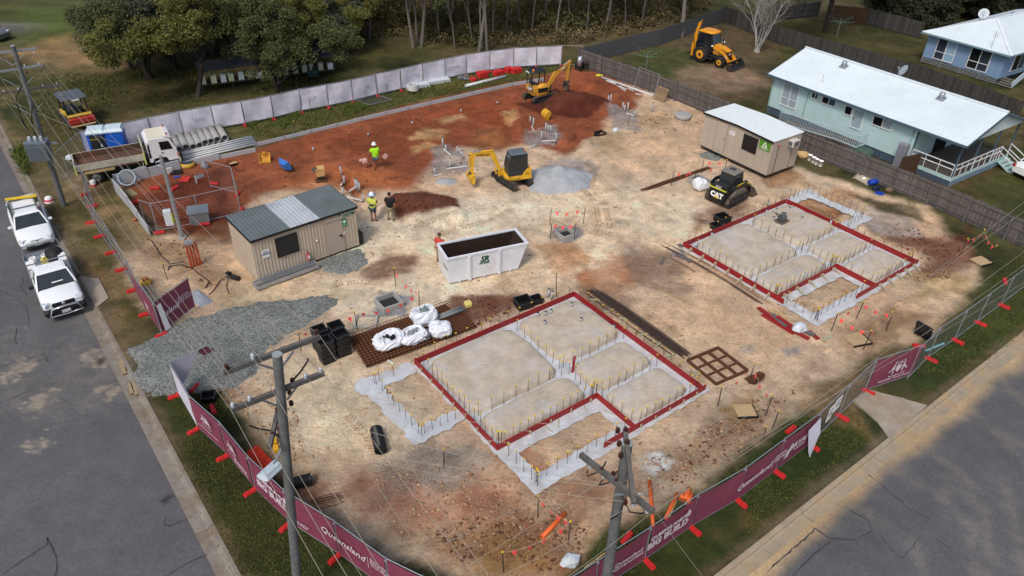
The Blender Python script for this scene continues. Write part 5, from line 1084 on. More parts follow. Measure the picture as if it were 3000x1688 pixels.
a1=[arm(p1,b1,V3(-60,162,9.35),V3(108,142,9.35),.1,.1,mgal,[(.1,-.15,minw),(.93,-.2,minw)]),arm(p1,b1,V3(-60,220,8.0),V3(125,191,8.0),.1,.1,mgal,[(.2,.12,minw),(.72,.12,minw),(.95,.12,minw),(.72,-.25,mins),(.95,-.3,mins)]),arm(p1,b1,V3(-30,278,6.6),V3(178,249,6.6),.1,.13,marm,[(.2,.1,minw),(.4,.1,minw),(.75,.1,minw),(.95,.1,minw)])]
for z in(7.4,5.9,8.7):
 for q in((-.7,-.2,z+.6),(.7,.25,z+.6)):mb=MB();mb.bar((0,0,z),q,.03);mb.build('brace',mgal,p1)
mb=MB();tz=3.95
for x in(-.55,.55):mb.tube([(x*.2-.15,-.25,4.6),(x*.5-.2,-.28,5.6),(x*1.3-.4,-.1,6.5)],.03,6)
mb.tube([(-.35,-.2,4.7),(-.5,-.2,5.9),(-.45,-.1,6.9),(.1,0,7.6)],.03,6);mb.build('cable',mblack,p1)
tr_=MB();tr_.box((0,0,0),(1.05,.7,1.05),bev=.04);tr_.box((0,0,.56),(1.12,.78,.1));tr_.move(Matrix.Translation((.1,-.52,tz))@rotm(0,0,.2));tf=tr_.build('transformer',mat('transformer_grey',srgb(110,122,132),.5,metal=.2),p1)
mb=MB()
for i in range(17):mb.box((-.48+i*.06,-.42,0),(.02,.16,.85))
mb.move(Matrix.Translation((.1,-.52,tz))@rotm(0,0,.2)).build('cooling_fins',mat('fin_grey',srgb(146,156,164),.5,metal=.3),tf)
for x in(-.3,0,.3):mb=MB();insul(mb,(x,0,.75),2.2);mb.move(Matrix.Translation((.1,-.52,tz))@rotm(0,0,.2)).build('bushing',minw,tf)
mb=MB();mb.plank((-.9,-.2,tz+.3),(1.0,-.1,tz+.3),.1,.1);mb.build('bracket',mgal,p1)
B2=(-6.6,13.9);T2=V3(812,1040,10.2);p2,b2=pole('power_pole','front timber power pole with two long crossarms and a street light, over the maroon fence',B2,T2,.15,.125)
zz=lambda f:10.2*f
arm(p2,b2,V3(655,1092,9.95),V3(938,986,9.95),.11,.14,marm,[(.3,.16,minw),(.04,.15,mins),(.97,.2,mins)],1.3)
arm(p2,b2,V3(676,1202,9.0),V3(949,1093,9.0),.11,.14,marm,[(.03,.14,minw),(.2,.14,minw),(.8,.14,minw),(.97,.14,minw)],1.2)
arm(p2,b2,V3(789,1313,7.6),V3(824,1165,7.9),.11,.14,marm,[(.25,.05,mins),(.7,.1,mins)],1.2)
for q,r_ in(((750,1065,9.9),(816,1085,9.4)),((860,1030,9.9),(826,1075,9.4)),((762,1170,8.95),(815,1190,8.4)),((872,1130,8.95),(842,1170,8.4))):mb=MB();mb.bar(V3(*q)-b2,V3(*r_)-b2,.05);mb.build('brace',mgal,p2)
for p,zz_ in(((856,1114),9.0),((848,1148),8.6),((853,1180),8.3),((818,1256),7.0),((819,1273),6.8)):mb=MB();insul(mb,V3(*p,zz_)-b2,1.3);mb.build('insulator',mins,p2)
mb=MB();mb.tube([V3(860,1112,9.0)-b2,V3(880,1090,9.2)-b2,V3(900,1060,9.5)-b2,V3(903,1050,9.55)-b2],.025,6);mb.build('cable',mblack,p2);mb=MB();mb.tube([V3(815,1180,8.3)-b2,V3(820,1220,7.6)-b2,V3(826,1265,6.9)-b2],.04,6);mb.build('cable',mblack,p2);mb=MB();mb.tube([V3(731,1247,7.4)-b2,V3(760,1257,7.2)-b2,V3(795,1262,7.1)-b2,V3(822,1285,6.7)-b2],.025,6);mb.build('cable',mblack,p2)
mb=MB();mb.tube([V3(834,1288,6.55)-b2,V3(818,1330,6.4)-b2,V3(802,1362,6.35)-b2],.045,7);la=mb.build('lamp_arm',mgal,p2)
c=V3(793,1376,6.3)-b2;mb=MB();mb.box((0,0,0),(.42,.75,.16),taper=(.7,.8),bev=.05);mb.move(Matrix.Translation(c)@rotm(0,0,-.5));hd=mb.build('lamp_head',mat('lamp_grey',srgb(176,190,200),.4),la)
mb=MB();mb.box((0,-.1,-.09),(.32,.45,.05));mb.move(Matrix.Translation(c)@rotm(0,0,-.5));mb.build('lens',mlet,hd)
B3=(3.0,13.1);T3=V3(1838,1300,8.75);p3,b3=pole('power_pole','front timber power pole with crossed arms, in front of the BIG BUILD banner',B3,T3,.165,.135)
arm(p3,b3,V3(1701,1332,8.0),V3(1914,1500,8.0),.12,.14,marm,[(.15,-.1,minw),(.3,.05,mins),(.34,-.1,minw),(.5,.05,mins),(.93,-.1,minw)],1.2)
arm(p3,b3,V3(1831,1262,8.9),V3(1857,1476,8.4),.11,.14,marm,[(.02,.1,mins),(.2,.1,mins),(.97,-.05,minw)],1.3)
for p,z in(((1810,1260),8.9),((1814,1298),8.7),((1818,1332),8.5),((1796,1388),7.7),((1829,1428),7.5),((1832,1470),7.2)):mb=MB();insul(mb,V3(*p,z)-b3,1.3);mb.build('insulator',mins,p3)
for q in([(1721,1378,7.9),(1719,1396,7.7),(1760,1380,7.9),(1776,1352,8.2)],[(1766,1404,7.9),(1754,1422,7.7),(1790,1412,7.8),(1808,1380,8.1)],[(1838,1440,7.5),(1830,1470,7.2),(1845,1500,7.0),(1880,1505,7.3),(1910,1490,7.7)],[(1825,1480,7.2),(1810,1510,6.8),(1789,1522,6.6)]):
 mb=MB();mb.tube([V3(*a)-b3 for a in q],.02,5);mb.build('cable',mblack,p3)
mb=MB();mb.bar(V3(1801,1450,7.3)-b3,V3(1828,1449,7.3)-b3,.05);mb.tube([V3(1858,1460,8.2)-b3,V3(1870,1446,8.4)-b3,V3(1888,1445,8.4)-b3,V3(1895,1455,8.2)-b3],.02,5);mb.build('bracket',mgal,p3)
LBL={'L':'thin overhead wire running up the left street between the two poles','M':'thin overhead wire strung between the two front poles','R':'thin overhead wire running from the front right pole over the right street fence','D':'thin overhead wire dropping from the front left pole to the bottom edge'}
def wpx(k,a,za,b,zb,sag=.35):wire(V3(*a,za),V3(*b,zb),sag,LBL[k],{'L':'wires along the left street','M':'wires between the front poles','R':'wires over the right street','D':'wires dropping to the bottom edge'}[k])
for a,za,b,zb in(((14,165),9.3,(664,1086),10.1),((105,155),9.2,(935,984),10.1),((0,224),8.,(692,1195),9.1),((123,205),7.9,(908,1104),9.1),((33,272),6.6,(676,1200),9.1),((8,284),6.6,(730,1180),9.1),((128,262),6.6,(770,1060),10.1),((158,258),6.6,(938,1090),9.1),((175,252),6.6,(946,1096),9.1),((112,262),6.6,(826,1285),6.7)):wpx('L',a,za,b,zb,.5)
for a,za,b,zb in(((856,1114),9.0,(1810,1260),8.9),((866,1118),9.,(1814,1298),8.7),((853,1180),8.3,(1818,1332),8.5),((848,1195),8.2,(1829,1428),7.5),((823,1273),6.8,(1830,1430),7.4),((826,1290),6.6,(1832,1470),7.2)):wpx('M',a,za,b,zb,.25)
for a,za,b,zb in(((1914,1500),8.,(3300,510),8.4),((1896,1512),7.9,(3300,560),8.4),((1857,1466),8.4,(3300,345),9.2),((1832,1410),7.9,(3300,400),9.),((1788,1524),6.6,(3300,640),7.2)):wpx('R',a,za,b,zb,.35)
for a,za,b,zb in(((1896,1512),7.9,(1560,1760),8.),((1857,1476),8.3,(1250,1800),8.),((1720,1378),7.9,(1180,1650),8.),((1766,1404),7.9,(1260,1720),8.),((1925,1505),7.9,(2120,1760),4.)):wire(V3(*a,za),V3(*b,zb),.1,'thin overhead wire leaving the front right pole toward the bottom edge','wires leaving the front right pole')
for a,za,b,zb in(((664,1086),10.1,(1060,1760),9.5),((746,1055),10.2,(1160,1740),9.5),((938,986),10.1,(1470,1740),9.5),((676,1200),9.1,(1010,1800),8.6),((896,1096),9.1,(1330,1760),8.6),((946,1090),9.1,(1450,1760),8.6),((834,1320),6.5,(1080,1720),6.)):wpx('D',a,za,b,zb,.1)
SB=Q('N',1215,1340);STp=Vector((*SB,ztop(SB,'N',925,75)));t=thing('service_pole','galvanised steel pole with a white meter box, standing before the pit fence','pole',(*SB,0))
mb=MB();H_=STp.z;mb.tube([(0,0,0),(0,0,H_*.85),(0,0,H_)],[.13,.095,.09],12);mb.build('post',mgal,t);mb=MB();mb.box((0,0,.06),(.42,.42,.12));mb.build('base_plate',mconcg,t)
mb=MB();mb.box((0,0,.04),(.42,.3,.95),bev=.03);mb.move(Matrix.Translation((-.45,-.05,1.35))@rotm(0,0,.35));q=mb.build('meter_box',mat('meter_white',srgb(206,216,224),.4),t);mb=MB();mb.box((.12,-.1,1.35),(.05,.18,.55));mb.move(Matrix.Translation((-.32,.02,0))).build('warning_strip',mat('warning_yellow',srgb(190,196,60),.5),q)
mb=MB();mb.tube([(0,0,H_-.7),(-.28,-.1,H_-.55),(-.3,-.1,H_-.35),(-.05,0,H_-.3)],.05,8);mb.build('hook',mgal,t)
wire(STp,V3(8,284,6.6),.3,'service wire from the galvanised pole to the transformer pole',None)
# ================================================================ TREES
mleaf=[mat('olive_leaves',srgb(74,84,52),.7,var=.4,scale=.5,island=.5,tint=srgb(90,94,56),spec=.2),mat('dark_leaves',srgb(54,64,48),.7,var=.4,scale=.6,island=.45,tint=srgb(64,66,44),spec=.2),mat('yellowish_leaves',srgb(90,94,50),.7,var=.4,scale=.5,island=.5,tint=srgb(112,110,54),spec=.2),mat('grey_green_leaves',srgb(76,86,70),.7,var=.4,scale=.6,island=.4,tint=srgb(84,88,62),spec=.2)]
mtrk=mat('grey_bark',srgb(112,106,100),.95,var=.3,scale=3,bump=.4);mtrd=mat('dark_bark',srgb(58,52,48),.95,var=.3,scale=3,bump=.4)
def leaves(cl,per,size,rnd,droop=.5):
 """leaf sprays: each clump is (centre, radius); returns verts and faces"""
 C=np.array([c for c,_ in cl]);Rr=np.array([r for _,r in cl]);n=len(cl)*per;idx=np.repeat(np.arange(len(cl)),per)
 d=rnd.normal(size=(n,3));d/=np.linalg.norm(d,axis=1)[:,None];rad=rnd.random(n)**.5
 p=C[idx]+d*(rad*Rr[idx])[:,None]*np.array([1,1,.75])
 a=d*.6+rnd.normal(size=(n,3))*.6;a[:,2]-=droop;a/=np.linalg.norm(a,axis=1)[:,None]
 b=np.cross(a,rnd.normal(size=(n,3)));b/=np.linalg.norm(b,axis=1)[:,None]+1e-9
 s=size*(.6+.8*rnd.random(n))[:,None];w=s*.33
 v=np.stack([p,p+a*s*.5+b*w,p+a*s,p+a*s*.5-b*w],1).reshape(-1,3);return v
def leaf_mesh(name,v,m):
 n=len(v)//4;me=bpy.data.meshes.new(name);me.vertices.add(len(v));me.vertices.foreach_set('co',v.ravel());me.loops.add(len(v));me.loops.foreach_set('vertex_index',np.arange(len(v)))
 me.polygons.add(n);me.polygons.foreach_set('loop_start',np.arange(0,4*n,4));me.polygons.foreach_set('loop_total',np.full(n,4));me.update(calc_edges=True);me.materials.append(m);return me
def limb(mb,p,q,r0,r1,bend,rnd,n=5):
 p,q=np.array(p,float),np.array(q,float);off=rnd.normal(size=3)*bend;pts=[]
 for i in range(n+1):t=i/n;pts.append(tuple(p+(q-p)*t+off*math.sin(math.pi*t)))
 mb.tube(pts,[r0+(r1-r0)*i/n for i in range(n+1)],7);return pts
def tree_kind(seed,H,R_,base,nc,per,size,tr_r,stems=1,flat=.8,gap=.25):
 """returns (trunk mesh builder, leaf verts): crown of clumps between height base and H"""
 rnd=np.random.default_rng(seed);mb=MB();cl=[];cen=np.array([0,0,(base+H)/2]);hz=(H-base)/2
 lobes=[(np.array([rnd.normal()*R_*.45,rnd.normal()*R_*.45,base+hz*(.4+1.3*rnd.random())]),R_*(.35+.35*rnd.random()))for _ in range(7)]
 while len(cl)<nc:
  d=rnd.normal(size=3);d/=np.linalg.norm(d);L,lr=lobes[rnd.integers(len(lobes))];c=L+d*lr*np.array([1,1,flat])*(.45+.6*rnd.random())
  if c[2]<base*.8 or c[2]>H*1.05:continue
  cl.append((c,R_*(.12+.13*rnd.random())))
 for s in range(stems):
  top=lobes[s][0]*np.array([.5,.5,.92]);o=np.array([rnd.normal()*.12*(stems>1),rnd.normal()*.12*(stems>1),-.15])
  pts=limb(mb,o,top,tr_r,tr_r*.35,.25,rnd,8)
  for L,lr in lobes[s::stems]:
   st=pts[3+rnd.integers(3)];limb(mb,st,L,tr_r*.4,tr_r*.12,.25,rnd)
   for c,_ in cl:
    if np.linalg.norm(c-L)<lr*1.3 and rnd.random()<.3:limb(mb,L,c,tr_r*.13,.012,.12,rnd,3)
 return mb,leaves(cl,per,size,rnd)
KIND={}
def kind(key,args,lm,tm):
 mb,v=tree_kind(*args);KIND[key]=(mb,leaf_mesh('crown',v,lm),tm,None)
kind('wattle',(1,8.5,3.8,.9,130,330,.15,.2,2),mleaf[0],mtrd)
kind('bushy',(2,7.2,3.6,.2,140,330,.14,.18,3),mleaf[3],mtrd)
kind('olive',(3,10.,3.8,1.4,130,330,.15,.22,1),mleaf[2],mtrd)
kind('dark',(4,13.,6.0,4.5,160,330,.18,.36,1),mleaf[1],mtrd)
kind('gum',(5,14.,3.4,6.0,60,200,.17,.19,1,1.2),mleaf[3],mtrk)
kind('slim',(6,12.,2.2,4.0,44,150,.16,.11,1,1.3),mleaf[0],mtrk)
kind('shrub',(7,4.2,2.6,.1,90,300,.15,.1,3),mleaf[1],mtrd)
def tree(k,x,y,s,rz,label,group='trees',sz=None):
 mb,lm,tm,tme=KIND[k];t=thing({'gum':'gum_tree','slim':'gum_sapling','shrub':'shrub'}.get(k,'tree'),label,'tree' if k!='shrub' else 'shrub',(x,y,0),rz,group)
 if tme is None:o=mb.build('trunk',tm,t);KIND[k]=(mb,lm,tm,o.data)
 else:o=bpy.data.objects.new('trunk',tme);COL.objects.link(o);o.parent=t
 c=bpy.data.objects.new('crown',lm);COL.objects.link(c);c.parent=t;t.scale=(s,s,sz or s);return t
GT='trees beyond the back fence'
for k,r,x,y,s,rz,lb in(('dark','A1',1000,330,1.0,.3,'spreading dark tree at the top left whose crown leaves the photo'),('bushy','A1',1130,600,1.12,1.,'round grey-green bushy tree at the left end of the tree clump'),('olive','A1',1500,735,.98,2.,'yellow-olive tree in front of the left end of the hive shelter'),('wattle','A1',1330,520,1.1,.6,'olive tree between the round bushy tree and the hive shelter'),('wattle','A1',1760,470,1.15,1.6,'dark trunked tree behind the left half of the hive shelter'),('olive','A1',1640,400,1.05,.2,'olive tree rising behind the hive shelter roof'),('bushy','A1',1560,420,1.2,2.6,'grey-green tree behind the yellow-olive one'),('wattle','A2',195,690,1.0,2.2,'pale forked trunk tree in front of the middle of the hive shelter'),('olive','A2',410,590,.82,.9,'dark trunked tree near the right end of the hive shelter'),('bushy','A2',585,400,1.1,1.9,'tree at the right end of the clump, thin dark trunk'),('wattle','A2',60,440,1.2,3.3,'tree behind the middle of the hive shelter'),('wattle','A2',330,360,1.2,4.4,'tall olive tree behind the right half of the hive shelter'),('olive','A2',520,250,1.1,5.2,'yellow-olive tree at the back right of the clump'),('bushy','A1',1000,520,1.0,.4,'grey-green bush at the far left edge of the tree clump'),('wattle','A1',1250,330,1.3,5.1,'olive tree filling the clump behind the round bushy tree'),('bushy','A2',480,420,.9,3.7,'bushy tree low behind the right end of the hive shelter'),('wattle','A2',640,300,1.15,2.7,'olive tree at the back right corner of the clump'),('bushy','A1',930,420,.95,1.7,'low grey-green bush behind the left edge of the clump'),('wattle','A2',700,150,1.2,.2,'olive tree between the clump and the thin gums'),('bushy','A1',1900,300,1.4,.9,'grey-green tree at the back of the clump, top edge of the photo'),('dark','A2',200,130,.8,2.9,'dark tree at the very back of the clump')):
 p=Q(r,x,y);tree(k,*p,s,rz,lb,GT)
GG='thin gums in the scrub'
_r=np.random.default_rng(5)
for r,x,y,k,s in(('A2',860,290,'slim',1.1),('A2',1195,365,'gum',.9),('A2',1215,345,'slim',1.2),('A2',1255,355,'gum',1.05),('A2',1395,305,'slim',1.2),('A2',1505,370,'slim',.8),('A2',1690,390,'gum',1.0),('A2',1715,360,'slim',1.1),('A2',1755,385,'gum',.95),('A2',1800,300,'slim',1.2),('A2',1885,260,'slim',1.),('A2',1640,330,'slim',.9),('A2',1320,200,'gum',.9),('A2',1500,180,'slim',1.),('A3',150,260,'slim',1.),('A3',330,270,'slim',1.1),('A3',430,230,'slim',.9),('A3',560,250,'slim',1.1),('A3',700,240,'slim',1.2),('A3',740,200,'gum',.8),('A3',240,190,'gum',.8),('A3',860,220,'slim',1.),('A3',980,200,'slim',1.1),('A3',60,200,'slim',1.2),('A3',1130,120,'slim',.9),('A3',470,120,'gum',.9),('A3',620,110,'slim',1.),('A3',900,100,'gum',.8)):
 p=Q(r,x,y);tree(k,*p,s,float(_r.random()*6),'thin bare-trunked gum in the scrub behind the white-backed fence',GG)
GD='dark shrubs behind the blue house'
for x,y,k,s in((960,130,'shrub',1.25),(1040,150,'shrub',1.35),(1130,165,'shrub',1.4),(1230,175,'shrub',1.5),(1330,160,'wattle',.85),(1420,140,'shrub',1.6),(1520,120,'shrub',1.6),(1610,100,'wattle',.8),(1700,70,'shrub',1.7),(860,70,'shrub',1.1),(1800,20,'shrub',1.6),(1900,15,'shrub',1.6),(1300,60,'shrub',1.6),(1100,60,'shrub',1.5)):
 p=Q('A4',x,y);tree(k,*p,s,float(_r.random()*6),'dense dark green shrub behind the fence at the blue house',GD)
p=Q('A4',435,245);tree('dark',*p,.95,1.2,'big grey-trunked tree in the yard beside the rotary clothesline','yard trees')
p=Q('A3',1285,280);tree('gum',*p,1.35,4.,'big pale gum trunk standing against the fence behind the backhoe','yard trees')
rnd=random.Random(4);mb=MB();mtw=mat('pale_bare_wood',srgb(158,156,150),.9,var=.15,scale=4)
def grow(p,d,L,r,depth):
 p,d=Vector(p),Vector(d).normalized();pts=[p];n=4
 for i in range(n):d=(d+Vector((rnd.uniform(-.22,.22),rnd.uniform(-.22,.22),rnd.uniform(-.05,.16)))).normalized();pts.append(pts[-1]+d*L/n)
 mb.tube(pts,[r*(1-.45*i/n)for i in range(n+1)],6 if depth>2 else 4,False)
 if depth==0:return
 for k in range(3 if depth>1 else 4):
  q=pts[-1]if k<2 else pts[2+k%2];s=.75 if depth>2 else 1.;nd=(d+Vector((rnd.uniform(-s,s),rnd.uniform(-s,s),rnd.uniform(-.35,.5)))).normalized();grow(q,nd,L*rnd.uniform(.6,.82),r*.55 if k<2 else r*.4,depth-1)
for a,ti in((.3,.45),(1.5,.5),(2.6,.35),(3.9,.55),(5.0,.5),(5.9,.25)):grow((.15*math.cos(a),.15*math.sin(a),.3),(math.cos(a)*ti,math.sin(a)*ti,1),2.5,.1,4)
mb.tube([(0,0,-.1),(0,0,.3),(.05,0,.8)],[.34,.28,.2],9)
t=tag(mb.build('bare_tree',mtw,None,(*Q('A3',1855,395),0)),'pale leafless many-stemmed tree beside the yellow backhoe','tree')
def scrub(name,poly,n,h,m,label,seed,w=.05,cl=.5):
 rd=np.random.default_rng(seed);xs=[p[0]for p in poly];ys=[p[1]for p in poly];x=rd.uniform(min(xs),max(xs),n*4);y=rd.uniform(min(ys),max(ys),n*4)
 k=(sdist(x,y,poly)<0)&(fbm(x,y,3.5,3,seed)>1-cl);x,y=x[k][:n],y[k][:n];m_=len(x);hh=h*(.3+.9*rd.random(m_))*(.5+fbm(x,y,5,3,seed+3));z0=np.array([gz_at(a,b)for a,b in zip(x,y)])if m_<90000 else np.zeros(m_)
 a=rd.uniform(0,6.28,m_);lean=rd.normal(size=(m_,2))*.35*hh[:,None];p=np.stack([x,y,z0-.02],-1);b=np.stack([np.cos(a),np.sin(a),np.zeros(m_)],-1)*(w*(.5+rd.random(m_)))[:,None]
 top=p+np.stack([lean[:,0],lean[:,1],hh],-1);mid=p+(top-p)*.55;v=np.stack([p,mid-b,top,mid+b],1).reshape(-1,3)
 o=bpy.data.objects.new(name,leaf_mesh(name,v,m));COL.objects.link(o);return tag(o,label,'plants',kind='stuff')
mscb=mat('dry_scrub',srgb(128,112,84),.85,var=.4,scale=.5,island=.4,tint=srgb(98,92,62),spec=.1);mscg=mat('green_scrub',srgb(82,86,56),.85,var=.4,scale=.5,island=.4,tint=srgb(104,94,62),spec=.1)
def brush(poly,n,rad,size,m,label,seed,dens=.55):
 rd=np.random.default_rng(seed);xs=[p[0]for p in poly];ys=[p[1]for p in poly];x=rd.uniform(min(xs),max(xs),n*4);y=rd.uniform(min(ys),max(ys),n*4);k=(sdist(x,y,poly)<0)&(fbm(x,y,4,4,seed)>1-dens);x,y=x[k][:n],y[k][:n]
 cl=[]
 for a,b in zip(x,y):
  r=rad*(.35+.9*rd.random());cl.append((np.array([a,b,r*.55]),r))
  if rd.random()<.45:cl.append((np.array([a+rd.normal()*r*.5,b+rd.normal()*r*.5,r*1.4]),r*.7))
 o=bpy.data.objects.new('undergrowth',leaf_mesh('undergrowth',leaves(cl,36,size,rd,.1),m));COL.objects.link(o);return tag(o,label,'plants',kind='stuff')
SCR=V([(870,95),(1000,95),(1150,118),(1450,112),(1700,58),(1800,20),(1760,-30),(860,-30)])
brush(SCR,900,.6,.22,mscb,'dry brown brush covering the ground under the gums',21,.6);brush(SCR,650,.8,.22,mscg,'grey-green bushes scattered through the brush under the gums',22,.5);brush(V([(880,60),(1720,-20),(1740,30),(1450,85),(1150,90)]),500,1.2,.26,mscg,'taller grey-green bushes at the back of the brush',23,.55)
scrub('dry_grass',SCR,16000,.5,mscb,'dry grass between the bushes under the gums',24,.022,.6)
mgrs=mat('verge_grass',srgb(80,94,46),.85,var=.4,scale=.6,island=.4,tint=srgb(102,98,56),spec=.1)
for nm,poly,n,h,lb,sd in(('grass',[(385,1000),(560,985),(640,1130),(760,1300),(960,1400),(1000,1450),(605,1450)],16000,.1,'dark green verge grass along the left street',31),('grass',[(1440,1450),(1520,1350),(1760,1230),(1980,1070),(2170,1010),(2190,1115),(2060,1200),(1800,1420),(1780,1450)],15000,.1,'dark green verge grass along the right street',32),('grass',[(2250,960),(2330,860),(2480,720),(2575,640),(2575,850),(2330,1010)],9000,.1,'green grass right of the concrete driveway',33),('grass',[(600,340),(760,265),(1080,200),(1420,162),(1430,175),(1000,265),(700,350)],8000,.22,'long dry grass between the white fence and the concrete edge',34),('grass',[(20,345),(130,330),(240,330),(190,450),(260,520),(330,660),(420,820),(330,860),(240,700),(130,540)],9000,.12,'patchy grass on the verge beside the parked cars',35),('grass',[(130,190),(480,170),(860,180),(870,205),(500,275),(230,310),(60,330)],9000,.16,'rough grass below the tree clump',36)):
 scrub(nm,V(poly),n,h,mgrs,lb,sd,.016 if h<.15 else.035,.62)
mweed=mat('bright_weeds',srgb(92,104,50),.8,var=.3,scale=1,island=.35,spec=.1)
scrub('weeds',V([(620,320),(700,275),(760,285),(700,335)]),3500,.3,mweed,'bright green weeds behind the concrete edge',41,.02,.6);scrub('weeds',V([(855,272),(900,258),(925,272),(880,292)]),2000,.3,mweed,'bright green weeds by the flat fence panel',42,.02,.8);scrub('weeds',V([(1440,150),(1500,140),(1520,165),(1450,175)]),700,.5,mweed,'bright green weeds at the end of the white fence',43,.025,.8);scrub('weeds',V([(30,390),(70,370),(80,440),(60,450)]),700,.6,mweed,'tall weeds beside the left kerb near the transformer pole',44,.025,.8)
# ================================================================ MACHINES
mky=mat('digger_yellow',srgb(222,172,42),.4,var=.08,scale=3,dirt=srgb(150,112,62),dirt_amt=.5);mcy=mat('worn_yellow',srgb(206,152,52),.45,var=.1,scale=3,dirt=srgb(140,96,56),dirt_amt=.5)
mjy=mat('backhoe_yellow',srgb(228,154,34),.4,var=.08,scale=3,dirt=srgb(150,104,54),dirt_amt=.35);mtrack=mat('track_rubber',srgb(58,54,50),.85,var=.3,scale=8,dirt=srgb(132,112,88),dirt_amt=.7)
mchrome=mat('cylinder_rod',srgb(210,214,218),.2,metal=.8,var=.03);msteel=mat('worn_steel',srgb(96,88,80),.6,metal=.3,var=.25,scale=6,dirt=srgb(128,100,72),dirt_amt=.6);mamber=mat('amber_lens',srgb(232,140,40),.3,var=.03)
mcabd=mat('dark_cab',srgb(44,48,52),.4,var=.1);mseat=mat('seat_vinyl',srgb(60,64,70),.7,var=.1)
def track_part(parent,L,w,h,y,m=mtrack,zlift=0.):
 """rubber track round two wheels, with lugs; runs along x"""
 r=h/2;path=[];n=8
 for i in range(n+1):a=-math.pi/2+math.pi*i/n;path.append((L/2-r+r*math.cos(a),r+r*math.sin(a)))
 for i in range(n+1):a=math.pi/2+math.pi*i/n;path.append((-L/2+r+r*math.cos(a),r+r*math.sin(a)))
 P2=[];
 for a,b in zip(path,path[1:]+path[:1]):
  k=max(1,int(math.dist(a,b)/.1));P2+=[(a[0]+(b[0]-a[0])*i/k,a[1]+(b[1]-a[1])*i/k)for i in range(k)]
 mb=MB();k=len(P2);vs=[];c=(0,r)
 for i,p in enumerate(P2):
  q0,q1=P2[i-1],P2[(i+1)%k];dx,dz=q1[0]-q0[0],q1[1]-q0[1];l=math.hypot(dx,dz);nx,nz=dz/l,-dx/l;o=.012 if i%2 else-.018;t=.05
  vs+=[(p[0]+nx*o,y-w/2,p[1]+nz*o),(p[0]+nx*o,y+w/2,p[1]+nz*o),(p[0]-nx*t,y+w/2,p[1]-nz*t),(p[0]-nx*t,y-w/2,p[1]-nz*t)]
 fs=[]
 for i in range(k):
  a,b=4*i,4*((i+1)%k);fs+=[(a+j,a+(j+1)%4,b+(j+1)%4,b+j)for j in range(4)]
 mb.add(vs,fs);t=mb.build('track',m,parent)
 mb=MB()
 for x in(-L/2+r,L/2-r):mb.lathe((x,y,r),[(.02,-w*.42),(r*.7,-w*.42),(r*.78,-w*.3),(r*.78,w*.3),(r*.7,w*.42),(.02,w*.42)],14,'y')
 for i in range(4):mb.lathe((-L/2+r+(L-2*r)*(i+1)/5,y,r*.55),[(.02,-w*.35),(r*.4,-w*.35),(r*.4,w*.35),(.02,w*.35)],10,'y')
 mb.box((0,y,r),(L-2*r,w*.55,r*.9));mb.build('track_frame',mcabd,t);return t
def cyl_(mb,mb2,a,b,r,f=.6):
 if isinstance(mb,list):q=MB(),MB();mb.append(q);mb,mb2=q
 a,b=Vector(a),Vector(b);m=a+(b-a)*f;mb.tube([a,m],r,8);mb2.tube([m,b],r*.55,7)
def poly_beam(mb,pts,ws,y0,y1):
 """arm of varying depth in the xz plane"""
 L,R_=[],[]
 for i,p in enumerate(pts):
  a,b=pts[max(i-1,0)],pts[min(i+1,len(pts)-1)];dx,dz=b[0]-a[0],b[1]-a[1];l=math.hypot(dx,dz);nx,nz=-dz/l,dx/l;w=ws[i]/2
  L.append((p[0]+nx*w,p[1]+nz*w));R_.append((p[0]-nx*w,p[1]-nz*w))
 for i in range(len(pts)-1):mb.side([L[i],L[i+1],R_[i+1],R_[i]],y0,y1)
def bucket_part(parent,x,z,w,ang,s,m,name='bucket',teeth=True):
 prof=[(-.28,.1),(-.3,-.12),(-.2,-.34),(.02,-.46),(.3,-.42)];ca,sa=math.cos(ang),math.sin(ang);T=lambda p:(x+(p[0]*ca-p[1]*sa)*s,z+(p[0]*sa+p[1]*ca)*s)
 mb=MB();th=.03;inn=[(p[0]*.88+.02,p[1]*.9+.02)for p in prof]
 for i in range(len(prof)-1):mb.side([T(prof[i]),T(prof[i+1]),T(inn[i+1]),T(inn[i])],-w/2,w/2)
 for y in(-w/2,w/2-.03):mb.side([T(p)for p in prof+[(.34,-.4),(-.1,.14)]],y,y+.03)
 if teeth:
  for i in range(4):yy=-w/2+w*(i+.5)/4;mb.side([T((.28,-.45)),T((.44,-.42)),T((.28,-.38))],yy-.03,yy+.03)
 return mb.build(name,m,parent)
def house_poly(r,n=24,x0=-.8,x1=.75,y=.75):
 out=[]
 for j in range(n):
  t=2*math.pi*j/n;c,s=math.cos(t),math.sin(t);p=3.2;rr=(abs(c)**p+abs(s)**p)**(-1/p);out.append(((x0+x1)/2+c*rr*(x1-x0)/2,s*rr*y))
 return out
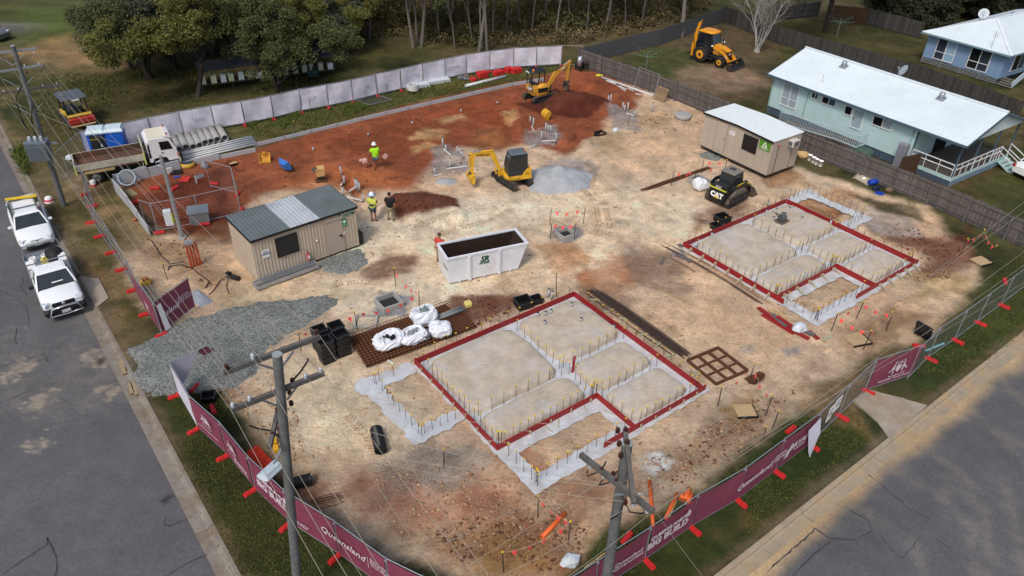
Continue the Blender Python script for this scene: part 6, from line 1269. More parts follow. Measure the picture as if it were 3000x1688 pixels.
def excavator(label,loc,rz,trk,closed,my,txt,boom,bw):
 t=thing('mini_excavator',label,'excavator',(*loc,0),rz);c,s=math.cos(trk-rz),math.sin(trk-rz)
 und=MB();und.box((0,0,.38),(.9,.9,.2),trk-rz);und.lathe((0,0,.4),[(.45,0),(.45,.16)],18);und.build('undercarriage',mcabd,t)
 for y in(-.62,.62):
  k=track_part(t,2.25,.32,.55,y)
  k.rotation_euler=(0,0,trk-rz)
 bl=MB();bl.box((1.42,0,.3),(.08,1.6,.36));bl.bar((.6,-.35,.4),(1.4,-.4,.3),.09);bl.bar((.6,.35,.4),(1.4,.4,.3),.09);q=bl.build('dozer_blade',msteel if not closed else mat('white_edge_blade',srgb(70,70,70),.6,var=.2),t);q.rotation_euler=(0,0,trk-rz)
 mb=MB();hp=house_poly(1);mb.loft([[(p[0]*f,p[1]*f,z)for p in hp]for f,z in((.86,.52),(1.,.6),(1.,.85),(.97,.92))],True);body=mb.build('upper_body',my,t)
 if closed:
  mb=MB();mb.loft([[(x,y,z)for x,y in((-.82,-.55),(-.82,.62),(-.35,.72),(-.05,.2),(-.05,-.55))]for z in(.9,1.45)],False);mb.build('engine_cover',my,t)
  cy0,cy1=-.1,.75;sec=lambda x0,x1,z:[(x0,cy0,z),(x1,cy0,z),(x1,cy1,z),(x0,cy1,z)]
  mb=MB();mb.loft([sec(-.62,.62,.92),sec(-.66,.68,1.5),sec(-.62,.5,2.38)],False);cab=mb.build('cab',mcabd,t)
  mb=MB();mb.loft([[(x,y,2.38)for x,y in((-.66,cy0-.02),(.5,cy0-.02),(.5,cy1+.02),(-.66,cy1+.02))],[(x,y,2.48)for x,y in((-.55,cy0+.06),(.36,cy0+.06),(.36,cy1-.06),(-.55,cy1-.06))]],False);mb.build('cab_roof',mat('cab_roof_grey',srgb(96,106,112),.5,var=.08),cab)
  mb=MB();mb.quad((.655,cy0+.08,1.25),(.655,cy1-.08,1.25),(.535,cy1-.08,2.3),(.535,cy0+.08,2.3));mb.build('windscreen',mat('grey_windscreen',srgb(88,104,108),.15,var=.3,scale=2),cab)
  for y,k in((cy1+.012,1),(cy0-.012,-1)):
   mb=MB();q=[(-.55,y,1.35),(.55,y,1.35),(.44,y,2.28),(-.53,y,2.28)];mb.add(q,[(0,1,2,3)if k<0 else(3,2,1,0)]);mb.build('side_window',mglass,cab)
  mb=MB();mb.side([(-.95,.62),(-.2,.62),(-.35,1.05),(-.62,1.35),(-.86,1.42)],.74,.785);mb.side([(-.95,.62),(-.2,.62),(-.35,1.05),(-.62,1.35),(-.86,1.42)],-.785,-.7);mb.build('side_panel',my,t)
  text('35',.26,mletb,t,(-.62,.79,1.0),frame_m((-1,0,0),(0,0,1)))
  mb=MB();mb.tube([(-.5,.5,2.45),(-.5,.5,2.58)],.05,8);mb.build('beacon',morange,cab)
 else:
  mb=MB();mb.loft([[(x,y,z)for x,y in((-.82,-.72),(.55,-.75),(.62,-.25),(-.2,-.1),(-.3,.62),(-.82,.68))]for z in(.88,1.25)],False);mb.ball((.1,-.46,1.2),.42,12,5,(1.25,.7,.75),True);mb.build('engine_cover',my,t)
  mb=MB();mb.box((-.0,-.775,1.05),(.95,.02,.34));mb.build('side_grille',mblack,t)
  mb=MB();mb.box((-.86,-.1,1.08),(.03,.75,.42));q=mb.build('badge_plate',mblack,t);text('CAT',.36,mlet,q,(-.885,-.1,1.08),frame_m((0,-1,0),(0,0,1)),bold=.02)
  mb=MB();mb.box((-.35,.32,1.3),(.5,.5,.14));mb.box((-.58,.32,1.55),(.14,.5,.5),bev=.03);mb.build('seat',mseat,t)
  for x,y in((-.72,-.12),(-.72,.66),(.45,.66),(.45,-.1)):
   mb=MB();mb.bar((x,y,1.2),(x,y,2.36),.06);mb.build('canopy_post',mblack,t)
  mb=MB();mb.loft([[(p[0]*f-.12,p[1]*f*.9+.28,z)for p in house_poly(1,20,-.78,.74,.62)]for f,z in((1,2.34),(1.02,2.4),(.96,2.45))],True);cp=mb.build('canopy',mcabd,t)
  mb=MB();mb.lathe((-.55,.0,2.45),[(.08,0),(.08,.12),(.05,.16)],8);mb.build('beacon',mamber,cp);mb=MB();mb.box((-.93,.28,2.37),(.02,.5,.1));mb.build('number_plate',mlet,cp)
  mb=MB();mb.bar((.3,.1,1.2),(.35,.12,1.6),.04);mb.bar((.3,.55,1.2),(.35,.55,1.6),.04);mb.box((.3,.35,1.0),(.4,.8,.2));mb.build('controls',mblack,t)
 yb=-.42 if closed else.0
 (b0,b1,b2,s1_,bk,bang)=boom
 mb=MB();mb.box((.78,yb,.72),(.34,.26,.5));mb.build('swing_post',my,t)
 mb=MB();poly_beam(mb,[b0,((b0[0]+b1[0])/2,(b0[1]+b1[1])/2),b1,((b1[0]+b2[0])/2,(b1[1]+b2[1])/2+.03),b2],[.2,.3,.36,.27,.16],yb-.1,yb+.1);bo=mb.build('boom',my,t)
 mb=MB();poly_beam(mb,[(b2[0]+.12,b2[1]+.16),b2,s1_],[.2,.26,.15],yb-.085,yb+.085);sk_=mb.build('stick',my,t)
 CP=[];cyl_(CP,0,(b1[0]-.02,yb,b1[1]+.24),(b2[0]+.1,yb,b2[1]+.2),.065,.55);cyl_(CP,0,(b0[0]+.2,yb,b0[1]-.28),((b0[0]+b1[0])/2+.22,yb,(b0[1]+b1[1])/2+.1),.06,.5);cyl_(CP,0,(b2[0]+.2,yb,b2[1]-.15),(s1_[0]+.2,yb,s1_[1]+.12),.055,.6);[(a.build('cylinder',my if closed else mcabd,t),b.build('piston_rod',mchrome,t))for a,b in CP]
 mb=MB();mb.box((s1_[0]+.02,yb,s1_[1]-.1),(.3,.26,.24));mb.bar((s1_[0]+.12,yb-.1,s1_[1]+.1),(s1_[0]+.25,yb-.1,s1_[1]-.2),.05);mb.build('quick_hitch',msteel,t)
 q=bucket_part(t,0,0,bw,0,.85,my if closed else msteel);q.location=(bk[0],yb,bk[1]);q.rotation_euler=(0,-bang,0)
 if txt:
  d=Vector((b2[0]-b1[0],0,b2[1]-b1[1])).normalized();mid=((b1[0]+b2[0])/2,(b1[1]+b2[1])/2+.02)
  text(txt,.2 if closed else.2,mletb if closed else mlet,bo,(mid[0],yb+.103 if closed else yb-.103,mid[1]),frame_m(-d if closed else d,d.cross(Vector((0,-1,0)))if not closed else d.cross(Vector((0,-1,0)))),bold=.006)
 return t
excavator('yellow mini excavator with dark enclosed cab and lettered boom beside the grey sand heap',(-.08,44.45),3.5,2.23,True,mky,'KOMATSU',((.88,.95),(1.35,2.1),(2.7,2.2),(2.75,.95),(2.7,.55),2.5),1.05)
excavator('worn yellow mini excavator with open canopy digging a trench at the far red earth',(1.72,59.92),.52,.68,False,mcy,'CAT',((.88,.95),(1.55,1.95),(2.85,2.7),(2.75,1.2),(2.55,.62),2.35),.62)
def wheel(parent,x,y,r,w,rim,mr,name='wheel',hub=None):
 mb=MB();mb.lathe((x,y,r),[(r*.62,-w/2),(r*.93,-w/2),(r,-w*.36),(r,w*.36),(r*.93,w/2),(r*.62,w/2)],24,'y');wv=mb.build(name,mrub,parent);n=18
 mb=MB();mb.lathe((x,y,r),[(.03,-w*.53),(r*.24,-w*.53),(r*.3,-w*.506),(r*rim*.86,-w*.506),(r*rim,-w*.53),(r*rim,w*.53),(r*rim*.86,w*.506),(r*.3,w*.506),(r*.24,w*.53),(.03,w*.53)],20,'y');mb.build('rim',mr,wv)
 mb=MB();mb.lathe((x,y,r),[(.02,-w*.545),(r*.2,-w*.545),(r*.2,w*.545),(.02,w*.545)],12,'y');mb.build('hub',hub or mblack,wv);return wv
t=thing('backhoe_loader','yellow backhoe loader with black cab parked in the yard behind the paling fence','backhoe',(17.9,71.65,0),-.8)
for x,r,w in((0,.76,.48),(2.15,.48,.36)):
 for y in(-.85,.85):wheel(t,x,y,r,w,.52,mjy)
mb=MB();mb.box((.9,0,.75),(2.9,.8,.35));mb.box((.9,-.72,.55),(.7,.35,.12));mb.box((.9,.72,.55),(.7,.35,.12));mb.box((.95,-.8,.82),(.5,.25,.05));mb.build('chassis',mcabd,t)
mb=MB();mb.side([(.95,.95),(2.55,.85),(2.5,1.42),(1.7,1.68),(1.0,1.75)],-.38,.38);hd=mb.build('bonnet',mjy,t)
mb=MB();mb.side([(1.75,1.0),(2.57,.95),(2.54,1.36),(1.9,1.5)],-.4,-.385);mb.side([(1.75,1.0),(2.57,.95),(2.54,1.36),(1.9,1.5)],.385,.4);mb.box((2.55,0,1.1),(.03,.6,.5));g=mb.build('grille',mblack,hd);text('JCB',.3,mlet,hd,(1.35,-.405,1.3),frame_m((1,0,-.1),(.1,0,1)),bold=.012);text('3CX',.2,mlet,g,(2.57,0,1.15),frame_m((0,1,0),(0,0,1)),bold=.012)
mb=MB();c4=lambda x0,x1,y,z:[(x0,-y,z),(x1,-y,z),(x1,y,z),(x0,y,z)]
mb.loft([c4(-.75,.95,.78,1.0),c4(-.8,1.0,.8,1.6),c4(-.55,.72,.68,2.72)],False);cab=mb.build('cab',mblack,t)
for s in(-1,1):
 mb=MB();mb.add([(-.72,s*.806,1.62),(.08,s*.806,1.62),(.08,s*.696,2.64),(-.52,s*.696,2.64)],[(0,1,2,3)]);mb.add([(.16,s*.806,1.25),(.9,s*.806,1.25),(.66,s*.698,2.64),(.16,s*.698,2.64)],[(0,1,2,3)]);mb.build('side_window',mglass,cab)
mb=MB();mb.quad((1.0,-.68,1.7),(1.0,.68,1.7),(.75,.58,2.62),(.75,-.58,2.62));mb.build('windscreen',mglassb,cab)
mb=MB();mb.loft([[(.08+c*a,s*b,z)for c,s in((-1,-.8),(-.8,-1),(.8,-1),(1.06,-.5),(1.06,.5),(.8,1),(-.8,1),(-1,.8))]for a,b,z in((.82,.78,2.7),(.9,.84,2.78),(.6,.55,2.9),(.2,.2,2.93))],True);rf=mb.build('cab_roof',mjy,cab)
mb=MB();mb.lathe((.7,.3,2.88),[(.06,0),(.06,.1)],8);mb.lathe((.2,-.6,2.84),[(.05,0),(.03,.12)],6);mb.build('beacon',mat('red_lens',srgb(176,40,40),.3),rf)
for s in(-1,1):
 mb=MB();n=9;pts=[(.0+.86*math.cos(a),.76+.92*math.sin(a))for a in[math.pi*(.06+.62*i/n)for i in range(n+1)]]
 for a,b in zip(pts[:-1],pts[1:]):mb.side([a,b,(b[0]*1.0,b[1]+.05),(a[0],a[1]+.05)],s*.85-.28,s*.85+.28)
 mb.build('mudguard',mcabd,t);mb=MB();mb.tube([(1.0,s*.7,1.7),(1.15,s*.95,1.75)],.02,5);mb.ball((1.15,s*1.0,1.78),.1,8,4);mb.build('mirror',mlet,t)
mb=MB();mb.tube([(1.5,.25,1.6),(1.5,.25,2.3)],.045,7);mb.build('exhaust',mblack,t)
mb,m2,m3=MB(),MB(),MB()
for s in(-1,1):poly_beam(mb,[(1.0,1.55),(2.2,1.25),(2.95,.55),(3.15,.4)],[.18,.26,.22,.16],s*.52-.06,s*.52+.06);cyl_(m2,m3,(1.7,s*.62,1.2),(2.8,s*.62,.85),.055)
mb.box((2.9,0,.6),(.2,1.1,.14));mb.build('loader_arm',mjy,t);m2.build('cylinder',mcabd,t);m3.build('piston_rod',mchrome,t)
mb=MB();pr=[(3.15,.75),(3.1,.35),(3.2,.06),(3.75,.02)];th=.05
for a,b in zip(pr[:-1],pr[1:]):mb.side([a,b,(b[0]+.02,b[1]+th),(a[0]+th,a[1]+.02)],-1.15,1.15)
for y in(-1.15,1.11):mb.side([(3.15,.75),(3.1,.35),(3.2,.06),(3.75,.02),(3.5,.5)],y,y+.04)
mb.build('loader_bucket',mat('black_bucket',srgb(46,44,44),.6,var=.25,scale=4,dirt=srgb(116,100,84),dirt_amt=.4),t)
mb=MB();poly_beam(mb,[(-1.15,.9),(-1.35,2.1),(-1.15,3.3)],[.3,.34,.2],-.12,.12);mb.build('boom',mjy,t);mb=MB();poly_beam(mb,[(-1.1,3.45),(-1.6,2.1),(-1.75,1.15)],[.2,.26,.16],.14,.32);mb.build('stick',mat('brown_arm',srgb(120,86,46),.5,var=.2),t)
m2,m3=MB(),MB();cyl_(m2,m3,(-1.02,-.2,1.4),(-.98,-.2,3.0),.06,.55);m2.build('cylinder',mcabd,t);m3.build('piston_rod',mchrome,t)
q=bucket_part(t,0,0,1.5,0,.8,msteel,'rear_bucket');q.location=(-2.0,.6,.8);q.rotation_euler=(0,2.4,0)
for s in(-1,1):mb=MB();mb.box((-1.05,s*.75,.95),(.2,.2,1.15));mb.build('stabiliser',mjy,t);mb=MB();mb.box((-1.05,s*.75,.3),(.12,.12,.5));mb.box((-1.05,s*.75,.04),(.4,.3,.05));mb.build('stabiliser_leg',mcabd,t)
t=thing('track_loader','black compact track loader with yellow-green stripes and white lettering before the lunch room','track loader',(12.85,42.25,0),.745)
for y in(-.68,.68):track_part(t,2.3,.42,.72,y).location=(1.05,0,0)
mb=MB();mb.side([(-.15,.3),(1.9,.3),(1.9,.75),(.6,1.05),(.5,1.3),(.05,1.32),(-.12,1.2)],-.62,.62);mb.build('body',mplb,t)
mb=MB();mb.box((-.155,0,.72),(.06,1.16,.86),bev=.02);q=mb.build('rear_door',mplb,t);text('CAT',.46,mlet,q,(-.195,0,.76),frame_m((0,-1,0),(0,0,1)),bold=.03);mb=MB();mb.add([(-.2,.18,.56),(-.2,-.18,.56),(-.2,0,.74)],[(0,1,2)]);mb.build('logo',mcap,q)
mstr=mat('lime_stripe',srgb(206,206,48),.5,var=.05);mb=MB();mb.box((-.165,0,1.19),(.06,1.2,.06));mb.box((.1,.63,1.2),(.5,.03,.06));mb.build('stripe',mstr,t);mb=MB();mb.box((-.14,.0,1.3),(.05,.4,.16));mb.build('number_plate',mat('plate_grey',srgb(150,150,158),.5),t)
mb=MB();mb.box((.25,0,1.33),(.6,.95,.05));mb.build('engine_grille',mat('grille_dark',srgb(40,46,44),.7),t)
mb=MB();mb.loft([c4(.62,1.75,.52,1.0),c4(.62,1.72,.52,1.5),c4(.68,1.62,.48,2.02)],False);cab=mb.build('cab',mcabd,t);mb=MB();mb.box((1.15,0,2.05),(1.1,1.05,.08),bev=.02);mb.build('cab_roof',mat('dusty_roof',srgb(128,124,114),.8,var=.15,scale=3),cab);mb=MB();mb.box((1.25,.05,2.1),(.3,.4,.03));mb.build('roof_hatch',mseat,cab)
for s in(-1,1):mb=MB();mb.add([(.72,s*.525,1.1),(1.62,s*.525,1.1),(1.55,s*.505,1.92),(.76,s*.505,1.92)],[(0,1,2,3)]);mb.build('side_window',mglass,cab)
for s in(-1,1):
 mb=MB();poly_beam(mb,[(.05,1.25),(.5,1.42),(1.75,1.36),(2.3,.95),(2.45,.35)],[.16,.2,.2,.2,.16],s*.72-.06,s*.72+.06);a=mb.build('lift_arm',mplb,t);mb=MB();mb.box((1.1,s*.79,1.42),(.8,.015,.07));mb.plank((1.85,s*.79,1.3),(2.2,s*.79,1.05),.015,.07);mb.build('stripe',mstr,a)
mb=MB();mb.tube([(.9,-.64,1.2),(1.45,-.64,1.15)],.06,7);mb.build('red_cylinder',mred,t)
for s in(-1,1):mb=MB();mb.side([(.3,.74),(2.0,.74),(1.7,.95),(.7,1.0)],s*.62-.2,s*.62+.2);mb.build('track_cover',mat('dusty_cover',srgb(110,104,92),.8,var=.2),t)
mb=MB()
for a,b in zip([(2.5,.8),(2.5,.25),(2.62,.06),(3.2,.04)][:-1],[(2.5,.25),(2.62,.06),(3.2,.04)]):mb.side([a,b,(b[0]+.02,b[1]+.04),(a[0]+.04,a[1]+.02)],-.95,.95)
for y in(-.95,.92):mb.side([(2.5,.8),(2.5,.25),(2.62,.06),(3.2,.04),(2.75,.6)],y,y+.03)
mb.build('loader_bucket',msteel,t)
mtw_=mat('truck_white',srgb(232,234,236),.35,var=.04,scale=2,dirt=srgb(190,180,160),dirt_amt=.3);mtry=mat('tray_cream',srgb(196,194,176),.6,var=.1,scale=2,dirt=srgb(132,92,56),dirt_amt=.8);mtri=mat('tray_inside',srgb(92,70,58),.9,var=.3,scale=2,dirt=srgb(120,76,46),dirt_amt=.7)
t=thing('tipper_truck','white cab tipper truck with an empty rust-stained tray, parked by the portable toilets','truck',(-27.62,42.2,0),.53)
for x in(1.05,5.0):
 for y in(.22,1.85):wheel(t,x,y,.44,.3 if x>2 else.45,.55,mat('wheel_grey',srgb(120,120,116),.6,var=.15))
mb=MB();mb.box((2.9,1.03,.72),(5.6,.8,.22));mb.box((2.6,.35,.62),(1.0,.4,.4));mb.box((3.3,1.7,.62),(.8,.4,.45));mb.build('chassis',mblack,t)
mb=MB();mb.box((2.05,1.05,.98),(4.1,2.1,.1));mb.build('tray_floor',mtri,t)
for n_,c,d in(('tray_side',(2.05,.03,1.24),(4.1,.06,.42)),('tray_side',(2.05,2.07,1.24),(4.1,.06,.42)),('tailgate',(.03,1.05,1.24),(.06,1.98,.42)),('headboard',(4.1,1.05,1.5),(.08,2.1,.95))):
 mb=MB();mb.box(c,d);q=mb.build(n_,mtry,t);mb=MB();ins={'tray_side':(c[0],c[1]+(.033 if c[1]<1 else-.033),c[2]),'tailgate':(c[0]+.033,c[1],c[2]),'headboard':(c[0]-.043,c[1],c[2])}[n_];mb.box(ins,(d[0]-.1 if d[0]>1 else.008,d[1]-.1 if d[1]>1 else.008,d[2]-.03));mb.build('inner_face',mtri,q)
for x,h in((.04,.62),(4.08,.8)):mb=MB();mb.box((x,-.03,1.12),(.1,.08,h));mb.build('corner_post',mat('post_yellow',srgb(206,206,120),.5,var=.1),t)
mb=MB();mb.box((1.35,-.02,.86),(1.75,.05,.16));mb.build('side_rail',mat('rail_tan',srgb(188,164,112),.7,var=.2),t);mb=MB();mb.box((.35,.2,.6),(.03,.5,.6));mb.box((1.75,.2,.6),(.03,.45,.5));mb.build('mudflap',mblack,t)
mb=MB();prof=[(4.35,.75),(4.35,2.1),(4.6,2.32),(5.55,2.3),(5.85,2.1),(6.1,1.5),(6.14,.7),(5.5,.68),(5.4,.95),(5.0,1.02),(4.6,.95),(4.5,.72)]
cabs=[[(x,y0,z)for x,z in prof]for y0 in(0,)];mb.side(prof,.08,2.02);mb.side([(p[0]*.97+.16,p[1]*.97+.05)for p in prof],.02,2.08);cab=mb.build('cab',mtw_,t)
for y,k in((.012,-1),(2.088,1)):mb=MB();mb.side([(5.15,1.5),(5.9,1.48),(5.72,2.05),(5.12,2.08)],y-.006,y+.006);mb.build('side_window',mglass,cab)
mb=MB();mb.side([(4.36,1.05),(4.5,1.1),(4.5,2.05),(4.4,1.95)],.0,.03);mb.build('rear_gap',mblack,cab)
mb=MB();mb.quad((6.115,.22,1.52),(6.115,1.88,1.52),(5.9,1.78,2.1),(5.9,.32,2.1));mb.build('windscreen',mglass,cab)
mb=MB();mb.box((5.1,1.05,2.335),(1.1,1.75,.02));mb.build('roof_panel',mat('aged_roof',srgb(224,218,196),.5,var=.04),cab)
mb=MB();mb.side([(5.6,2.3),(5.95,2.18),(5.9,2.36),(5.62,2.42)],.15,1.95);mb.build('visor',mtw_,cab)
for y in(.3,1.8):mb=MB();mb.lathe((5.72,y,2.4),[(.06,0),(.06,.1)],8);mb.build('marker_lamp',MATS['red_lens'],cab)
mb=MB();mb.box((6.1,.05,1.02),(.08,.08,.24));mb.build('indicator',morange,cab);mb=MB();mb.box((6.16,1.05,.62),(.12,1.98,.28));mb.build('bumper',mat('bumper_cream',srgb(214,216,190),.5),t);mb=MB();mb.box((5.2,.0,1.32),(.16,.03,.04));mb.build('door_handle',mblack,cab)
mb=MB();mb.box((3.9,.05,.55),(.06,.04,.75));mb.box((3.7,.05,.35),(.4,.05,.04));mb.box((3.7,.05,.6),(.4,.05,.04));mb.build('step_ladder',mat('ladder_cream',srgb(190,186,164),.5),t)
t=thing('road_roller','yellow and red roadwork machine with a flat dark canopy, beyond the portable toilets','roller',(-31.5,51.0,0),2.3)
mredm=mat('machine_red',srgb(176,56,52),.5,var=.12,scale=3);mylm=mat('machine_yellow',srgb(212,176,66),.5,var=.1,scale=3)
mb=MB();mb.box((.3,0,.75),(.3,1.75,.38),bev=.03);mb.build('rear_frame',mredm,t);mb=MB();mb.box((.12,0,.42),(.1,1.6,.1));mb.build('bumper',mply,t);mb=MB();mb.box((.75,0,1.0),(.6,1.55,.16),ry=.3);mb.build('rear_hood',mylm,t)
mb=MB();mb.box((2.2,0,.62),(3.2,.9,.5));mb.box((1.5,0,1.0),(.7,.7,.5),bev=.05);mb.build('chassis',mblack,t)
for s in(-1,1):
 track_part(t,3.0,.36,.7,s*.72).location=(2.2,0,0);mb=MB();mb.box((1.9,s*.78,1.0),(1.6,.1,.3),ry=.15);mb.build('side_panel',mylm,t)
 for x in(1.0,2.6):mb=MB();mb.bar((x,s*.72,.9),(x+.1,s*.72,2.1),.07);mb.build('canopy_post',mblack,t)
mb=MB();mb.box((1.85,0,2.15),(2.1,1.75,.1),bev=.04);mb.box((2.1,.45,2.22),(.9,.5,.12),bev=.03);cp=mb.build('canopy',mat('canopy_grey',srgb(84,92,100),.6,var=.1),t);mb=MB();mb.box((.8,-.05,2.08),(.03,.5,.12));mb.build('number_plate',mlet,cp)
mb=MB();mb.box((1.45,.3,1.35),(.4,.4,.5),bev=.05);mb.build('seat',mseat,t)
# ================================================================ CARS
mcarw=mat('car_white',srgb(236,240,242),.3,var=.02,scale=1,coat=.4);mscr=mat('windscreen_glass',srgb(38,48,52),.08,var=.3,scale=1.5,spec=.7);mlamp=mat('headlamp',srgb(196,206,214),.1,var=.1,spec=.7)
def xsec(x,w,z0,z1,r=.12,tw=None):
 """rounded half-body section, closed loop round the x axis"""
 tw=tw if tw is not None else w*.92;pts=[(-w*.93,z0),(-w,z0+.12),(-w,z0+(z1-z0)*.62),(-tw,z1-r*.35),(-tw+r,z1)];pts=pts+[(0,z1+.015)]+[(-a,b)for a,b in pts[::-1]];return[(x,a,b)for a,b in pts]
def car_body(parent,secs,m,name='body'):
 mb=MB();mb.loft([xsec(*s)for s in secs],True);return mb.build(name,m,parent)
def cabin(parent,base,top,mroof,pil=.07):
 """greenhouse: base and top are (x_front, x_rear, halfwidth, z); glass on four sides between painted pillars"""
 xf,xr,w,z=base;tf,tr_2,tw,tz=top
 A=[(xf,-w,z),(xf,w,z),(xr,w,z),(xr,-w,z)];B=[(tf,-tw,tz),(tf,tw,tz),(tr_2,tw,tz),(tr_2,-tw,tz)]
 mb=MB();mb.add(A+B,[(0,1,5,4),(1,2,6,5),(2,3,7,6),(3,0,4,7)]);mb.build('windows',mscr,parent)
 mb=MB();n=8;L=tf-tr_2
 mb.loft([[(tr_2-.04,-tw-.02,tz-.02),(tr_2-.04,tw+.02,tz-.02),(tf+.06,tw+.02,tz-.02),(tf+.06,-tw-.02,tz-.02)],[(tr_2,-tw-.01,tz+.03),(tr_2,tw+.01,tz+.03),(tf,tw+.01,tz+.03),(tf,-tw-.01,tz+.03)],[(tr_2+.1,-tw*.8,tz+.065),(tr_2+.1,tw*.8,tz+.065),(tf-.12,tw*.8,tz+.065),(tf-.12,-tw*.8,tz+.065)]],False);rf=mb.build('roof',mroof,parent)
 mb=MB()
 for i in range(4):a,b=Vector(A[i]),Vector(B[i]);o=Vector((0,.012*(1 if a.y>0 else-1),0));mb.bar(a+o,b+o,pil)
 mb.build('pillar',mroof,parent);return rf
t=thing('white_ute','white single cab ute with loaded tray and bull bar, nearest on the left street','ute',(-21.5,28.68,0),-.92)
for x in(-.95,-4.0):
 for y in(-.78,.78):wheel(t,x,y,.38,.26,.6,mgal)
car_body(t,[(-.12,.8,.55,.92),(-.3,.9,.5,1.02),(-1.1,.92,.45,1.1),(-1.7,.92,.42,1.14),(-2.4,.92,.42,1.16),(-2.95,.9,.45,1.18)],mcarw)
rf=cabin(t,(-1.35,-2.9,.84,1.12),(-1.95,-2.78,.66,1.68),mcarw)
mb=MB();mb.box((-.2,0,.5),(.5,1.84,.4),bev=.1);mb.build('bumper',mblack,t);mb=MB();mb.box((-.14,0,.85),(.1,1.0,.2),bev=.03);q=mb.build('grille',mblack,t);mb=MB();mb.lathe((-.08,0,.87),[(.02,0),(.09,.0),(.09,.02),(.02,.02)],12,'x');mb.build('emblem',mchrome,q)
for s in(-1,1):mb=MB();mb.box((-.25,s*.72,.92),(.32,.34,.17),rz=-s*.35,bev=.04);mb.build('headlight',mlamp,t);mb=MB();mb.box((-1.75,s*1.02,1.2),(.14,.22,.16),bev=.03);mb.build('mirror',mblack,t)
mb=MB();mb.tube([(.08,-.72,.38),(.1,-.55,.78),(.1,0,.82),(.1,.55,.78),(.08,.72,.38),(.1,.0,.36),(.08,-.72,.38)],.035,7);mb.build('bull_bar',mchrome,t);mb=MB();mb.box((.12,0,.55),(.02,.38,.14));q=mb.build('number_plate',mlet,t);text('057 JW6',.1,mletn,q,(.135,0,.55),frame_m((0,1,0),(0,0,1)),depth=.002)
for y in(-.55,.5):mb=MB();mb.bar((-1.32,y,1.19),(-1.36,y+.5 if y<0 else y-.5,1.22),.015);mb.build('wiper',mblack,t)
mb=MB();mb.box((-1.6,.1,1.3),(.3,.5,.01));mb.build('dash_papers',mlet,t)
mb=MB();mb.box((-4.2,0,.82),(2.4,1.86,.08));mb.build('tray_floor',mgal,t)
for c,d in(((-4.2,-.92,.97),(2.4,.04,.24)),((-4.2,.92,.97),(2.4,.04,.24)),((-5.4,0,.97),(.04,1.84,.24))):mb=MB();mb.box(c,d);mb.build('tray_side',mgal,t)
mb=MB()
for p,q in(((-3.05,-.9,.85),(-3.05,-.9,1.72)),((-3.05,.9,.85),(-3.05,.9,1.72)),((-3.05,-.9,1.72),(-3.05,.9,1.72)),((-3.05,-.9,1.45),(-3.05,.9,1.45))):mb.bar(p,q,.05)
mb.build('ladder_rack',mgal,t);mb=MB()
for p,q in(((-5.38,-.9,1.0),(-5.42,-.8,1.55)),((-5.38,.9,1.0),(-5.42,.8,1.55)),((-5.42,-.8,1.55),(-5.42,.8,1.55))):mb.bar(p,q,.05)
mb.build('ladder_rack',mgal,t)
def ride(name,label,cat,mb,m,tr=None):
 o=mb.build(name,m);o.location=t.location;o.rotation_euler=t.rotation_euler;return tag(o,label,cat)
for y,lb in((.7,'white steel toolbox on the road side of the ute tray'),(-.72,'white steel toolbox on the kerb side of the ute tray')):mb=MB();mb.box((-3.65,-y,1.12),(.95,.38,.5),bev=.02);o=ride('toolbox',lb,'toolbox',mb,mcarw);m2=MB();m2.box((-3.65,-y,1.385),(.9,.34,.02));m2.build('lid',mlet,o)
for x,y,lb in((-4.7,-.55,'white bucket at the rear road-side corner of the ute tray'),(-4.75,.02,'white bucket in the middle rear of the ute tray')):mb=MB();mb.ring((x,y,.86),(x,y,1.2),.17,.015,14);mb.tube([(x,y,.86),(x,y,.9)],.16,12);o=ride('bucket',lb,'bucket',mb,mlet);m2=MB();m2.tube([(x-.16,y,1.18),(x,y+.05,1.3),(x+.16,y,1.18)],.008,4);m2.build('handle',mgal,o)
mb=MB();mb.box((-4.3,-.05,1.02),(.5,.36,.32),bev=.06);o=ride('jerrycan','yellow fuel can in the middle of the ute tray','fuel can',mb,mat('can_yellow',srgb(206,190,80),.5));m2=MB();m2.tube([(-4.4,-.05,1.2),(-4.3,-.05,1.26),(-4.2,-.05,1.2)],.02,5);m2.build('handle',mblack,o)
mb=MB();n=14
mb.loft([[(-4.35+a*math.cos(2*math.pi*j/n)*(1+.12*math.sin(3*j)),.45+b*math.sin(2*math.pi*j/n)*(1+.1*math.cos(2*j)),z+random.uniform(-.03,.03))for j in range(n)]for a,b,z in((.55,.42,.86),(.58,.42,1.2),(.5,.36,1.5),(.3,.2,1.58),(.05,.05,1.6))],True);ride('tarpaulin','black tarpaulin bundled over a load in the ute tray','tarpaulin',mb,mat('black_tarp',srgb(34,33,33),.7,var=.3,bump=.4))
t=thing('white_wagon','white station wagon with roof racks parked behind the ute on the left street','car',(-26.08,34.65,0),-.93)
for x in(-.95,-3.75):
 for y in(-.76,.76):wheel(t,x,y,.33,.23,.62,mgal)
car_body(t,[(-.05,.66,.3,.6),(-.15,.8,.24,.72),(-.6,.9,.22,.86),(-1.4,.92,.22,.95),(-2.4,.92,.22,.98),(-3.8,.92,.24,.98),(-4.7,.86,.3,.95),(-4.85,.74,.36,.86)],mcarw)
rf=cabin(t,(-1.25,-4.75,.8,.93),(-1.95,-4.35,.6,1.44),mcarw)
mb=MB()
for s in(-1,1):mb.tube([(-2.1,s*.58,1.5),(-2.3,s*.58,1.56),(-4.0,s*.58,1.56),(-4.2,s*.58,1.5)],.02,6)
mb.box((-2.6,0,1.57),(.06,1.2,.03));mb.box((-3.7,0,1.57),(.06,1.2,.03));mb.build('roof_rack',mblack,rf)
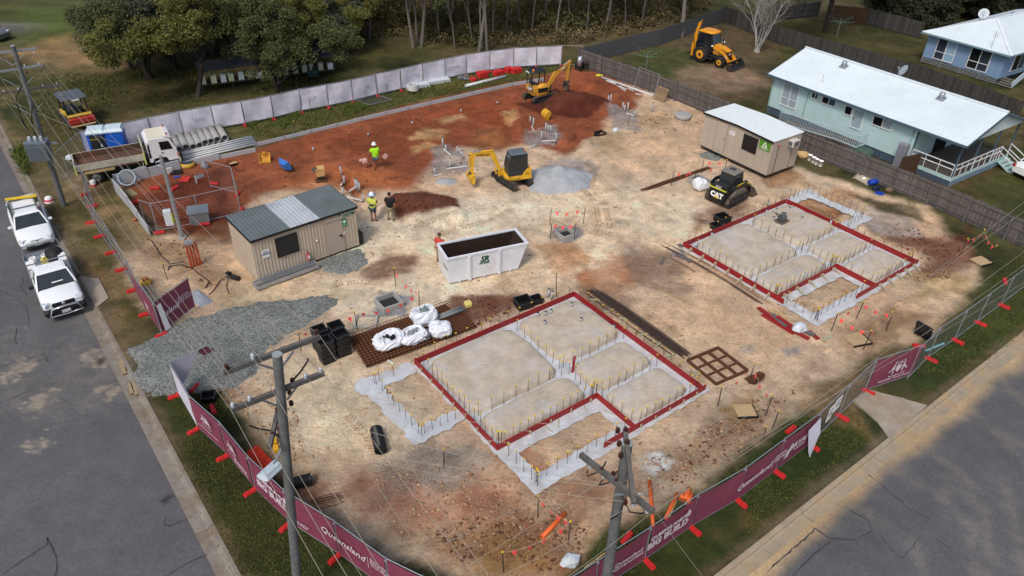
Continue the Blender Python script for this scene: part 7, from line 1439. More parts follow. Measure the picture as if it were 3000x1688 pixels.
mb=MB();mb.box((-.1,0,.62),(.06,.62,.1),bev=.02);q=mb.build('grille',mblack,t);mb=MB();mb.lathe((-.06,0,.63),[(.02,0),(.06,0),(.05,.02)],10,'x');mb.build('emblem',mchrome,q);mb=MB();mb.box((-.04,0,.36),(.05,1.2,.08));mb.build('air_intake',mblack,t)
mb=MB();mb.box((-.02,0,.44),(.02,.38,.12));q=mb.build('number_plate',mlet,t);text('053 SAT',.09,mletn,q,(-.005,0,.44),frame_m((0,1,0),(0,0,1)),depth=.002)
for s in(-1,1):mb=MB();mb.box((-.28,s*.62,.68),(.34,.36,.13),rz=-s*.4,bev=.03);mb.build('headlight',mlamp,t);mb=MB();mb.box((-1.6,s*1.0,1.0),(.14,.2,.13),bev=.03);mb.build('mirror',mcarw,t)
mb=MB();mb.plank((-3.95,-.75,1.64),(-3.55,.8,1.64),.2,.08);o=ride('yellow_plank','yellow plank lying across the roof racks of the white wagon','plank',mb,mcap)
t=thing('grey_suv','dark grey car whose nose shows at the top left edge','car',(-48.9,71.3,0),-.25)
for x in(-.85,-3.5):
 for y in(-.78,.78):wheel(t,x,y,.36,.24,.65,mgal)
mgr=mat('car_grey',srgb(112,116,120),.25,var=.03,metal=.3);car_body(t,[(-.05,.7,.35,.75),(-.5,.9,.3,.95),(-1.3,.92,.3,1.05),(-3.8,.92,.3,1.08),(-4.4,.84,.4,1.0)],mgr);cabin(t,(-1.2,-4.2,.82,1.03),(-1.9,-3.9,.64,1.62),mgr)
for s in(-1,1):mb=MB();mb.box((-.3,s*.66,.82),(.3,.3,.14),bev=.03);mb.build('headlight',mlamp,t)
t=thing('white_sedan','white car cut off by the right edge beside the mint green house stairs','car',(34.75,47.2,0),3.55)
for x in(-.85,-3.6):
 for y in(-.76,.76):wheel(t,x,y,.33,.22,.62,mgal)
car_body(t,[(-.05,.72,.35,.8),(-.3,.86,.28,.95),(-1.2,.9,.25,1.0),(-3.6,.9,.25,.98),(-4.5,.76,.35,.75)],mcarw);cabin(t,(-.75,-3.3,.8,.96),(-1.35,-2.6,.6,1.44),mcarw)
for s in(-1,1):mb=MB();mb.box((-.12,s*.7,.78),(.2,.22,.2),bev=.03);mb.build('tail_light',MATS['red_lens'],t)
# ================================================================ PEOPLE
def skin_mesh(name,verts,edges,radii,m,parent,sub=1):
 me=bpy.data.meshes.new(name);me.from_pydata(verts,edges,[]);o=bpy.data.objects.new(name,me);COL.objects.link(o);md=o.modifiers.new('s','SKIN')
 for i,r in enumerate(radii):me.skin_vertices[0].data[i].radius=(r if isinstance(r,tuple)else(r,r))
 me.skin_vertices[0].data[0].use_root=True;sb=o.modifiers.new('u','SUBSURF');sb.levels=sb.render_levels=sub;md.use_smooth_shade=True
 dg=bpy.context.evaluated_depsgraph_get();nm=bpy.data.meshes.new_from_object(o.evaluated_get(dg));bpy.data.objects.remove(o);nm.materials.clear();nm.materials.append(m)
 q=bpy.data.objects.new(name,nm);COL.objects.link(q);q.parent=parent;return q
msk=mat('skin',srgb(176,120,96),.6,var=.05);mskd=mat('tanned_skin',srgb(146,92,70),.6,var=.05)
def person(label,loc,rz,shirt,legs,shorts,pose,hat,skin=msk,boots=None,sleeve=.55,S=1.05,band=None):
 """pose: hands (left, right), feet (left, right), elbows, knees in metres; faces +x"""
 t=thing('person',label,'person',loc,rz);P=pose;hip,chest,neck,head=(0,0,.95),(P.get('lean',.02),0,1.32),(P.get('lean',.02)*1.3,0,1.5),(P.get('lean',.02)*1.3+.02,0,1.66)
 V_,E_,Rd=[],[],[]
 def add(p,r,par=None):V_.append(tuple(c*S for c in p));Rd.append(r if not isinstance(r,tuple)else r);(E_.append((par,len(V_)-1))if par is not None else None);return len(V_)-1
 h=add(hip,.1);c0=add((hip[0],0,1.12),.09,h);c=add(chest,(.1,.08),c0);n=add(neck,.06,c);hd=add(head,.1,n);add((head[0],0,head[2]+.1),.085,hd);J={}
 for s,k in((1,'l'),(-1,'r')):
  sh=add((chest[0],s*.19,1.4),.05,c);e=add(P['e'+k],.045,sh);w=add(P['h'+k],.032,e);d=Vector(P['h'+k])-Vector(P['e'+k]);d.normalize();pa=add(tuple(Vector(P['h'+k])+d*.06),.035,w);side=Vector((0,0,1)).cross(d);side=side.normalized()if side.length>.1 else Vector((1,0,0))
  for i in range(4):f0=add(tuple(Vector(P['h'+k])+d*.11+side*(i-1.5)*.022),.011,pa);add(tuple(Vector(P['h'+k])+d*(.15+(.015 if i in(1,2)else 0))+side*(i-1.5)*.026+Vector((0,0,-.03))),.009,f0)
  th=add(tuple(Vector(P['h'+k])+d*.07+side*.045),.011,w);add(tuple(Vector(P['h'+k])+d*.11+side*.055),.009,th)
  lg=add((0,s*.1,.88),.09,h);kn=add(P['k'+k],.058,lg);an=add(P['f'+k],.042,kn);add((P['f'+k][0]+.15,P['f'+k][1],max(.04,P['f'+k][2]-.05)),.04,an);J[k]=(P['e'+k],P['h'+k],P['k'+k],P['f'+k])
 body=skin_mesh('body',V_,E_,[r if not isinstance(r,tuple)else r for r in Rd],skin,t)
 lerp=lambda a,b,f:tuple(a[i]+(b[i]-a[i])*f for i in range(3))
 V_,E_,Rd=[],[],[];a=add((chest[0]*.5,0,1.1),(.2,.165),None);add((0,0,.9),(.2,.17),a);b=add((chest[0],0,1.3),(.22,.17),a);nb=add((neck[0],0,1.47),.1,b)
 for s,k in((1,'l'),(-1,'r')):
  sh=add((chest[0],s*.2,1.4),.115,b);add(lerp((chest[0],s*.2,1.4),J[k][0],min(1,sleeve*1.6)),.085,sh)
 sht=skin_mesh('shirt',V_,E_,Rd,shirt,t)
 V_,E_,Rd=[],[],[];a=add((0,0,.95),(.18,.165),None)
 for s,k in((1,'l'),(-1,'r')):
  th=add((0,s*.1,.85),.12,a);kn=lerp((0,s*.1,.85),J[k][2],.8 if shorts else 1.);ki=add(kn,.095 if shorts else.075,th)
  if not shorts:add(lerp(J[k][2],J[k][3],.9),.065,ki)
 skin_mesh('shorts' if shorts else 'trousers',V_,E_,Rd,legs,t)
 for s,k in((1,'l'),(-1,'r')):
  f=J[k][3];V_,E_,Rd=[],[],[];a=add((f[0],f[1],f[2]+.12),.062,None);b=add((f[0]-.01,f[1],max(.05,f[2]-.03)),.062,a);add((f[0]+.19,f[1],max(.045,f[2]-.05)),.05,b);skin_mesh('boot',V_,E_,Rd,boots or mat('work_boot',srgb(128,98,66),.8),t)
 if band:mb=MB();mb.lathe((chest[0]*.5*S,0,1.13*S),[(.19,-.05),(.19,.05)],14);mb.v=[(x,y*1.0,z)for x,y,z in mb.v];mb.build('shirt_band',band,t)
 hx,hz=head[0]*S,head[2]*S;mb=MB();mb.ball((hx+.105,0,hz+.0),.022,6,4)
 mb.build('nose',skin,body);mb=MB()
 for y in(-.04,.04):mb.ball((hx+.09,y,hz+.03),.013,6,4)
 mb.build('eyes',mblack,body);mb=MB()
 for y in(-.1,.1):mb.ball((hx,y,hz+.01),.03,6,4,(.6,.4,1))
 mb.build('ear',skin,body);mb=MB();mb.box((hx+.098,0,hz-.05),(.01,.05,.012));mb.build('mouth',mat('lip',srgb(140,80,70),.6),body)
 kind_,hm,hm2=hat
 if kind_=='helmet':
  mb=MB();mb.lathe((hx,0,hz+.05),[(.175,-.01),(.17,.01),(.135,.02),(.13,.08),(.1,.14),(.05,.165),(.005,.17)],16);q=mb.build('hard_hat',hm,t)
  if hm2:mb=MB();mb.lathe((hx,0,hz+.045),[(.13,.0),(.24,-.02),(.25,-.01),(.13,.015)],16);mb.build('brim',hm2,q)
  mb=MB();mb.ball((hx-.02,0,hz+.01),.11,10,5);mb.build('hair',mat('dark_hair',srgb(40,34,30),.8),t)
 else:mb=MB();mb.ball((hx-.012,0,hz+.05),.112,12,6,(1,.95,.95));mb.build('hair',hm,t)
 return t
mhiv=mat('hi_vis_lime',srgb(164,232,32),.7,var=.06);mhy=mat('hi_vis_yellow',srgb(206,214,96),.7,var=.08);mnavy=mat('navy_cloth',srgb(58,66,88),.8,var=.1);mgrsh=mat('grey_shorts',srgb(84,96,110),.8,var=.1);mblk=mat('black_cloth',srgb(20,20,22),.8,var=.1);mkh=mat('khaki_cloth',srgb(140,128,104),.8,var=.1);mrsh=mat('red_shirt',srgb(196,70,60),.8,var=.1)
mhat=mat('hat_white',srgb(232,236,240),.4,var=.03);mblb=mat('brim_blue',srgb(96,152,204),.6)
wp=Q('PG',690,1290)if 'PG' in REG else G(1050+690*.0759,400+1290*.0759)
p1_=person('worker in bright lime shirt and white hard hat walking across the red earth with tools',(*wp,0),2.0,mhiv,mgrsh,True,dict(el=(.0,.3,1.2),hl=(.08,.42,1.0),er=(.0,-.3,1.2),hr=(.1,-.4,1.02),kl=(.0,.12,.5),fl=(-.1,.13,.1),kr=(.22,-.11,.55),fr=(.25,-.12,.12)),('helmet',mhat,None),mskd,S=1.08)
def held(name,label,cat,owner,fn):o=thing(name,label,cat,owner.location,owner.rotation_euler.z);fn(o);return o
mtool=mat('dusty_tool',srgb(206,170,160),.7,var=.12)
def f_(o):
 mb=MB();mb.tube([(.15,-.3,1.55),(.12,-.46,1.08),(.12,-.6,.85)],.018,6);mb.build('shaft',mply,o);mb=MB();mb.box((.12,-.72,.82),(.05,.3,.34),rx=.7,bev=.015);mb.build('blade',mtool,o)
held('shovel','pale shovel carried in the right hand of the lime-shirted worker','shovel',p1_,f_)
def f_(o):
 mb=MB();mb.tube([(.05,.36,1.2),(.1,.5,.95),(.15,.78,.82)],.018,6);mb.build('shaft',mply,o);mb=MB();mb.box((.15,.7,.72),(.3,.36,.3),bev=.05);mb.ball((.12,.95,.8),.12,8,5);mb.build('head',mtool,o)
held('demolition_tool','dusty long-handled tool carried in the left hand of the lime-shirted worker','tool',p1_,f_)
p2_=person('worker in yellow and navy shirt with blue-brimmed white hat beside the black-shirted man',(*G(1050+500*.0897,540+1230*.0897),0),1.35,mhy,mnavy,True,dict(el=(.05,.26,1.14),hl=(.28,.12,1.15),er=(.1,-.28,1.16),hr=(.3,-.1,1.2),kl=(.05,.1,.5),fl=(.0,.1,.1),kr=(.04,-.11,.5),fr=(.02,-.13,.1)),('helmet',mhat,mblb),mskd,S=1.07,band=mnavy)
p3_=person('man in black shirt and khaki trousers standing before the red dirt heap',(*G(1050+1060*.0897,540+1200*.0897),0),1.3,mblk,mkh,False,dict(el=(.0,.28,1.16),hl=(.06,.24,.95),er=(.0,-.28,1.16),hr=(.06,-.24,.95),kl=(.03,.12,.5),fl=(.0,.15,.1),kr=(.03,-.12,.5),fr=(.0,-.16,.1)),('hair',mat('dark_hair',srgb(40,34,30),.8),None),msk,boots=mat('suede_boot',srgb(120,108,84),.8),S=1.06)
p4_=person('worker in red shirt mostly hidden behind the left end of the white skip bin',(*G(1288,771),0),.9,mrsh,mkh,False,dict(el=(.0,.28,1.16),hl=(.15,.26,1.0),er=(.0,-.28,1.16),hr=(.12,-.26,.98),kl=(.03,.12,.5),fl=(.0,.14,.1),kr=(.03,-.12,.5),fr=(.0,-.15,.1)),('hair',mat('brown_hair',srgb(92,66,56),.8),None),msk,S=1.07)
# ================================================================ GRAVEL AND HEAPS
def patch(name,poly,m,label,hgt=.07,st=.13,seed=3,noise=.05,amp=.5,colr=None):
 """low spread of loose material: a grid sheet that rises from the ground inside a ragged outline"""
 xs=[p[0]for p in poly];ys=[p[1]for p in poly];ax=np.arange(min(xs)-.6,max(xs)+.6,st);ay=np.arange(min(ys)-.6,max(ys)+.6,st);Xq,Yq=[a.ravel()for a in np.meshgrid(ax,ay)]
 d=sdist(Xq,Yq,poly)+(fbm(Xq,Yq,1.2,5,seed,.65)-.5)*2*amp;g=np.array([gz_at(a,b)for a,b in zip(Xq,Yq)]);f=sstep(.1,-.5,d)
 z=g-.03+(hgt+.03)*f+(fbm(Xq,Yq,.3,3,seed+4)-.5)*noise*f;c=np.tile(np.array(colr),(len(z),1))*(1+(fbm(Xq,Yq,1.5,4,seed+9)-.5)[:,None]*.5)
 o=grid_mesh(name,ax,ay,z,c,m,None,d<.12);return tag(o,label,'gravel',kind='stuff')
mgv=ground_mat('blue_gravel',40,.9,speck=.6,contrast=1.1,speck_scale=22)
GRV=srgb(128,132,128)
GP=[V([(318,885),(470,795),(630,765),(825,737),(858,752),(820,795),(740,845),(665,905),(650,950),(600,985),(480,1000),(385,1003),(345,978)]),[Q('B2',*p)for p in((440,610),(600,540),(775,490),(860,580),(800,660),(640,692),(520,668))],[Q('A3',*p)for p in((1380,1160),(1500,1135),(1610,1195),(1550,1228),(1430,1205))]]
for poly,lb,h in zip(GP,('blue-grey crushed gravel spread from the kerb into the site','small patch of grey gravel at the site office door','small patch of grey gravel at the lunch room door'),(.09,.07,.05)):patch('gravel',poly,mgv,lb,h,.12,3,.06,.5,GRV)
def heap(name,label,c,rx,ry,h,rz,m,col,seed,kind=None,cat='heap',cone=1.4):
 ax=np.linspace(-1.25,1.25,60);Xq,Yq=[a.ravel()for a in np.meshgrid(ax*rx,ax*ry)];ca,sa=math.cos(rz),math.sin(rz);xw,yw=c[0]+Xq*ca-Yq*sa,c[1]+Xq*sa+Yq*ca
 r=np.sqrt((Xq/rx)**2+(Yq/ry)**2)*(1+(fbm(xw,yw,1.,4,seed)-.5)*.5);z=h*np.clip(1-r,0,1)**(1/cone)*(1+(fbm(xw,yw,.5,3,seed+1)-.5)*.3)-.03+(fbm(xw,yw,.18,2,seed+2)-.5)*.03
 cc=np.tile(np.array(col),(len(z),1))*(1+(fbm(xw,yw,.8,4,seed+5)-.5)[:,None]*.4);o=grid_mesh(name,ax*rx,ax*ry,z,cc,m,None,r<1.04);o.location=(*c,0);o.rotation_euler=(0,0,rz);tag(o,label,cat,kind=kind);return o
msnd=ground_mat('grey_sand',26,.4,contrast=.6)
heap('sand_heap','pale grey crusher dust heap right of the lettered yellow excavator',Q('A3',345,1370),2.5,2.,1.05,.3,msnd,srgb(164,168,172),5,cone=1.1)
heap('sand_heap','small grey dust heap left of the lettered yellow excavator',Q('A2',1440,1375),.75,.55,.22,.1,msnd,srgb(158,160,162),6)
# ================================================================ CLUTTER helpers
def one(name,label,cat,mb,m,loc=(0,0,0),rz=0.,group=None):o=mb.build(name,m,None,loc,rz);return tag(o,label,cat,group)
def at(r,x,y,z=0.):p=Q(r,x,y,z);return(p[0],p[1],gz_at(*p)+z)
def ang(r,a,b):p,q=Q(r,*a),Q(r,*b);return math.atan2(q[1]-p[1],q[0]-p[0])
def lie(name,label,cat,r,a,b,rad,m,thick=None,group=None,ra=None):
 """a pipe or bar lying between two points of the photograph"""
 p=Vector((*Q(r,*a,rad),rad));q=Vector((*Q(ra or r,*b,rad),rad));p.z+=gz_at(p.x,p.y)*.6;q.z+=gz_at(q.x,q.y)*.6;mb=MB()
 if thick:mb.ring((0,0,0),q-p,rad,thick,16)
 else:mb.tube([(0,0,0),q-p],rad,8)
 return one(name,label,cat,mb,m,p,0,group)
for i,(x,y)in enumerate(((1360,1140),(1412,1122),(1468,1118),(1516,1106),(1558,1086),(1602,1076),(1650,1062),(1708,1050))):
 p=Vector((*Q('A1',x,y,.24),.25));d=Vector((-.5,.866,0));mb=MB();mb.ring((0,0,0),d*2.35,.25,.045,20);one('concrete_pipe','pale concrete pipe lying in the row of pipes beside the white truck cab','concrete pipe',mb,mconcg,p,0,'row of concrete pipes')
for i in range(5):
 a,b=Q('A1',1380+3*i,1160+15*i,.1),Q('A2',-30+10*i,1036+14*i,.1);p=Vector((*a,.1+.02*(i%2)));q=Vector((*b,.12));mb=MB();mb.ring((0,0,0),q-p,.07,.012,12);one('plastic_pipe','long white plastic pipe in the bundle along the concrete edge by the truck','pipe',mb,mpvc,p,0,'long white pipes by the truck')
lie('plastic_pipe','thick white pipe lying below the red block piles','pipe','A2',(1588,652),(1892,578),.13,mpvc,.02)
mtb=mat('toilet_blue',srgb(28,96,196),.45,var=.06);mtd=mat('toilet_black',srgb(40,42,46),.5,var=.06);mtr=mat('toilet_roof',srgb(206,224,230),.4,var=.04)
pa,pb=np.array(G(200+340*.1475,350+300*.1475,2.1)),np.array(G(200+1060*.1475,350+230*.1475,2.1));du=(pb-pa)/np.linalg.norm(pb-pa);ta=math.atan2(du[1],du[0]);wT=float(np.linalg.norm(pb-pa))/2-.03
for i,(lb,dm)in enumerate((('portable toilet with black door, left of two behind the truck tray',mtd),('bright blue portable toilet, right of two behind the truck tray',mtb))):
 o=pa+du*(wT+.06)*i;t=thing('portable_toilet',lb,'toilet',(*o,0),ta);mb=MB();mb.box((wT/2,.58,1.03),(wT,1.14,2.06));mb.build('wall',mtb,t);mb=MB();mb.box((wT/2+.05,-.015,1.0),(wT-.2,.05,1.92));d=mb.build('door',dm,t);mb=MB()
 if i:
  for x in(.3,.62):mb.box((x,-.05,1.75),(.22,.03,.1))
 else:mb.box((wT*.72,-.05,1.25),(.07,.03,.16))
 mb.build('vent' if i else 'latch',mtb if i else mlet,d)
 if not i:text('PORTALOO',.11,mcap,d,(wT/2-.1,-.045,1.7),frame_m((1,0,0),(0,0,1)),depth=.002);text('SANITATION',.11,mlet,d,(wT/2,-.045,.9),frame_m((1,0,0),(0,0,1)),depth=.002)
 mb=MB();mb.loft([[(-.04,-.06,2.06),(wT+.04,-.06,2.06),(wT+.04,1.2,2.06),(-.04,1.2,2.06)],[(-.04,-.06,2.14),(wT+.04,-.06,2.14),(wT+.04,1.2,2.14),(-.04,1.2,2.14)],[(.08,.2,2.3),(wT-.08,.2,2.3),(wT-.08,.95,2.3),(.08,.95,2.3)]],False)
 for k in range(6):mb.box((wT*(k+.5)/6,.57,2.29),(.05,.9,.05))
 mb.build('roof',mtr,t)
HV=lambda x,y,z=0.:G(550+x*.1941,120+y*.1941,z)
ha,hb=np.array(HV(215,668,.55)),np.array(HV(2215,422,.55));hd=(hb-ha)/np.linalg.norm(hb-ha);hang=math.atan2(hd[1],hd[0]);HLn=float(np.linalg.norm(hb-ha))
t=thing('hive_shelter','long low dark iron roof over a bench under the trees','shelter',(*ha,0),hang)
mdki=mat('dark_iron',srgb(58,62,66),.7,var=.2,scale=2);mb=MB();mb.plank((0,.02,.52),(HLn,.02,.52),.08,.06);mb.plank((0,.55,.5),(HLn,.55,.5),.9,.04);mb.build('bench',mat('dark_bench',srgb(64,60,54),.8),t)
for x in(0,HLn*.22,HLn*.42,HLn*.6,HLn*.8,HLn):mb=MB();mb.bar((x,.1,-.1),(x,.1,1.75),.07);mb.build('post',mdki,t)
for x0,x1 in((-.1,HLn*.52),(HLn*.54,HLn*1.02)):mb=MB();sheet_roof(mb,(x0,-.3,1.72),(x1-x0,0,0),(0,1.7,.35));mb.build('roof',mdki,t)
mhv=[mat('hive_cream',srgb(206,204,176),.6,var=.06),mat('hive_white',srgb(206,216,222),.6,var=.05),mat('hive_pale_green',srgb(198,210,176),.6,var=.06)]
for i,(x,y,h,k)in enumerate(((245,660,.62,0),(405,645,.62,2),(552,628,.6,1),(667,610,.6,2),(818,590,.6,1),(962,572,.6,1),(1083,560,.42,1),(1233,543,.28,2),(1380,525,.55,0),(1487,512,.6,0),(1635,493,.6,2),(1775,476,.6,2),(1885,462,.6,0),(2015,446,.62,0),(2160,430,.45,1))):
 p=HV(x,y,.56);mb=MB();mb.box((0,.25,h/2),(.42,.5,h));o=one('beehive','pale hive box in the row on the bench under the dark iron roof','hive',mb,mhv[k],(*p,.545),hang,'hive boxes on the bench');m2=MB();m2.box((0,.25,h+.025),(.46,.54,.05));m2.build('lid',mhv[k],o);m2=MB();m2.box((0,-.005,.04),(.22,.02,.03));m2.build('entrance',mblack,o)
t=thing('green_chair','dark green moulded seat in front of the hive shelter','seat',(*HV(1910,600),0),hang);mb=MB();mb.box((0,0,.42),(.9,.5,.06),bev=.02);mb.box((0,.26,.62),(.9,.05,.4),rx=-.2);mb.build('seat',mat('dark_green_plastic',srgb(40,66,60),.5),t)
for x in(-.4,.4):mb=MB();mb.bar((x,-.2,0),(x,-.2,.42),.05);mb.bar((x,.2,0),(x,.2,.42),.05);mb.build('leg',mblack,t)
mpal=mat('pale_board',srgb(196,204,206),.7,var=.06)
for a,b,w,lb in(((1145,690),(1320,665),.9,'pallet of pale boards under the white pipe coil'),((1310,655),(1478,628),.8,'pallet of pale boards right of the white pipe coil')):
 p,q=Q('A2',*a),Q('A2',*b);mb=MB();L=math.dist(p,q);an=math.atan2(q[1]-p[1],q[0]-p[0])
 for k in range(4):mb.box((L/2,w/2,.1+.07*k),(L-.02*k,w-.03*(k%2),.062))
 o=one('board_stack',lb,'boards',mb,mpal,(*p,0),an);m2=MB()
 for y in(.1,w/2,w-.1):m2.box((L/2,y,.035),(L,.1,.07))
 m2.build('pallet',mply,o)
def coil(name,label,p,R_,r,turns,m,z0=0.,rx=0.,lean=(0,0)):
 mb=MB();n=26
 for k in range(turns):
  c=[((R_-.03*(k%2))*math.cos(2*math.pi*j/n),(R_-.03*(k%2))*math.sin(2*math.pi*j/n),r+k*r*1.7)for j in range(n+1)];mb.tube(c,r,6,False)
 o=one(name,label,'coil',mb,m,(*p,z0));o.rotation_euler=(rx,0,.3);return o
coil('pipe_coil','coil of white flexible pipe standing on the pale boards',Q('A2',1193,682,.35),.42,.055,5,mpvc,.36)
mb=MB();p4=[Q('A2',*p)for p in((765,770),(910,727),(1030,765),(858,808))];o_=Vector((*p4[0],.08));c4_=[Vector((*p,.08+.02*i))-o_ for i,p in enumerate(p4)]
for a,b in zip(c4_,c4_[1:]+c4_[:1]):mb.tube([a,b],.022,6)
o=one('flat_fence_panel','wire fence panel lying flat in the grass below the white fence','fence',mb,mgal,o_);m2=MB()
for i in range(1,26):m2.bar(c4_[0].lerp(c4_[1],i/26),c4_[3].lerp(c4_[2],i/26),.006)
for i in range(1,20):m2.bar(c4_[0].lerp(c4_[3],i/20),c4_[1].lerp(c4_[2],i/20),.006)
m2.build('wire_mesh',mat('dark_wire',srgb(88,92,96),.6),o)
k=0
for r,x,y,nx,nz,lb in(('A2',1655,612,2,2,'red fence foot in the low pile nearest the thick white pipe'),('A2',1725,590,4,4,'red fence foot in the left of the tall red piles'),('A2',1845,568,4,3,'red fence foot in the middle tall red pile'),('A2',1925,545,3,3,'red fence foot in the red pile left of the open canopy excavator'),('A3',40,550,4,3,'red fence foot in the red pile right beside the open canopy excavator')):
 p=Q(r,x,y)
 for i in range(nx):
  for j in range(nz):foot(p[0]+(i-nx/2)*.24*.8,p[1]+(i-nx/2)*.24*.6+random.uniform(-.04,.04),.01+.145*j,.65+1.57+random.uniform(-.06,.06),lb,lb.replace('red fence foot in','red feet in'))
mb=MB()
for i in range(16):a=random.uniform(0,3.1);c,s=math.cos(a),math.sin(a);z=.05+.02*i;mb.tube([(-.9*c*.6,-.3*s,z),(.9*c*.6,.5*s+.1,z+.05)],.022,5)
one('steel_brace_heap','tangled heap of galvanised braces left of the red piles','steel braces',mb,mgal,at('A2',1575,612),.4)
def loose_bucket(label,r,x,y,rz,w=.6,m=mcy,tilt=0.):
 t=thing('excavator_bucket',label,'bucket attachment',at(r,x,y),rz);q=bucket_part(t,0,0,w,0,.95,m,'shell');q.location=(0,0,.44);q.rotation_euler=(0,tilt,0);mb=MB();mb.box((-.15,0,.58),(.22,.2,.12));mb.build('lug',m,t)
loose_bucket('worn yellow digger bucket on the red earth left of the blue wheelbarrow','A2',70,1225,-1.3,.75);loose_bucket('yellow digger bucket lying in front of the trench excavator','A3',270,900,.5,.8,mky,1.2)
loose_bucket('rusty digger bucket by the steel grid frame','C3',1690,95,2.2,.5,mrust)
t=thing('wheelbarrow','blue wheelbarrow tipped up on its nose on the red earth','wheelbarrow',at('A2',215,1310),.5);mb=MB();s4=lambda w,l,z:[(-w,-l,z),(w,-l,z),(w,l,z),(-w,l,z)];mb.loft([s4(.2,.26,0),s4(.34,.5,.3)],False);tr=mb.build('tray',mat('barrow_blue',srgb(52,112,190),.45),t);tr.location=(-.05,0,.45);tr.rotation_euler=(0,1.25,.4)
mb=MB();mb.tube([(.25,.1,.1),(.1,-.1,.7),(.5,-.3,.85)],.02,5);mb.tube([(.3,.3,.1),(.2,.2,.7),(.6,.1,.85)],.02,5);mb.build('frame',mred,t);wheel(t,.5,.2,.17,.09,.5,mgal)
t=thing('plate_compactor','plate compactor with an opened carton on top, left of the pipe stubs','compactor',at('A2',495,1375),.4);mb=MB();mb.box((0,0,.08),(.75,.5,.12),bev=.04);mb.build('base_plate',mrust,t);mb=MB();mb.box((0,0,.3),(.45,.35,.3),bev=.05);mb.build('engine',mcabd,t)
mb=MB();
for c,d in(((-.0,-.22,.6),(.5,.02,.32)),((0,.22,.6),(.5,.02,.32)),((-.25,0,.6),(.02,.42,.32)),((.25,0,.6),(.02,.42,.32)),((0,0,.46),(.5,.42,.02))):mb.box(c,d)
mb.box((.1,.36,.8),(.46,.02,.3),rx=-.6);one('carton','opened cardboard carton sitting on the plate compactor','carton',mb,mat('cardboard',srgb(196,158,106),.8,var=.06),t.location,.4)
mb=MB();mb.lathe((0,0,.02),[(.02,0),(.36,0),(.38,.03),(.36,.05),(.02,.06)],18);one('round_cover','dark round cover lying on the red earth left of the carton','cover',mb,msteel,at('A2',462,1294))
t=thing('plate_compactor','grey plate compactor with long handle standing on the farther slab sand','compactor',(*Q('T',985,365,.3),.34),.7);mb=MB();mb.box((0,0,.06),(.8,.6,.1),bev=.04);mb.build('base_plate',msteel,t);mb=MB();mb.box((0,0,.28),(.42,.4,.32),bev=.05);mb.lathe((.05,0,.44),[(.15,0),(.15,.14),(.05,.16)],10);mb.build('engine',mat('engine_grey',srgb(86,90,92),.5),t);mb=MB();mb.tube([(-.2,-.15,.3),(-.75,-.15,.8)],.025,6);mb.tube([(-.2,.15,.3),(-.75,.15,.8)],.025,6);mb.tube([(-.75,-.15,.8),(-.75,.15,.8)],.025,6);mb.build('handle',mblack,t)
mb=MB();mb.ring((0,0,-.2),(0,0,.8),.06,.012,12);st0=mb.build('pipe_stub',mpvcg);mb=MB();mb.tube([(0,0,.78),(0,0,.81)],.064,10);sc0=mb.build('cap',mseat,st0);fs=[True]
def stub(r,x,y,h,label,group,z=None):
 if fs[0]:o=st0;fs[0]=False
 else:o=st0.copy();COL.objects.link(o);c=sc0.copy();COL.objects.link(c);c.parent=o
 p=at(r,x,y)if z is None else(*Q(r,x,y,z),z);o.location=p;o.scale=(1,1,h/.8);o.rotation_euler=(random.uniform(-.05,.05),random.uniform(-.05,.05),0);tag(o,label,'pipe stub',group)
def stubs(r,pts,h,label,group,z=None):
 for x,y in pts:stub(r,x,y,h*random.uniform(.85,1.15),label,group,z)
stubs('A2',[(1417,1110),(1440,1150),(1530,1168),(1548,1188),(1563,1205),(1470,1270),(1355,1330)],.7,'upright grey pipe stub in the trench left of the lettered yellow excavator','pipe stubs left of the lettered excavator')
stubs('A2',[(648,1330),(667,1368),(754,1400),(770,1432),(786,1440)],.7,'upright grey pipe stub behind the site office roof','pipe stubs behind the site office');stubs('B2',[(663,85),(808,95)],.55,'upright grey pipe stub at the corner of the site office','pipe stubs at the site office corner')
stubs('A3',[(138,935),(158,965),(255,992),(273,1000),(292,1006),(220,1065),(333,1070)],.7,'upright grey pipe stub in the grey washed trench behind the sand heap','pipe stubs behind the sand heap')
stubs('A3',[(732,772),(746,800),(840,828),(852,848),(876,845),(926,890),(1062,850)],.7,'upright grey pipe stub in the trench near the paling fence','pipe stubs near the paling fence')
stubs('A2',[(852,1028),(1185,942),(1555,850),(435,1146),(1830,790),(755,925)],.3,'short pale pipe stub standing alone in the red earth','lone stubs in the red earth')
stubs('S',[(940,205),(993,200),(1030,185),(1177,138),(988,262),(1238,240)],.22,'short capped pipe stub in the back sand pad of the nearer slab','capped stubs in the nearer slab',.31);stubs('S',[(1465,300)],.3,'pipe stub against the right-hand red board of the nearer slab',None,.06);stubs('S',[(1012,70),(1035,90)],.5,'grey pipe stub just behind the back corner of the nearer slab','stubs behind the nearer slab')
stubs('T',[(900,275),(935,245),(1065,235),(908,330),(1185,330)],.12,'low capped pipe stub in the back sand pad of the farther slab','capped stubs in the farther slab',.31);stubs('T',[(150,660),(310,520),(835,300),(855,210),(1453,400)],.4,'grey pipe stub beside the red boards of the farther slab','stubs beside the farther slab')
for r,a,b in(('A2',(1445,1280),(1600,1262)),('A2',(1425,1135),(1475,1175)),('A2',(1350,1335),(1400,1320)),('A3',(225,1070),(335,1062)),('A3',(130,1120),(175,1100)),('A2',(700,1432),(760,1404)),('A2',(645,1400),(655,1370)),('B2',(690,95),(800,100)),('A3',(150,960),(165,995)),('A3',(870,860),(925,880))):lie('drain_pipe','white drain pipe lying in an open trench among the pipe stubs','pipe',r,a,b,.055,mpvc,None,'drain pipes in the trenches')
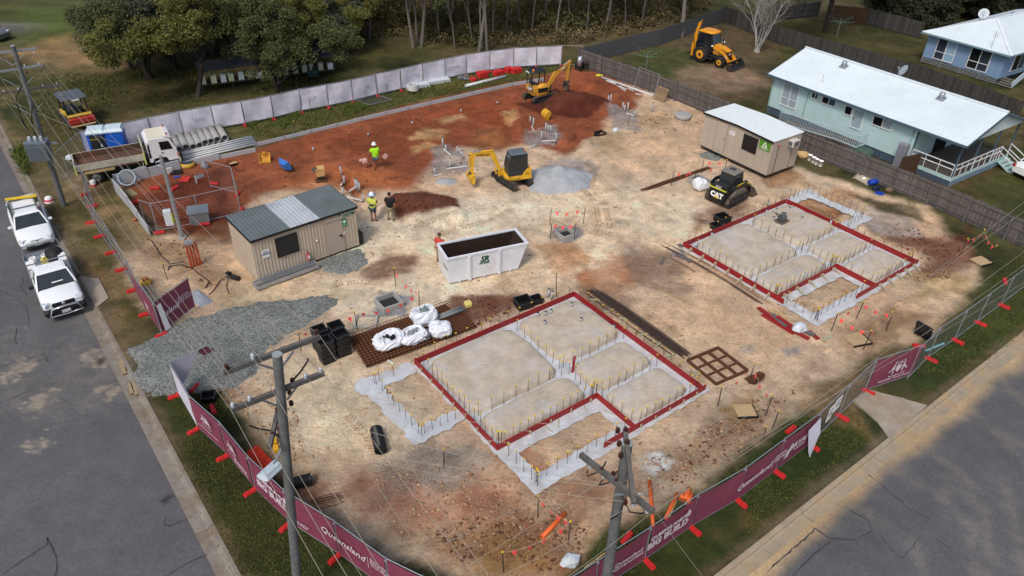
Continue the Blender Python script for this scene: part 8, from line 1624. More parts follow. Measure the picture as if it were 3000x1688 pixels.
lie('plastic_pipe','long white pipe lying along the foot of the paling fence','pipe','A3',(678,585),(1075,728),.09,mpvc,.012)
for a,b in(((690,592),(780,630)),((715,612),(790,640)),((800,650),(860,690)),((820,655),(870,680)),((935,712),(975,720)),((880,670),(920,690))):lie('pipe_offcut','short white pipe offcut beside the long pipe at the paling fence','pipe','A3',a,b,.05,mpvc,None,'pipe offcuts at the paling fence')
mb=MB();mb.ball((0,0,.06),.25,10,5,(1,.6,.5));mb.ball((.25,.1,.05),.18,8,4,(1,.7,.5));one('yellow_bag','crumpled yellow bag at the fence end of the long white pipe','bag',mb,mat('yellow_plastic',srgb(206,206,60),.5),at('A3',655,578))
mb=MB();p,q=at('A3',1075,735),at('A3',925,672);o_=Vector(p);c4_=[Vector((0,0,0)),Vector(q)-o_];n_=Vector((.62,.78,0))*.55;c4_+=[c4_[1]+n_+Vector((0,0,1.75)),n_+Vector((0,0,1.75))]
for a,b in zip(c4_,c4_[1:]+c4_[:1]):mb.tube([a,b],.025,6)
one('leaning_frame','empty galvanised frame leaning against the paling fence','frame',mb,mgal,o_)
def pallet(label,loc,rz,rx,m=mply):
 t=thing('pallet',label,'pallet',loc,rz);t.rotation_euler=(rx,0,rz)
 for i in range(6):mb=MB();mb.box((-.5+.2*i,0,.12),(.12,1.15,.025));mb.build('slat',m,t)
 for y in(-.5,0,.5):mb=MB();mb.box((0,y,.06),(1.15,.09,.09));mb.build('bearer',m,t)
p=at('A3',1110,765);pallet('timber pallet leaning on the paling fence beside the empty frame',(p[0]+.25,p[1]+.2,.5),-.85,1.1,mat('weathered_pallet',srgb(140,118,88),.85,var=.2))
mb=MB();
for i in range(3):mb.lathe((0,0,.1+.22*i),[(.2,-.1),(.36,-.1),(.4,0),(.36,.1),(.2,.1)],16)
for i in range(3):mb.lathe((.75,.2,.1+.22*i),[(.2,-.1),(.36,-.1),(.4,0),(.36,.1),(.2,.1)],16)
one('tyre_stack','stacked black tyres in the corner where the paling fences meet','tyres',mb,mrub,at('A3',505,525));mb=MB();mb.ring((0,0,0),(0,0,.8),.22,.02,14);one('wrapped_roll','grey wrapped roll standing on the dark tyres','roll',mb,mgal,(*Q('A3',510,520,.4),.65))
mb=MB();mb.lathe((0,0,0),[(.44,0),(.66,0),(.66,.3),(.6,.34),(.44,.34)],24);o=one('concrete_ring','pale concrete manhole ring standing alone near the paling fence','ring',mb,mconcg,at('A3',1295,895));mb=MB();mb.tube([(0,0,.2),(0,0,.3)],.44,20);mb.build('fill',mat('ring_fill',srgb(120,112,100),.9),o)
def pit(label,r,x,y,rz,w,h,dark_inside=True,loc=None):
 t=thing('concrete_pit',label,'pit',loc or at(r,x,y),rz);th=.09;mb=MB()
 for c,d in(((0,-w/2+th/2,h/2),(w,th,h)),((0,w/2-th/2,h/2),(w,th,h)),((-w/2+th/2,0,h/2-.001),(th,w-2*th,h)),((w/2-th/2,0,h/2-.001),(th,w-2*th,h))):mb.box(c,d)
 mb.build('surround',mconcg,t)
 if dark_inside:mb=MB();mb.box((0,0,.04),(w-2*th,w-2*th,.03));mb.build('pit_shade_sheet',mat('pit_dark',srgb(44,46,48),.7),t)  # dark sheet just above the ground stands for the pit's shaded depth
pit('square concrete pit in grey mortar ringed by red flags left of the skip bin','B2',1010,915,.62,1.15,.32);pit('square concrete pit in grey mortar ringed by red flags behind the skip bin','B3',405,392,.55,.95,.28);pit('loose square concrete frame lying beside the rusty mesh stack','B2',835,1048,.05,1.1,.12,False)
pit('concrete pit half covered by a white sack behind the black track loader','A3',1412,1392,.6,1.0,.35)
mlid=mat('tan_lid',srgb(182,156,116),.8,var=.12)
for r,x,y,w,a,lb in(('B4',672,1182,1.0,.3,'tan pit lid framed in black at the south end of the farther slab'),('C3',1625,302,.85,.1,'tan pit lid in dark soil near the rusty bucket'),('B4',1615,590,.9,.4,'tan pit lid by the flags at the grass edge'),('A1',1755,1207,.7,.6,'tan board over a hole in the red earth')):
 mb=MB();mb.box((0,0,.05),(w,w*.9,.06));o=one('pit_lid',lb,'lid',mb,mlid,at(r,x,y),a);m2=MB();m2.box((0,-w*.47,.06),(w+.06,.05,.09));m2.box((w*.52,0,.06),(.05,w*.9,.09));m2.build('rim',mblack,o)
t=thing('grated_pit','tall precast pit with a ribbed grey lid standing in the open trench','pit',(*Q('N',1490,1090),0),.35);mb=MB();mb.box((0,0,.4),(1.1,.9,.8));mb.build('chamber',mat('wet_concrete',srgb(120,122,126),.7,var=.2),t);mb=MB();mb.box((0,0,.84),(1.2,1.0,.08));sheet_roof(mb,(-.6,-.5,.885),(1.2,0,0),(0,1.0,0),.15,.03);mb.build('lid',mgal,t)
mc=[Q('U',*p,.15)for p in((900,1205),(2568,592),(2205,222),(620,752))];mo=Vector((*mc[0],0));ex=(Vector((*mc[1],0))-mo);ey=(Vector((*mc[3],0))-mo);t=thing('mesh_stack','stack of rusty reinforcing mesh sheets left of the nearer slab','mesh stack',mo)
for lay in range(2):
 mb=MB();z=.08+.16*lay;nx,ny=32,13
 for i in range(nx+1):a=ex*(i/nx);mb.bar(a+Vector((0,0,z)),a+ey+Vector((0,0,z)),.022)
 for j in range(ny+1):a=ey*(j/ny);mb.bar(a+Vector((0,0,z+.02)),a+ex+Vector((0,0,z+.02)),.022)
 mb.build('mesh_sheet',mat('mesh_rust',srgb(122,78,50),.85,var=.3,scale=9),t)
mb=MB();mb.add([Vector((0,0,.065)),ex+Vector((0,0,.065)),ex+ey+Vector((0,0,.065)),ey+Vector((0,0,.065))],[(0,1,2,3)]);mb.build('dark_backing',mat('mesh_shade',srgb(40,25,19),.95,var=.4,scale=3),t)  # solid dark sheet standing in for the shade between the mesh bars
mbag=mat('bag_white',srgb(226,230,236),.75,var=.06,scale=5,bump=.4)
def bigbag(label,r,x,y,w,d,h,rz,z0,open_=True,seed=0,cont=None):
 rn=random.Random(seed);t=thing('bulk_bag',label,'bulk bag',(*Q(r,x,y,z0),z0),rz);n=28;mb=MB()
 sq=lambda f,z,j:((abs(math.cos(2*math.pi*j/n))**.6*(1 if math.cos(2*math.pi*j/n)>=0 else-1))*w/2*f*(1+rn.uniform(-.09,.09)),(abs(math.sin(2*math.pi*j/n))**.6*(1 if math.sin(2*math.pi*j/n)>=0 else-1))*d/2*f*(1+rn.uniform(-.09,.09)),z+rn.uniform(-.05,.05)+.1*h*math.sin(2*math.pi*j/n*1+seed)*(z/h))
 prof=[(.88,0),(1.0,h*.18),(1.07,h*.38),(1.05,h*.6),(.98,h*.8),(.88,h*.97)]+([(.74,h*1.06),(.62,h*.9),(.5,h*.72)]if open_ else[(.6,h*1.1),(.25,h*1.16),(.04,h*1.16)])
 mb.loft([[sq(f,z,j)for j in range(n)]for f,z in prof],False);mb.build('sack',mbag,t)
 if open_:
  mb=MB()
  for i in range(9):a=rn.uniform(0,6.28);q=rn.uniform(0,.28);mb.box((q*w*math.cos(a),q*d*math.sin(a),h*.82+rn.uniform(0,.1)),(rn.uniform(.08,.2),rn.uniform(.06,.16),.14),rn.uniform(0,3),rn.uniform(-.6,.6),rn.uniform(-.6,.6))
  mb.build('contents',cont or mconcg,t);mb=MB()
  for s in(-1,1):mb.tube([(s*w*.3,-d*.3,h),(s*w*.22,-d*.05,h*1.12),(s*w*.3,d*.25,h)],.03,5)
  mb.build('strap',mbag,t)
bigbag('open white bulk bag with black plastic pieces, leftmost on the rusty mesh','U',1240,860,1.4,1.0,.46,.55,.26,True,1,mplb);bigbag('open white bulk bag with grey pieces, middle of the rusty mesh','U',1590,790,1.3,.95,.44,.55,.26,True,2,mat('bag_grey_bits',srgb(140,144,148),.6));bigbag('tall open white bulk bag at the back edge of the rusty mesh','U',1770,520,1.2,1.0,.72,.5,.26,True,3,mat('bag_pale_bits',srgb(130,146,144),.6));bigbag('closed white bulk bag on the right part of the rusty mesh','U',2005,690,1.0,.9,.46,.3,.26,False,4)
bigbag('white sack slumped on the concrete pit behind the track loader','A3',1425,1425,.9,.8,.55,.3,.15,False,5);
coil('strap_coil','coil of grey pipe beside the middle bulk bag on the mesh',Q('U',1765,760,.3),.28,.05,3,mat('coil_grey',srgb(110,114,116),.6),.3)
for a,b in(((1945,462),(2330,312)),((1960,490),(2385,335))):p=Vector((*Q('U',*a,.38),.38));q=Vector((*Q('U',*b,.38),.38));mb=MB();mb.ring((0,0,0),q-p,.085,.012,12);one('grey_pipe','grey pipe lying on the rusty mesh beside the tall bag','pipe',mb,mat('pipe_grey',srgb(128,130,130),.5),p,0,'grey pipes on the mesh')
mb=MB();mb.box((0,0,.13),(.36,.36,.26),bev=.05);one('yellow_cap_block','square yellow-topped plug beside the rusty mesh stack','plug',mb,mat('pale_yellow',srgb(216,200,120),.6),at('U',2430,330),.5)
mb=MB()
for c,d in(((0,-.28,.16),(.62,.03,.32)),((0,.28,.16),(.62,.03,.32)),((-.3,0,.16),(.03,.54,.32)),((.3,0,.16),(.03,.54,.32)),((0,0,.03),(.6,.54,.03))):mb.box(c,d)
cr0=mb.build('plastic_crate',mplb);mb=MB()
for c,d in(((0,-.3,.315),(.68,.05,.035)),((0,.3,.315),(.68,.05,.035)),((-.32,0,.315),(.05,.55,.033)),((.32,0,.315),(.05,.55,.033))):mb.box(c,d)
rm0=mb.build('rim',mat('crate_rim',srgb(46,48,50),.4),cr0);fc=[True]
def crate(loc,rz,label,group=None,s=1.):
 if fc[0]:o=cr0;fc[0]=False
 else:o=cr0.copy();COL.objects.link(o);c=rm0.copy();COL.objects.link(c);c.parent=o
 o.location=loc;o.rotation_euler=(0,0,rz);o.scale=(s,s,s);tag(o,label,'crate',group)
for x,y,n,nm in((300,1130,4,'front left'),(215,960,4,'back left'),(525,1030,4,'front right'),(460,900,4,'back right')):
 p=at('U',x,y);a=.65
 for k in range(n):crate((p[0]+random.uniform(-.02,.02),p[1]+random.uniform(-.02,.02)+.12,p[2]+.29*k),a+random.uniform(-.04,.04),f'{["bottom", "second", "third", "top"][k]} black crate of the {nm} stack beside the rusty mesh')
for r,x,y,a,lb,s in(('B3',85,925,.5,'larger black box lying behind the back left board of the nearer slab',1.25),('B3',182,895,.5,'smaller black box right of the larger one behind the nearer slab',.9),('T',410,360,.5,'larger black box behind the farther slab left board',1.25),('T',348,425,.5,'round-shouldered black box left of the larger one by the farther slab',.9),('C1',1465,225,.2,'black crate in the grass just inside the left maroon fence',.85),('A3',668,1015,.5,'black box lying in the trench end near the paling fence',1.1)):crate(at(r,x,y),a,lb,None,s)
mflag=mat('flag_red',srgb(250,84,84),.6,var=.04);mrope=mat('string',srgb(196,176,150),.8)
mb=MB();mb.tube([(0,0,-.2),(0,0,1.25)],.022,5);pk0=mb.build('star_picket',mbar);mb=MB();mb.lathe((0,0,1.23),[(.03,0),(.04,.02),(.04,.07),(.01,.08)],8);pc0=mb.build('cap',mcap,pk0);fp=[True]
def picket(p,h,label,group,tilt=.06):
 if fp[0]:o=pk0;fp[0]=False
 else:o=pk0.copy();COL.objects.link(o);c=pc0.copy();COL.objects.link(c);c.parent=o
 o.location=p;o.scale=(1,1,h/1.25);o.rotation_euler=(random.uniform(-tilt,tilt),random.uniform(-tilt,tilt),0);tag(o,label,'picket',group);return o
def bunting(where,pts,nf=3,closed=True,hs=None):
 P=[]
 for i,(r,x,y)in enumerate(pts):p=at(r,x,y);h=(hs or[1.15]*9)[i];picket(p,h,f'dark steel picket holding red flags {where}',f'pickets {where}');P.append(Vector(p)+Vector((0,0,h*.93)))
 t=thing('flag_bunting',f'string of red triangle flags {where}','bunting',P[0]);o=P[0];segs=list(zip(P[:-1],P[1:]))+([(P[-1],P[0])]if closed and len(P)>2 else[])
 mb=MB()
 for a,b in segs:sag=.12*(b-a).length;mb.tube([(a-o)+(b-a)*(i/8)-Vector((0,0,sag*4*(i/8)*(1-i/8)))for i in range(9)],.008,4)
 mb.build('string',mrope,t)
 for a,b in segs:
  for k in range(nf):
   f=(k+.6)/(nf+.2);c=(a-o)+(b-a)*f-Vector((0,0,.12*(b-a).length*4*f*(1-f)));d=(b-a).normalized();g=.22;m2=MB();w=Vector((random.uniform(-.1,.1),random.uniform(-.1,.1),-g*1.1));m2.add([c-d*g*.5,c+d*g*.5,c+w],[(0,1,2)]);m2.build('flag',mflag,t)
bunting('round the pit left of the skip bin',[('B2',1060,775),('B2',1238,950),('B2',770,1110),('B2',340,1265)],5,False);bunting('round the pit behind the skip bin',[('B3',290,415),('B3',472,425),('B3',540,300),('B3',285,310)],3)
bunting('round the lid south of the farther slab',[('B4',480,1115),('B4',668,1020),('B4',895,1115),('B4',722,1255)],3);bunting('at the grass edge beyond the farther slab',[('B4',1445,555),('B4',1580,500),('B4',1670,600)],3,False);bunting('near the rusty bucket and steel grid',[('C3',1435,265),('C3',1650,110),('C3',1770,330)],3,False);bunting('at the south tip of the nearer slab',[('C3',180,1040),('C3',390,1215),('C3',-60,1420)],4);bunting('between the lunch room and the track loader',[('A3',1435,1320),('A3',1600,1330),('A3',1205,1412),('A3',1380,1400)],2,False)
for r,x,y,h,lb in(('C4',30,425,1.,'short picket with yellow cap beside the right street fence'),('A2',420,855,1.1,'dark picket in the grass below the white fence, left one'),('A2',998,735,1.1,'dark picket at the corner of the flat fence panel'),('A2',1597,560,1.,'dark picket left of the red piles'),('A2',715,1135,1.2,'thin rusty picket behind the lime-shirted worker'),('A2',303,1015,1.,'dark picket at the concrete edge near the long pipes'),('A1',1635,960,1.1,'dark picket behind the concrete pipes'),('A3',880,958,1.,'dark picket in grey mortar near the paling fence'),('B3',335,855,1.5,'tall thin rod behind the back corner of the nearer slab'),('C2',1310,690,1.,'thin rod in the washed cement patch'),('B1',1275,745,1.,'black stake with red cap left of the site office'),('C3',1755,490,.7,'short yellow-capped picket at the grass by the right street fence')):picket(at(r,x,y),h,lb,None)
fc4=[Vector((*Q('B3',1330,1335,.08),.08)),Vector((*Q('B3',1562,1240,.08),.08)),Vector((*Q('B3',1785,1412,.08),.08)),Vector((*Q('C3',1425,108,.08),.08))];o_=fc4[0];fr=[p-o_ for p in fc4];t=thing('steel_grid','rusty steel grid frame lying flat right of the nearer slab','steel frame',o_);mb=MB()
for a,b in zip(fr,fr[1:]+fr[:1]):mb.plank(a,b,.09,.14)
mb.build('outer_frame',mrust,t);mb=MB()
for f in(.34,.67):mb.plank(fr[0].lerp(fr[1],f),fr[3].lerp(fr[2],f),.09,.13)
for f in(.33,.66):mb.plank(fr[0].lerp(fr[3],f)-Vector((0,0,.01)),fr[1].lerp(fr[2],f)-Vector((0,0,.01)),.06,.1)
mb.build('cross_bar',mrust,t)
def bundle(name,label,r,a,b,n,w,rad,m,bow=0.):
 p,q=Vector(at(r,*a)),Vector(at(r,*b));d=(q-p);s=Vector((-d.y,d.x,0)).normalized();mb=MB();o=p
 for i in range(n):k=random.uniform(-w/2,w/2);e=random.uniform(-.06,.06);z=rad+random.uniform(0,w*.12);mb.tube([(d*t)+s*(k*(1+.3*math.sin(3*t))+bow*math.sin(math.pi*t))+Vector((0,0,z))+d*e for t in(0,.33,.66,1)],rad,5,False)
 return one(name,label,'steel bars',mb,m,o)
bundle('bar_bundle','long bundle of dark reinforcing bars along the right side of the nearer slab','B3',(610,822),(1285,1298),40,.75,.014,mbar);bundle('bar_bundle','bundle of brown bars on the ground left of the track loader','A3',(1005,1445),(1480,1280),22,.4,.014,mrust);bundle('bar_bundle','loose thin bars along the left side of the farther slab','B3',(1150,462),(1880,892),8,.6,.01,mbar,.2);bundle('bar_bundle','few thin bars beside the black corrugated pipe at the left fence','C2',(395,960),(600,905),12,.8,.012,mrust)
lie('steel_rod','single rusty rod lying left of the farther slab','rod','B3',(1200,555),(1390,660),.02,mbar);
mb=MB();mb.box((0,0,.08),(.14,.14,.8),rx=1.5);one('red_post','red plank standing up at the trench crossing of the nearer slab','plank',MB().box((0,0,.45),(.1,.06,.95),ry=.06),mform,(*Q('S',1183,595,.06),.06))
for i,(a,b,m,h)in enumerate((((760,1195),(1050,1400),mform,.04),((800,1260),(1110,1445),mform,.02),((935,1290),(1090,1395),mform,.12),((890,1265),(1030,1385),mtim,.09),((850,1215),(920,1270),mply,.09),((905,1200),(1040,1300),mply,.03),((1020,1380),(1250,1500),mform,.05),((1250,1420),(1340,1500),mform,.03),((1200,1420),(1300,1470),mtim,.09))):
 p,q=Vector((*Q('T',*a),h)),Vector((*Q('T',*b),h));mb=MB();mb.plank((0,0,0),q-p,.24 if m is not mply else.12,.045);one('loose_board','red or grey board in the loose heap below the farther slab','board',mb,m,p,0,'boards heaped below the farther slab')
def sack(label,r,x,y,s,m,z=.0):rn=random.Random(x);mb=MB();n=12;mb.loft([[(s*f*math.cos(2*math.pi*j/n)*(1+rn.uniform(-.2,.2)),s*.7*f*math.sin(2*math.pi*j/n)*(1+rn.uniform(-.2,.2)),zz*s+rn.uniform(-.04,.04)*s)for j in range(n)]for f,zz in((.8,0),(1,.3),(.8,.7),(.35,.95),(.05,1.))],False);p=at(r,x,y);return one('plastic_bag',label,'bag',mb,m,(p[0],p[1],p[2]+z),.4)
mplw=mat('clear_plastic_bag',srgb(196,204,210),.35,var=.15,scale=8,bump=.3);sack('crumpled silver plastic bag on the red boards below the farther slab','T',1150,1420,.42,mplw,.1);sack('white plastic bag on dark clods by the bottom fence','C3',410,1375,.38,mplw);sack('white bag hanging behind the truck tailgate','A1',540,1215,.35,mplw);sack('white rubbish bag beside the trench near the paling fence','A3',785,995,.3,mplw)
mb=MB();mb.box((0,0,.05),(.7,.14,.05));one('grey_plank','short grey plank right of the red board heap','plank',mb,mpeg,at('B4',445,1172),.6)
for r,a,b,rad,m,lb in(('C3',(960,785),(985,1105),.075,morange,'upright-looking orange pipe nearest the right power pole'),('C3',(1155,875),(1072,1048),.075,morange,'orange pipe leaning beside a cream pipe at the fence'),('C3',(1142,925),(1092,1040),.055,mply,'cream pipe beside the leaning orange pipe'),('C3',(1240,838),(1205,925),.1,morange,'short fat orange pipe at the fence'),('C3',(1282,788),(1212,950),.04,mply,'long cream stake beside the short fat orange pipe'),('C3',(1195,875),(1180,915),.09,morange,'orange half pipe left of the short fat one'),('C3',(1255,880),(1225,940),.09,morange,'orange pipe piece under the cream stake'),('C3',(372,1008),(208,1178),.085,morange,'orange pipe lying near the flags at the bottom')):lie('orange_pipe',lb,'pipe',r,a,b,rad,m,.012 if rad>.07 else None)
lie('red_offcut','red pipe offcut beside the white bag at the bottom fence','pipe','C3',(335,1398),(465,1375),.05,mred);lie('blue_pipe','pale blue pipe end lying by the wire panels on the right','pipe','B4',(1190,1270),(1330,1212),.06,mat('pale_blue_pipe',srgb(130,176,182),.5));lie('white_offcut','white pipe offcut in front of the rusty mesh stack','pipe','B2',(1000,1338),(1045,1365),.05,mpvc)
lie('cream_rail','long cream batten lying along the foot of the right maroon fence','batten','C3',(500,1400),(660,1285),.03,mply)
def corrugated(label,r,a,b,rad):
 p,q=Vector((*Q(r,*a,rad),rad)),Vector((*Q(r,*b,rad),rad));L=(q-p).length;n=int(L/.045);d=(q-p)/L;pts,rs=[],[]
 for i in range(n+1):pts.append(d*(L*i/n));rs.append(rad*(1 if i%2 else.88))
 mb=MB();mb.tube(pts,rs,16,False,False);mb.ring(Vector((0,0,0))-d*.01,d*.08,rad*.98,.03,16);mb.ring(d*(L-.08),d*(L+.01),rad*.98,.03,16);o=one('corrugated_pipe',label,'corrugated pipe',mb,mplb,p);m2=MB();m2.tube([d*(L*.1),d*(L*.95)],rad*.8,12);m2.build('inside',mblack,o)
corrugated('black corrugated pipe lying on pale dirt left of the nearer slab','C2',(838,425),(872,572),.26);corrugated('black corrugated pipe partly hidden behind the front left power pole','C2',(205,815),(385,770),.25)
p,q=Vector((*G(680+215*.29,1000+1130*.29,.2),.2)),Vector((*G(680+390*.29,1000+1290*.29,.2),.2));d=q-p;L=d.length;d.normalize();sx=d.cross(Vector((0,0,1))).normalized();mb=MB();mso=mat('mesh_orange',srgb(250,74,42),.6,var=.1)
for i in range(26):c=d*(L*i/25);rr=.3-.08*i/25;mb.tube([c+(sx*math.cos(t)+Vector((0,0,1))*math.sin(t))*rr*(1+.1*math.sin(3*t+i))for t in[2*math.pi*j/12 for j in range(13)]],.016,4,False)
for j in range(22):t=2*math.pi*j/22;mb.tube([d*(L*i/6)+(sx*math.cos(t)+Vector((0,0,1))*math.sin(t))*(.3-.08*i/6)for i in range(7)],.012,4,False)
o=one('mesh_roll','loose roll of bright orange barrier mesh inside the left maroon fence','mesh roll',mb,mso,p);m2=MB();m2.tube([Vector((0,0,0)),d*L],[.24,.17],12);m2.build('inner_layers',mat('mesh_orange_dark',srgb(196,52,32),.7,var=.3,scale=20),o)
for x,y,lb in((430,1035,'upper'),(450,1110,'lower')):mb=MB();mb.box((0,0,.12),(.22,.3,.24),bev=.03);one('yellow_marker',f'{lb} yellow marker block beside the front left power pole','marker',mb,mat('marker_yellow',srgb(226,170,40),.5),(*G(680+x*.29,1000+y*.29),0),.4)
mb=MB();mb.box((0,0,.4),(.8,.12,.9),rx=.35);
for i in range(5):mb.box((0,-.02,.1+.17*i),(.84,.05,.03),rx=.35)
one('slatted_board','black slatted panel propped up beyond the maroon crest banner','panel',mb,mplb,at('B4',1155,1170),-1.0)
for x,y in((312,1215),(340,1232),(362,1245),(394,1258)):mb=MB();mb.lathe((0,0,0),[(.14,0),(.165,.38),(.175,.38),(.175,.41),(.15,.41),(.13,.05),(.01,.05)],14);one('bucket','white bucket in the row at the paling fence beside the lunch room','bucket',mb,mlet,at('A4',x,y),0,'white buckets at the paling fence')
mb=MB();mb.lathe((0,0,0),[(.3,0),(.42,.15),(.46,.34),(.4,.34),(.34,.15),(.01,.1)],14);one('basket','tan basket of offcuts beside the white buckets','basket',mb,mply,at('A4',258,1195))
p=at('A4',725,1365);t=thing('shower_tray','square tan tray leaning on the paling fence behind the farther slab','tray',(p[0],p[1],.1),-.9);t.rotation_euler=(.35,0,-.9);mb=MB();mb.box((0,0,0),(1.2,1.15,.06));mb.build('base',mat('tray_tan',srgb(170,160,140),.7,var=.1),t);mb=MB()
for c,d_ in(((0,-.55,.05),(1.2,.07,.06)),((0,.55,.05),(1.2,.07,.06)),((-.57,0,.05),(.07,1.0,.06)),((.57,0,.05),(.07,1.0,.06))):mb.box(c,d_)
mb.build('rim',mat('tray_rim',srgb(140,130,112),.7),t);mb=MB();mb.box((.0,0,.035),(.2,.24,.012));mb.build('sticker',mlet,t)
mblu=mat('drum_blue',srgb(30,66,170),.45,var=.06);p=at('A4',790,1400);mb=MB();mb.lathe((-.3,0,.2),[(.18,0),(.2,.03),(.2,.28),(.21,.3),(.2,.32),(.2,.57),(.18,.6),(.01,.6)],14,'x');one('blue_drum','blue plastic drum lying beside the tan tray','drum',mb,mblu,p,.3);mb=MB();mb.lathe((0,0,0),[(.28,0),(.3,.03),(.28,.06),(.01,.05)],16);one('drum_cover','round blue lid on the ground below the paling fence','lid',mb,mblu,at('B4',845,68));mb=MB();mb.box((0,0,.12),(.5,.35,.22),bev=.06);mb.tube([(.2,.1,.1),(.6,.3,.06),(.7,0,.05)],.04,5);one('dark_hose_heap','dark hoses and box between the blue drum and the blue lid','hoses',mb,mat('navy_hose',srgb(28,38,66),.6),at('B4',815,38),.3)
mb=MB();mb.ball((0,0,.15),.3,10,5,(1,.8,.7));one('sandbag','brown sack at the paling fence right of the blue lid','sack',mb,mat('brown_sack',srgb(112,92,70),.9,bump=.4),at('B4',915,55))
mb=MB();mb.box((0,0,.06),(.75,.55,.1));
for i in range(5):mb.box((-.3+.15*i,0,.13),(.02,.5,.05))
one('black_tray','black ribbed tray inside the pit fence yard','tray',mb,mplb,at('N',1125,350),.4)
coil('pipe_coil','coil of pale flexible pipe leaning on the concrete sleeper wall',Q('N',410,500),.5,.045,5,mat('pale_hose',srgb(176,190,200),.5),.3,.9);mb=MB();mb.lathe((0,0,0),[(.2,0),(.46,.02),(.48,.16),(.46,.3),(.2,.32)],20);o=one('tape_roll','yellow-edged roll of tape on the red earth in front of the truck','roll',mb,mat('roll_yellow',srgb(206,166,60),.6),at('N',1300,245));m2=MB();m2.tube([(0,0,.31),(0,0,.335)],.4,18);m2.build('face',mseat,o)
mb=MB();mb.box((0,0,.16),(.7,.4,.32));one('carton','brown carton in front of the white truck cab','carton',mb,MATS['cardboard'],at('N',1135,255),.4);mb=MB();mb.ring((-.3,0,.12),(.3,0,.12),.12,.015,14);one('pipe_piece','short white pipe piece beside the yellow tape roll','pipe',mb,mpvc,at('N',1220,268),-.5)
mb=MB();mb.ball((0,0,.14),.3,10,5,(1,.8,.9));mb.lathe((.0,0,.3),[(.16,0),(.14,.2),(.05,.22)],10);one('pump','grey pump on the red earth at the back corner of the pit fence','pump',mb,mat('pump_grey',srgb(130,132,134),.6,var=.2),at('N',1560,270));mb=MB();mb.box((0,0,.05),(.36,.22,.08),bev=.03);one('blue_tool','small blue tool on the red earth inside the pit fence','tool',mb,mblu,at('N',1130,415),.4);mb=MB();mb.box((0,0,.04),(1.0,.45,.05));one('plywood_board','tan plywood board behind the concrete sleeper wall corner','board',mb,mat('ply_dirty',srgb(140,126,92),.8),at('N',440,660),-.7)
for x,y,h in((1030,290,.5),(1030,360,.45)):mb=MB();mb.box((0,0,h/2),(.35,.05,h),rx=.25);one('white_sheet','white sheet leaning behind the galvanised pole','sheet',mb,mlet,at('N',x,y),.5,'white sheets behind the galvanised pole')
mb=MB();mb.box((0,0,.25),(.1,.08,.5));one('concrete_block','short grey post offcut lying inside the pit fence','offcut',mb,mconcg,at('N',1430,500),.3);bundle('wire_tangle','tangle of grey wire inside the pit fence','N',(1400,420),(1540,390),14,.5,.012,mgal)
p=at('B1',1500,625);t=thing('barrier_boards','bundle of orange barrier legs standing by a hole left of the site office','barrier',p,.5)
for i in range(4):mb=MB();mb.box((-.3+.16*i,.05*i,.75),(.12,.1,1.5),bev=.02);mb.build('leg',mat('barrier_orange',srgb(172,70,38),.5,var=.2),t)
mb=MB();mb.box((-.15,.0,1.55),(.4,.25,.15));mb.build('lamp',mgal,t)
mb=MB();mb.box((0,0,.12),(.5,.36,.24),bev=.04);o=one('yellow_box','yellow box with bricks on top beside the open maroon gate','box',mb,mat('box_yellow',srgb(216,176,40),.5),at('B1',1110,760),.4);mb=MB();mb.box((0,0,.3),(.3,.22,.14),.3);mb.build('brick',mat('brick_orange',srgb(186,116,70),.8),o)
mb=MB();mb.loft([[(-.7,-.35,0),(.6,-.45,0),(.75,.2,0),(-.5,.4,0)],[(-.6,-.25,.2),(.5,-.3,.12),(.6,.12,.1),(-.45,.3,.3)],[(-.3,-.1,.34),(.1,-.1,.22),(.1,.1,.2),(-.2,.15,.36)]],True);one('folded_banner','grey folded banner heap on the dirt right of the open maroon gate','banner',mb,mat('banner_grey',srgb(150,156,166),.7,var=.15,bump=.3),at('B1',1520,875),-.5)
mb=MB();mb.tube([(-.35,0,.14),(.35,0,.14)],.14,10);mb.box((-.3,0,.3),(.25,.2,.12));mb.tube([(-.3,-.1,.2),(-.5,-.5,.05),(-.2,-1.3,.04),(-.15,-1.7,.04)],.025,5);mb.tube([(-.2,-.1,.2),(.1,-.7,.05),(.7,-1.2,.04)],.025,5);one('hose_pump','black pump with two hoses at the end wall of the site office','pump',mb,mplb,at('B1',1775,720),-.4)
mb=MB();P=[at('B1',*p)for p in((1275,660),(1290,630),(1370,615),(1450,640),(1500,700),(1590,745),(1560,790))];o_=Vector(P[0]);mb.tube([Vector(p)-o_+Vector((0,0,.04))for p in P],.03,6);one('black_hose','black hose looping over the dirt left of the site office','hose',mb,mplb,o_)
P=[at('B1',*p)for p in((1150,430),(1220,540),(1290,610),(1400,590))];o_=Vector(P[0]);mb=MB();mb.tube([Vector(p)-o_+Vector((0,0,.03))for p in P],.025,5);one('black_cable','black cable running from the sleeper wall across the verge','cable',mb,mplb,o_)
mb=MB();mb.lathe((0,0,0),[(.28,0),(.24,.12),(.2,.3),(.17,.34),(.01,.34)],12);o=one('marker_drum','small white and pink drum on the verge by the transformer pole','drum',mb,mlet,at('B1',380,145));mb=MB();mb.lathe((0,0,.1),[(.262,0),(.235,.12)],12);mb.build('band',mat('pink_band',srgb(226,90,110),.6),o);mb=MB();mb.box((0,0,.2),(.3,.25,.4),bev=.03);o=one('red_white_box','red and white box on a stick near the truck rear wheel','box',mb,mlet,at('B1',712,15));mb=MB();mb.box((0,0,.08),(.32,.27,.14));mb.build('base',mred,o)
lie('brown_pipe','short brown pipe stub beside the concrete sleeper wall','pipe','N',(470,1050),(515,1055),.1,mat('terracotta',srgb(160,92,60),.7))
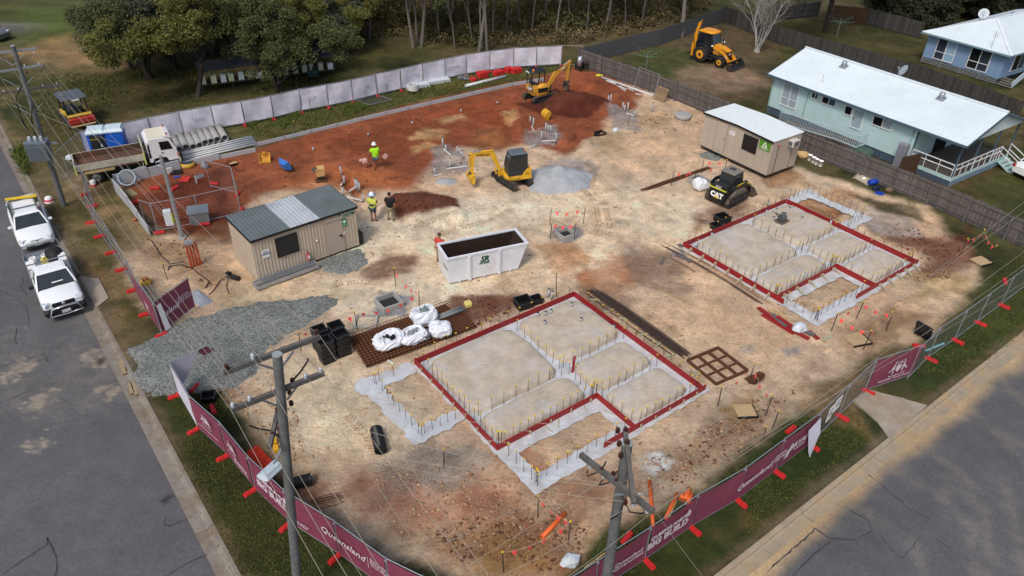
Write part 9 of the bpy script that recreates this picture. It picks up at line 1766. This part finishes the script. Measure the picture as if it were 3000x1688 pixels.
for a,b,w in(((850,-60),(880,35),.3),((905,105),(925,175),.16),((925,100),(955,185),.16),((865,-90),(900,20),.2)):p,q=Vector((*Q('C1',*a,.05),.07)),Vector((*Q('C1',*b,.05),.07));mb=MB();mb.plank((0,0,0),q-p,w,.05);one('gutter_plank','weathered timber plank lying in the left street gutter at the gravel','plank',mb,mat('old_plank',srgb(150,132,104),.85,var=.2),p,0,'planks in the left gutter')
for a,b,z in(((1130,610),(1150,560),.03),((1240,540),(1360,590),.05),((1290,545),(1350,600),.09),((1255,470),(1300,480),.12)):p,q=Vector((*Q('B3',*a),z)),Vector((*Q('B3',*b),z));mb=MB();mb.plank((0,0,0),q-p,.16,.06);one('grey_offcut','grey timber offcut at the left corner of the farther slab','offcut',mb,mtim,p,0,'offcuts at the farther slab')
# ================================================================ STONES
def stones(name,polys,n,s0,s1,m,label,seed):
 rd=np.random.default_rng(seed);v,f=[],[];base=np.array([(1,0,0),(0,1,0),(-1,0,0),(0,-1,0),(0,0,.8),(0,0,-.6)]);tri=np.array([(0,1,4),(1,2,4),(2,3,4),(3,0,4),(1,0,5),(2,1,5),(3,2,5),(0,3,5)]);vs,k=[],0
 for poly,share in polys:
  xs=[p[0]for p in poly];ys=[p[1]for p in poly];x=rd.uniform(min(xs),max(xs),int(n*share*3));y=rd.uniform(min(ys),max(ys),int(n*share*3));ok=sdist(x,y,poly)+(fbm(x,y,1.5,3,seed)-.5)*1.2<0;x,y=x[ok][:int(n*share)],y[ok][:int(n*share)]
  for a,b in zip(x,y):
   s=s0+(s1-s0)*rd.random()**4;q=base*(1+rd.normal(size=(6,1))*.25)*s*np.array([1,.75,.6]);t=rd.uniform(0,6.28);c,w=math.cos(t),math.sin(t);q=np.stack([q[:,0]*c-q[:,1]*w,q[:,0]*w+q[:,1]*c,q[:,2]],-1)+np.array([a,b,gz_at(a,b)+s*.2]);vs.append(q);k+=1
 v=np.concatenate(vs);fa=(np.arange(k)[:,None,None]*6+tri[None]).reshape(-1,3);me=bpy.data.meshes.new(name);me.vertices.add(len(v));me.vertices.foreach_set('co',v.ravel());me.loops.add(fa.size);me.loops.foreach_set('vertex_index',fa.ravel());me.polygons.add(len(fa));me.polygons.foreach_set('loop_start',np.arange(0,fa.size,3));me.polygons.foreach_set('loop_total',np.full(len(fa),3));me.update(calc_edges=True);me.materials.append(m)
 o=bpy.data.objects.new(name,me);COL.objects.link(o);return tag(o,label,'stones',kind='stuff')
mstn=mat('clay_stones',srgb(186,160,126),.9,var=.2,scale=1,island=.35,tint=srgb(160,118,90));mgst=mat('gravel_stones',srgb(136,140,136),.9,var=.2,scale=1,island=.5);mclod=mat('dark_clods',srgb(112,78,58),.95,var=.3,scale=1,island=.35);mrclod=mat('red_clods',srgb(112,60,42),.95,var=.3,scale=1,island=.35)
SITE=V([(560,740),(900,560),(1350,480),(1700,420),(1960,420),(2300,560),(2420,720),(2200,880),(1900,1100),(1500,1330),(1000,1390),(650,1080)])
stones('stones',[(SITE,.55),(V([(900,1180),(1320,1200),(1480,1260),(1400,1400),(1020,1390)]),.2),(V([(560,990),(700,960),(760,1180),(640,1090)]),.12),(V([(1560,1180),(1900,1020),(1930,1080),(1640,1240)]),.13)],5200,.018,.11,mstn,'loose pale clay stones scattered over the site',51)
stones('gravel_stones',[(GP[0],.8),(GP[1],.16),(GP[2],.04)],7000,.02,.05,mgst,'individual blue-grey gravel stones on the gravel spread',52)
stones('clods',[(V([(1080,1330),(1420,1290),(1490,1330),(1400,1440),(1100,1400)]),.35),(V([(1640,1160),(1930,1000),(2030,970),(1830,1150),(1700,1230)]),.3),(V([(2290,690),(2400,680),(2380,720),(2300,720)]),.12),(V([(1560,290),(1740,280),(1760,330),(1600,340)]),.13),(V([(350,600),(500,610),(560,740),(420,680)]),.1)],1500,.03,.11,mclod,'dark earth clods on the disturbed ground',53)
stones('red_clods',[(V([(970,520),(1060,478),(1155,505),(1080,555),(1000,552)]),.3),(V([(700,370),(1040,270),(1480,190),(1600,260),(1420,390),(1050,470),(640,490),(440,560),(420,470)]),.45),(V([(1140,745),(1290,745),(1290,790),(1200,820)]),.1),(V([(2230,560),(2440,600),(2400,690),(2260,620)]),.15)],1700,.03,.13,mrclod,'red earth clods on the dug ground',54)
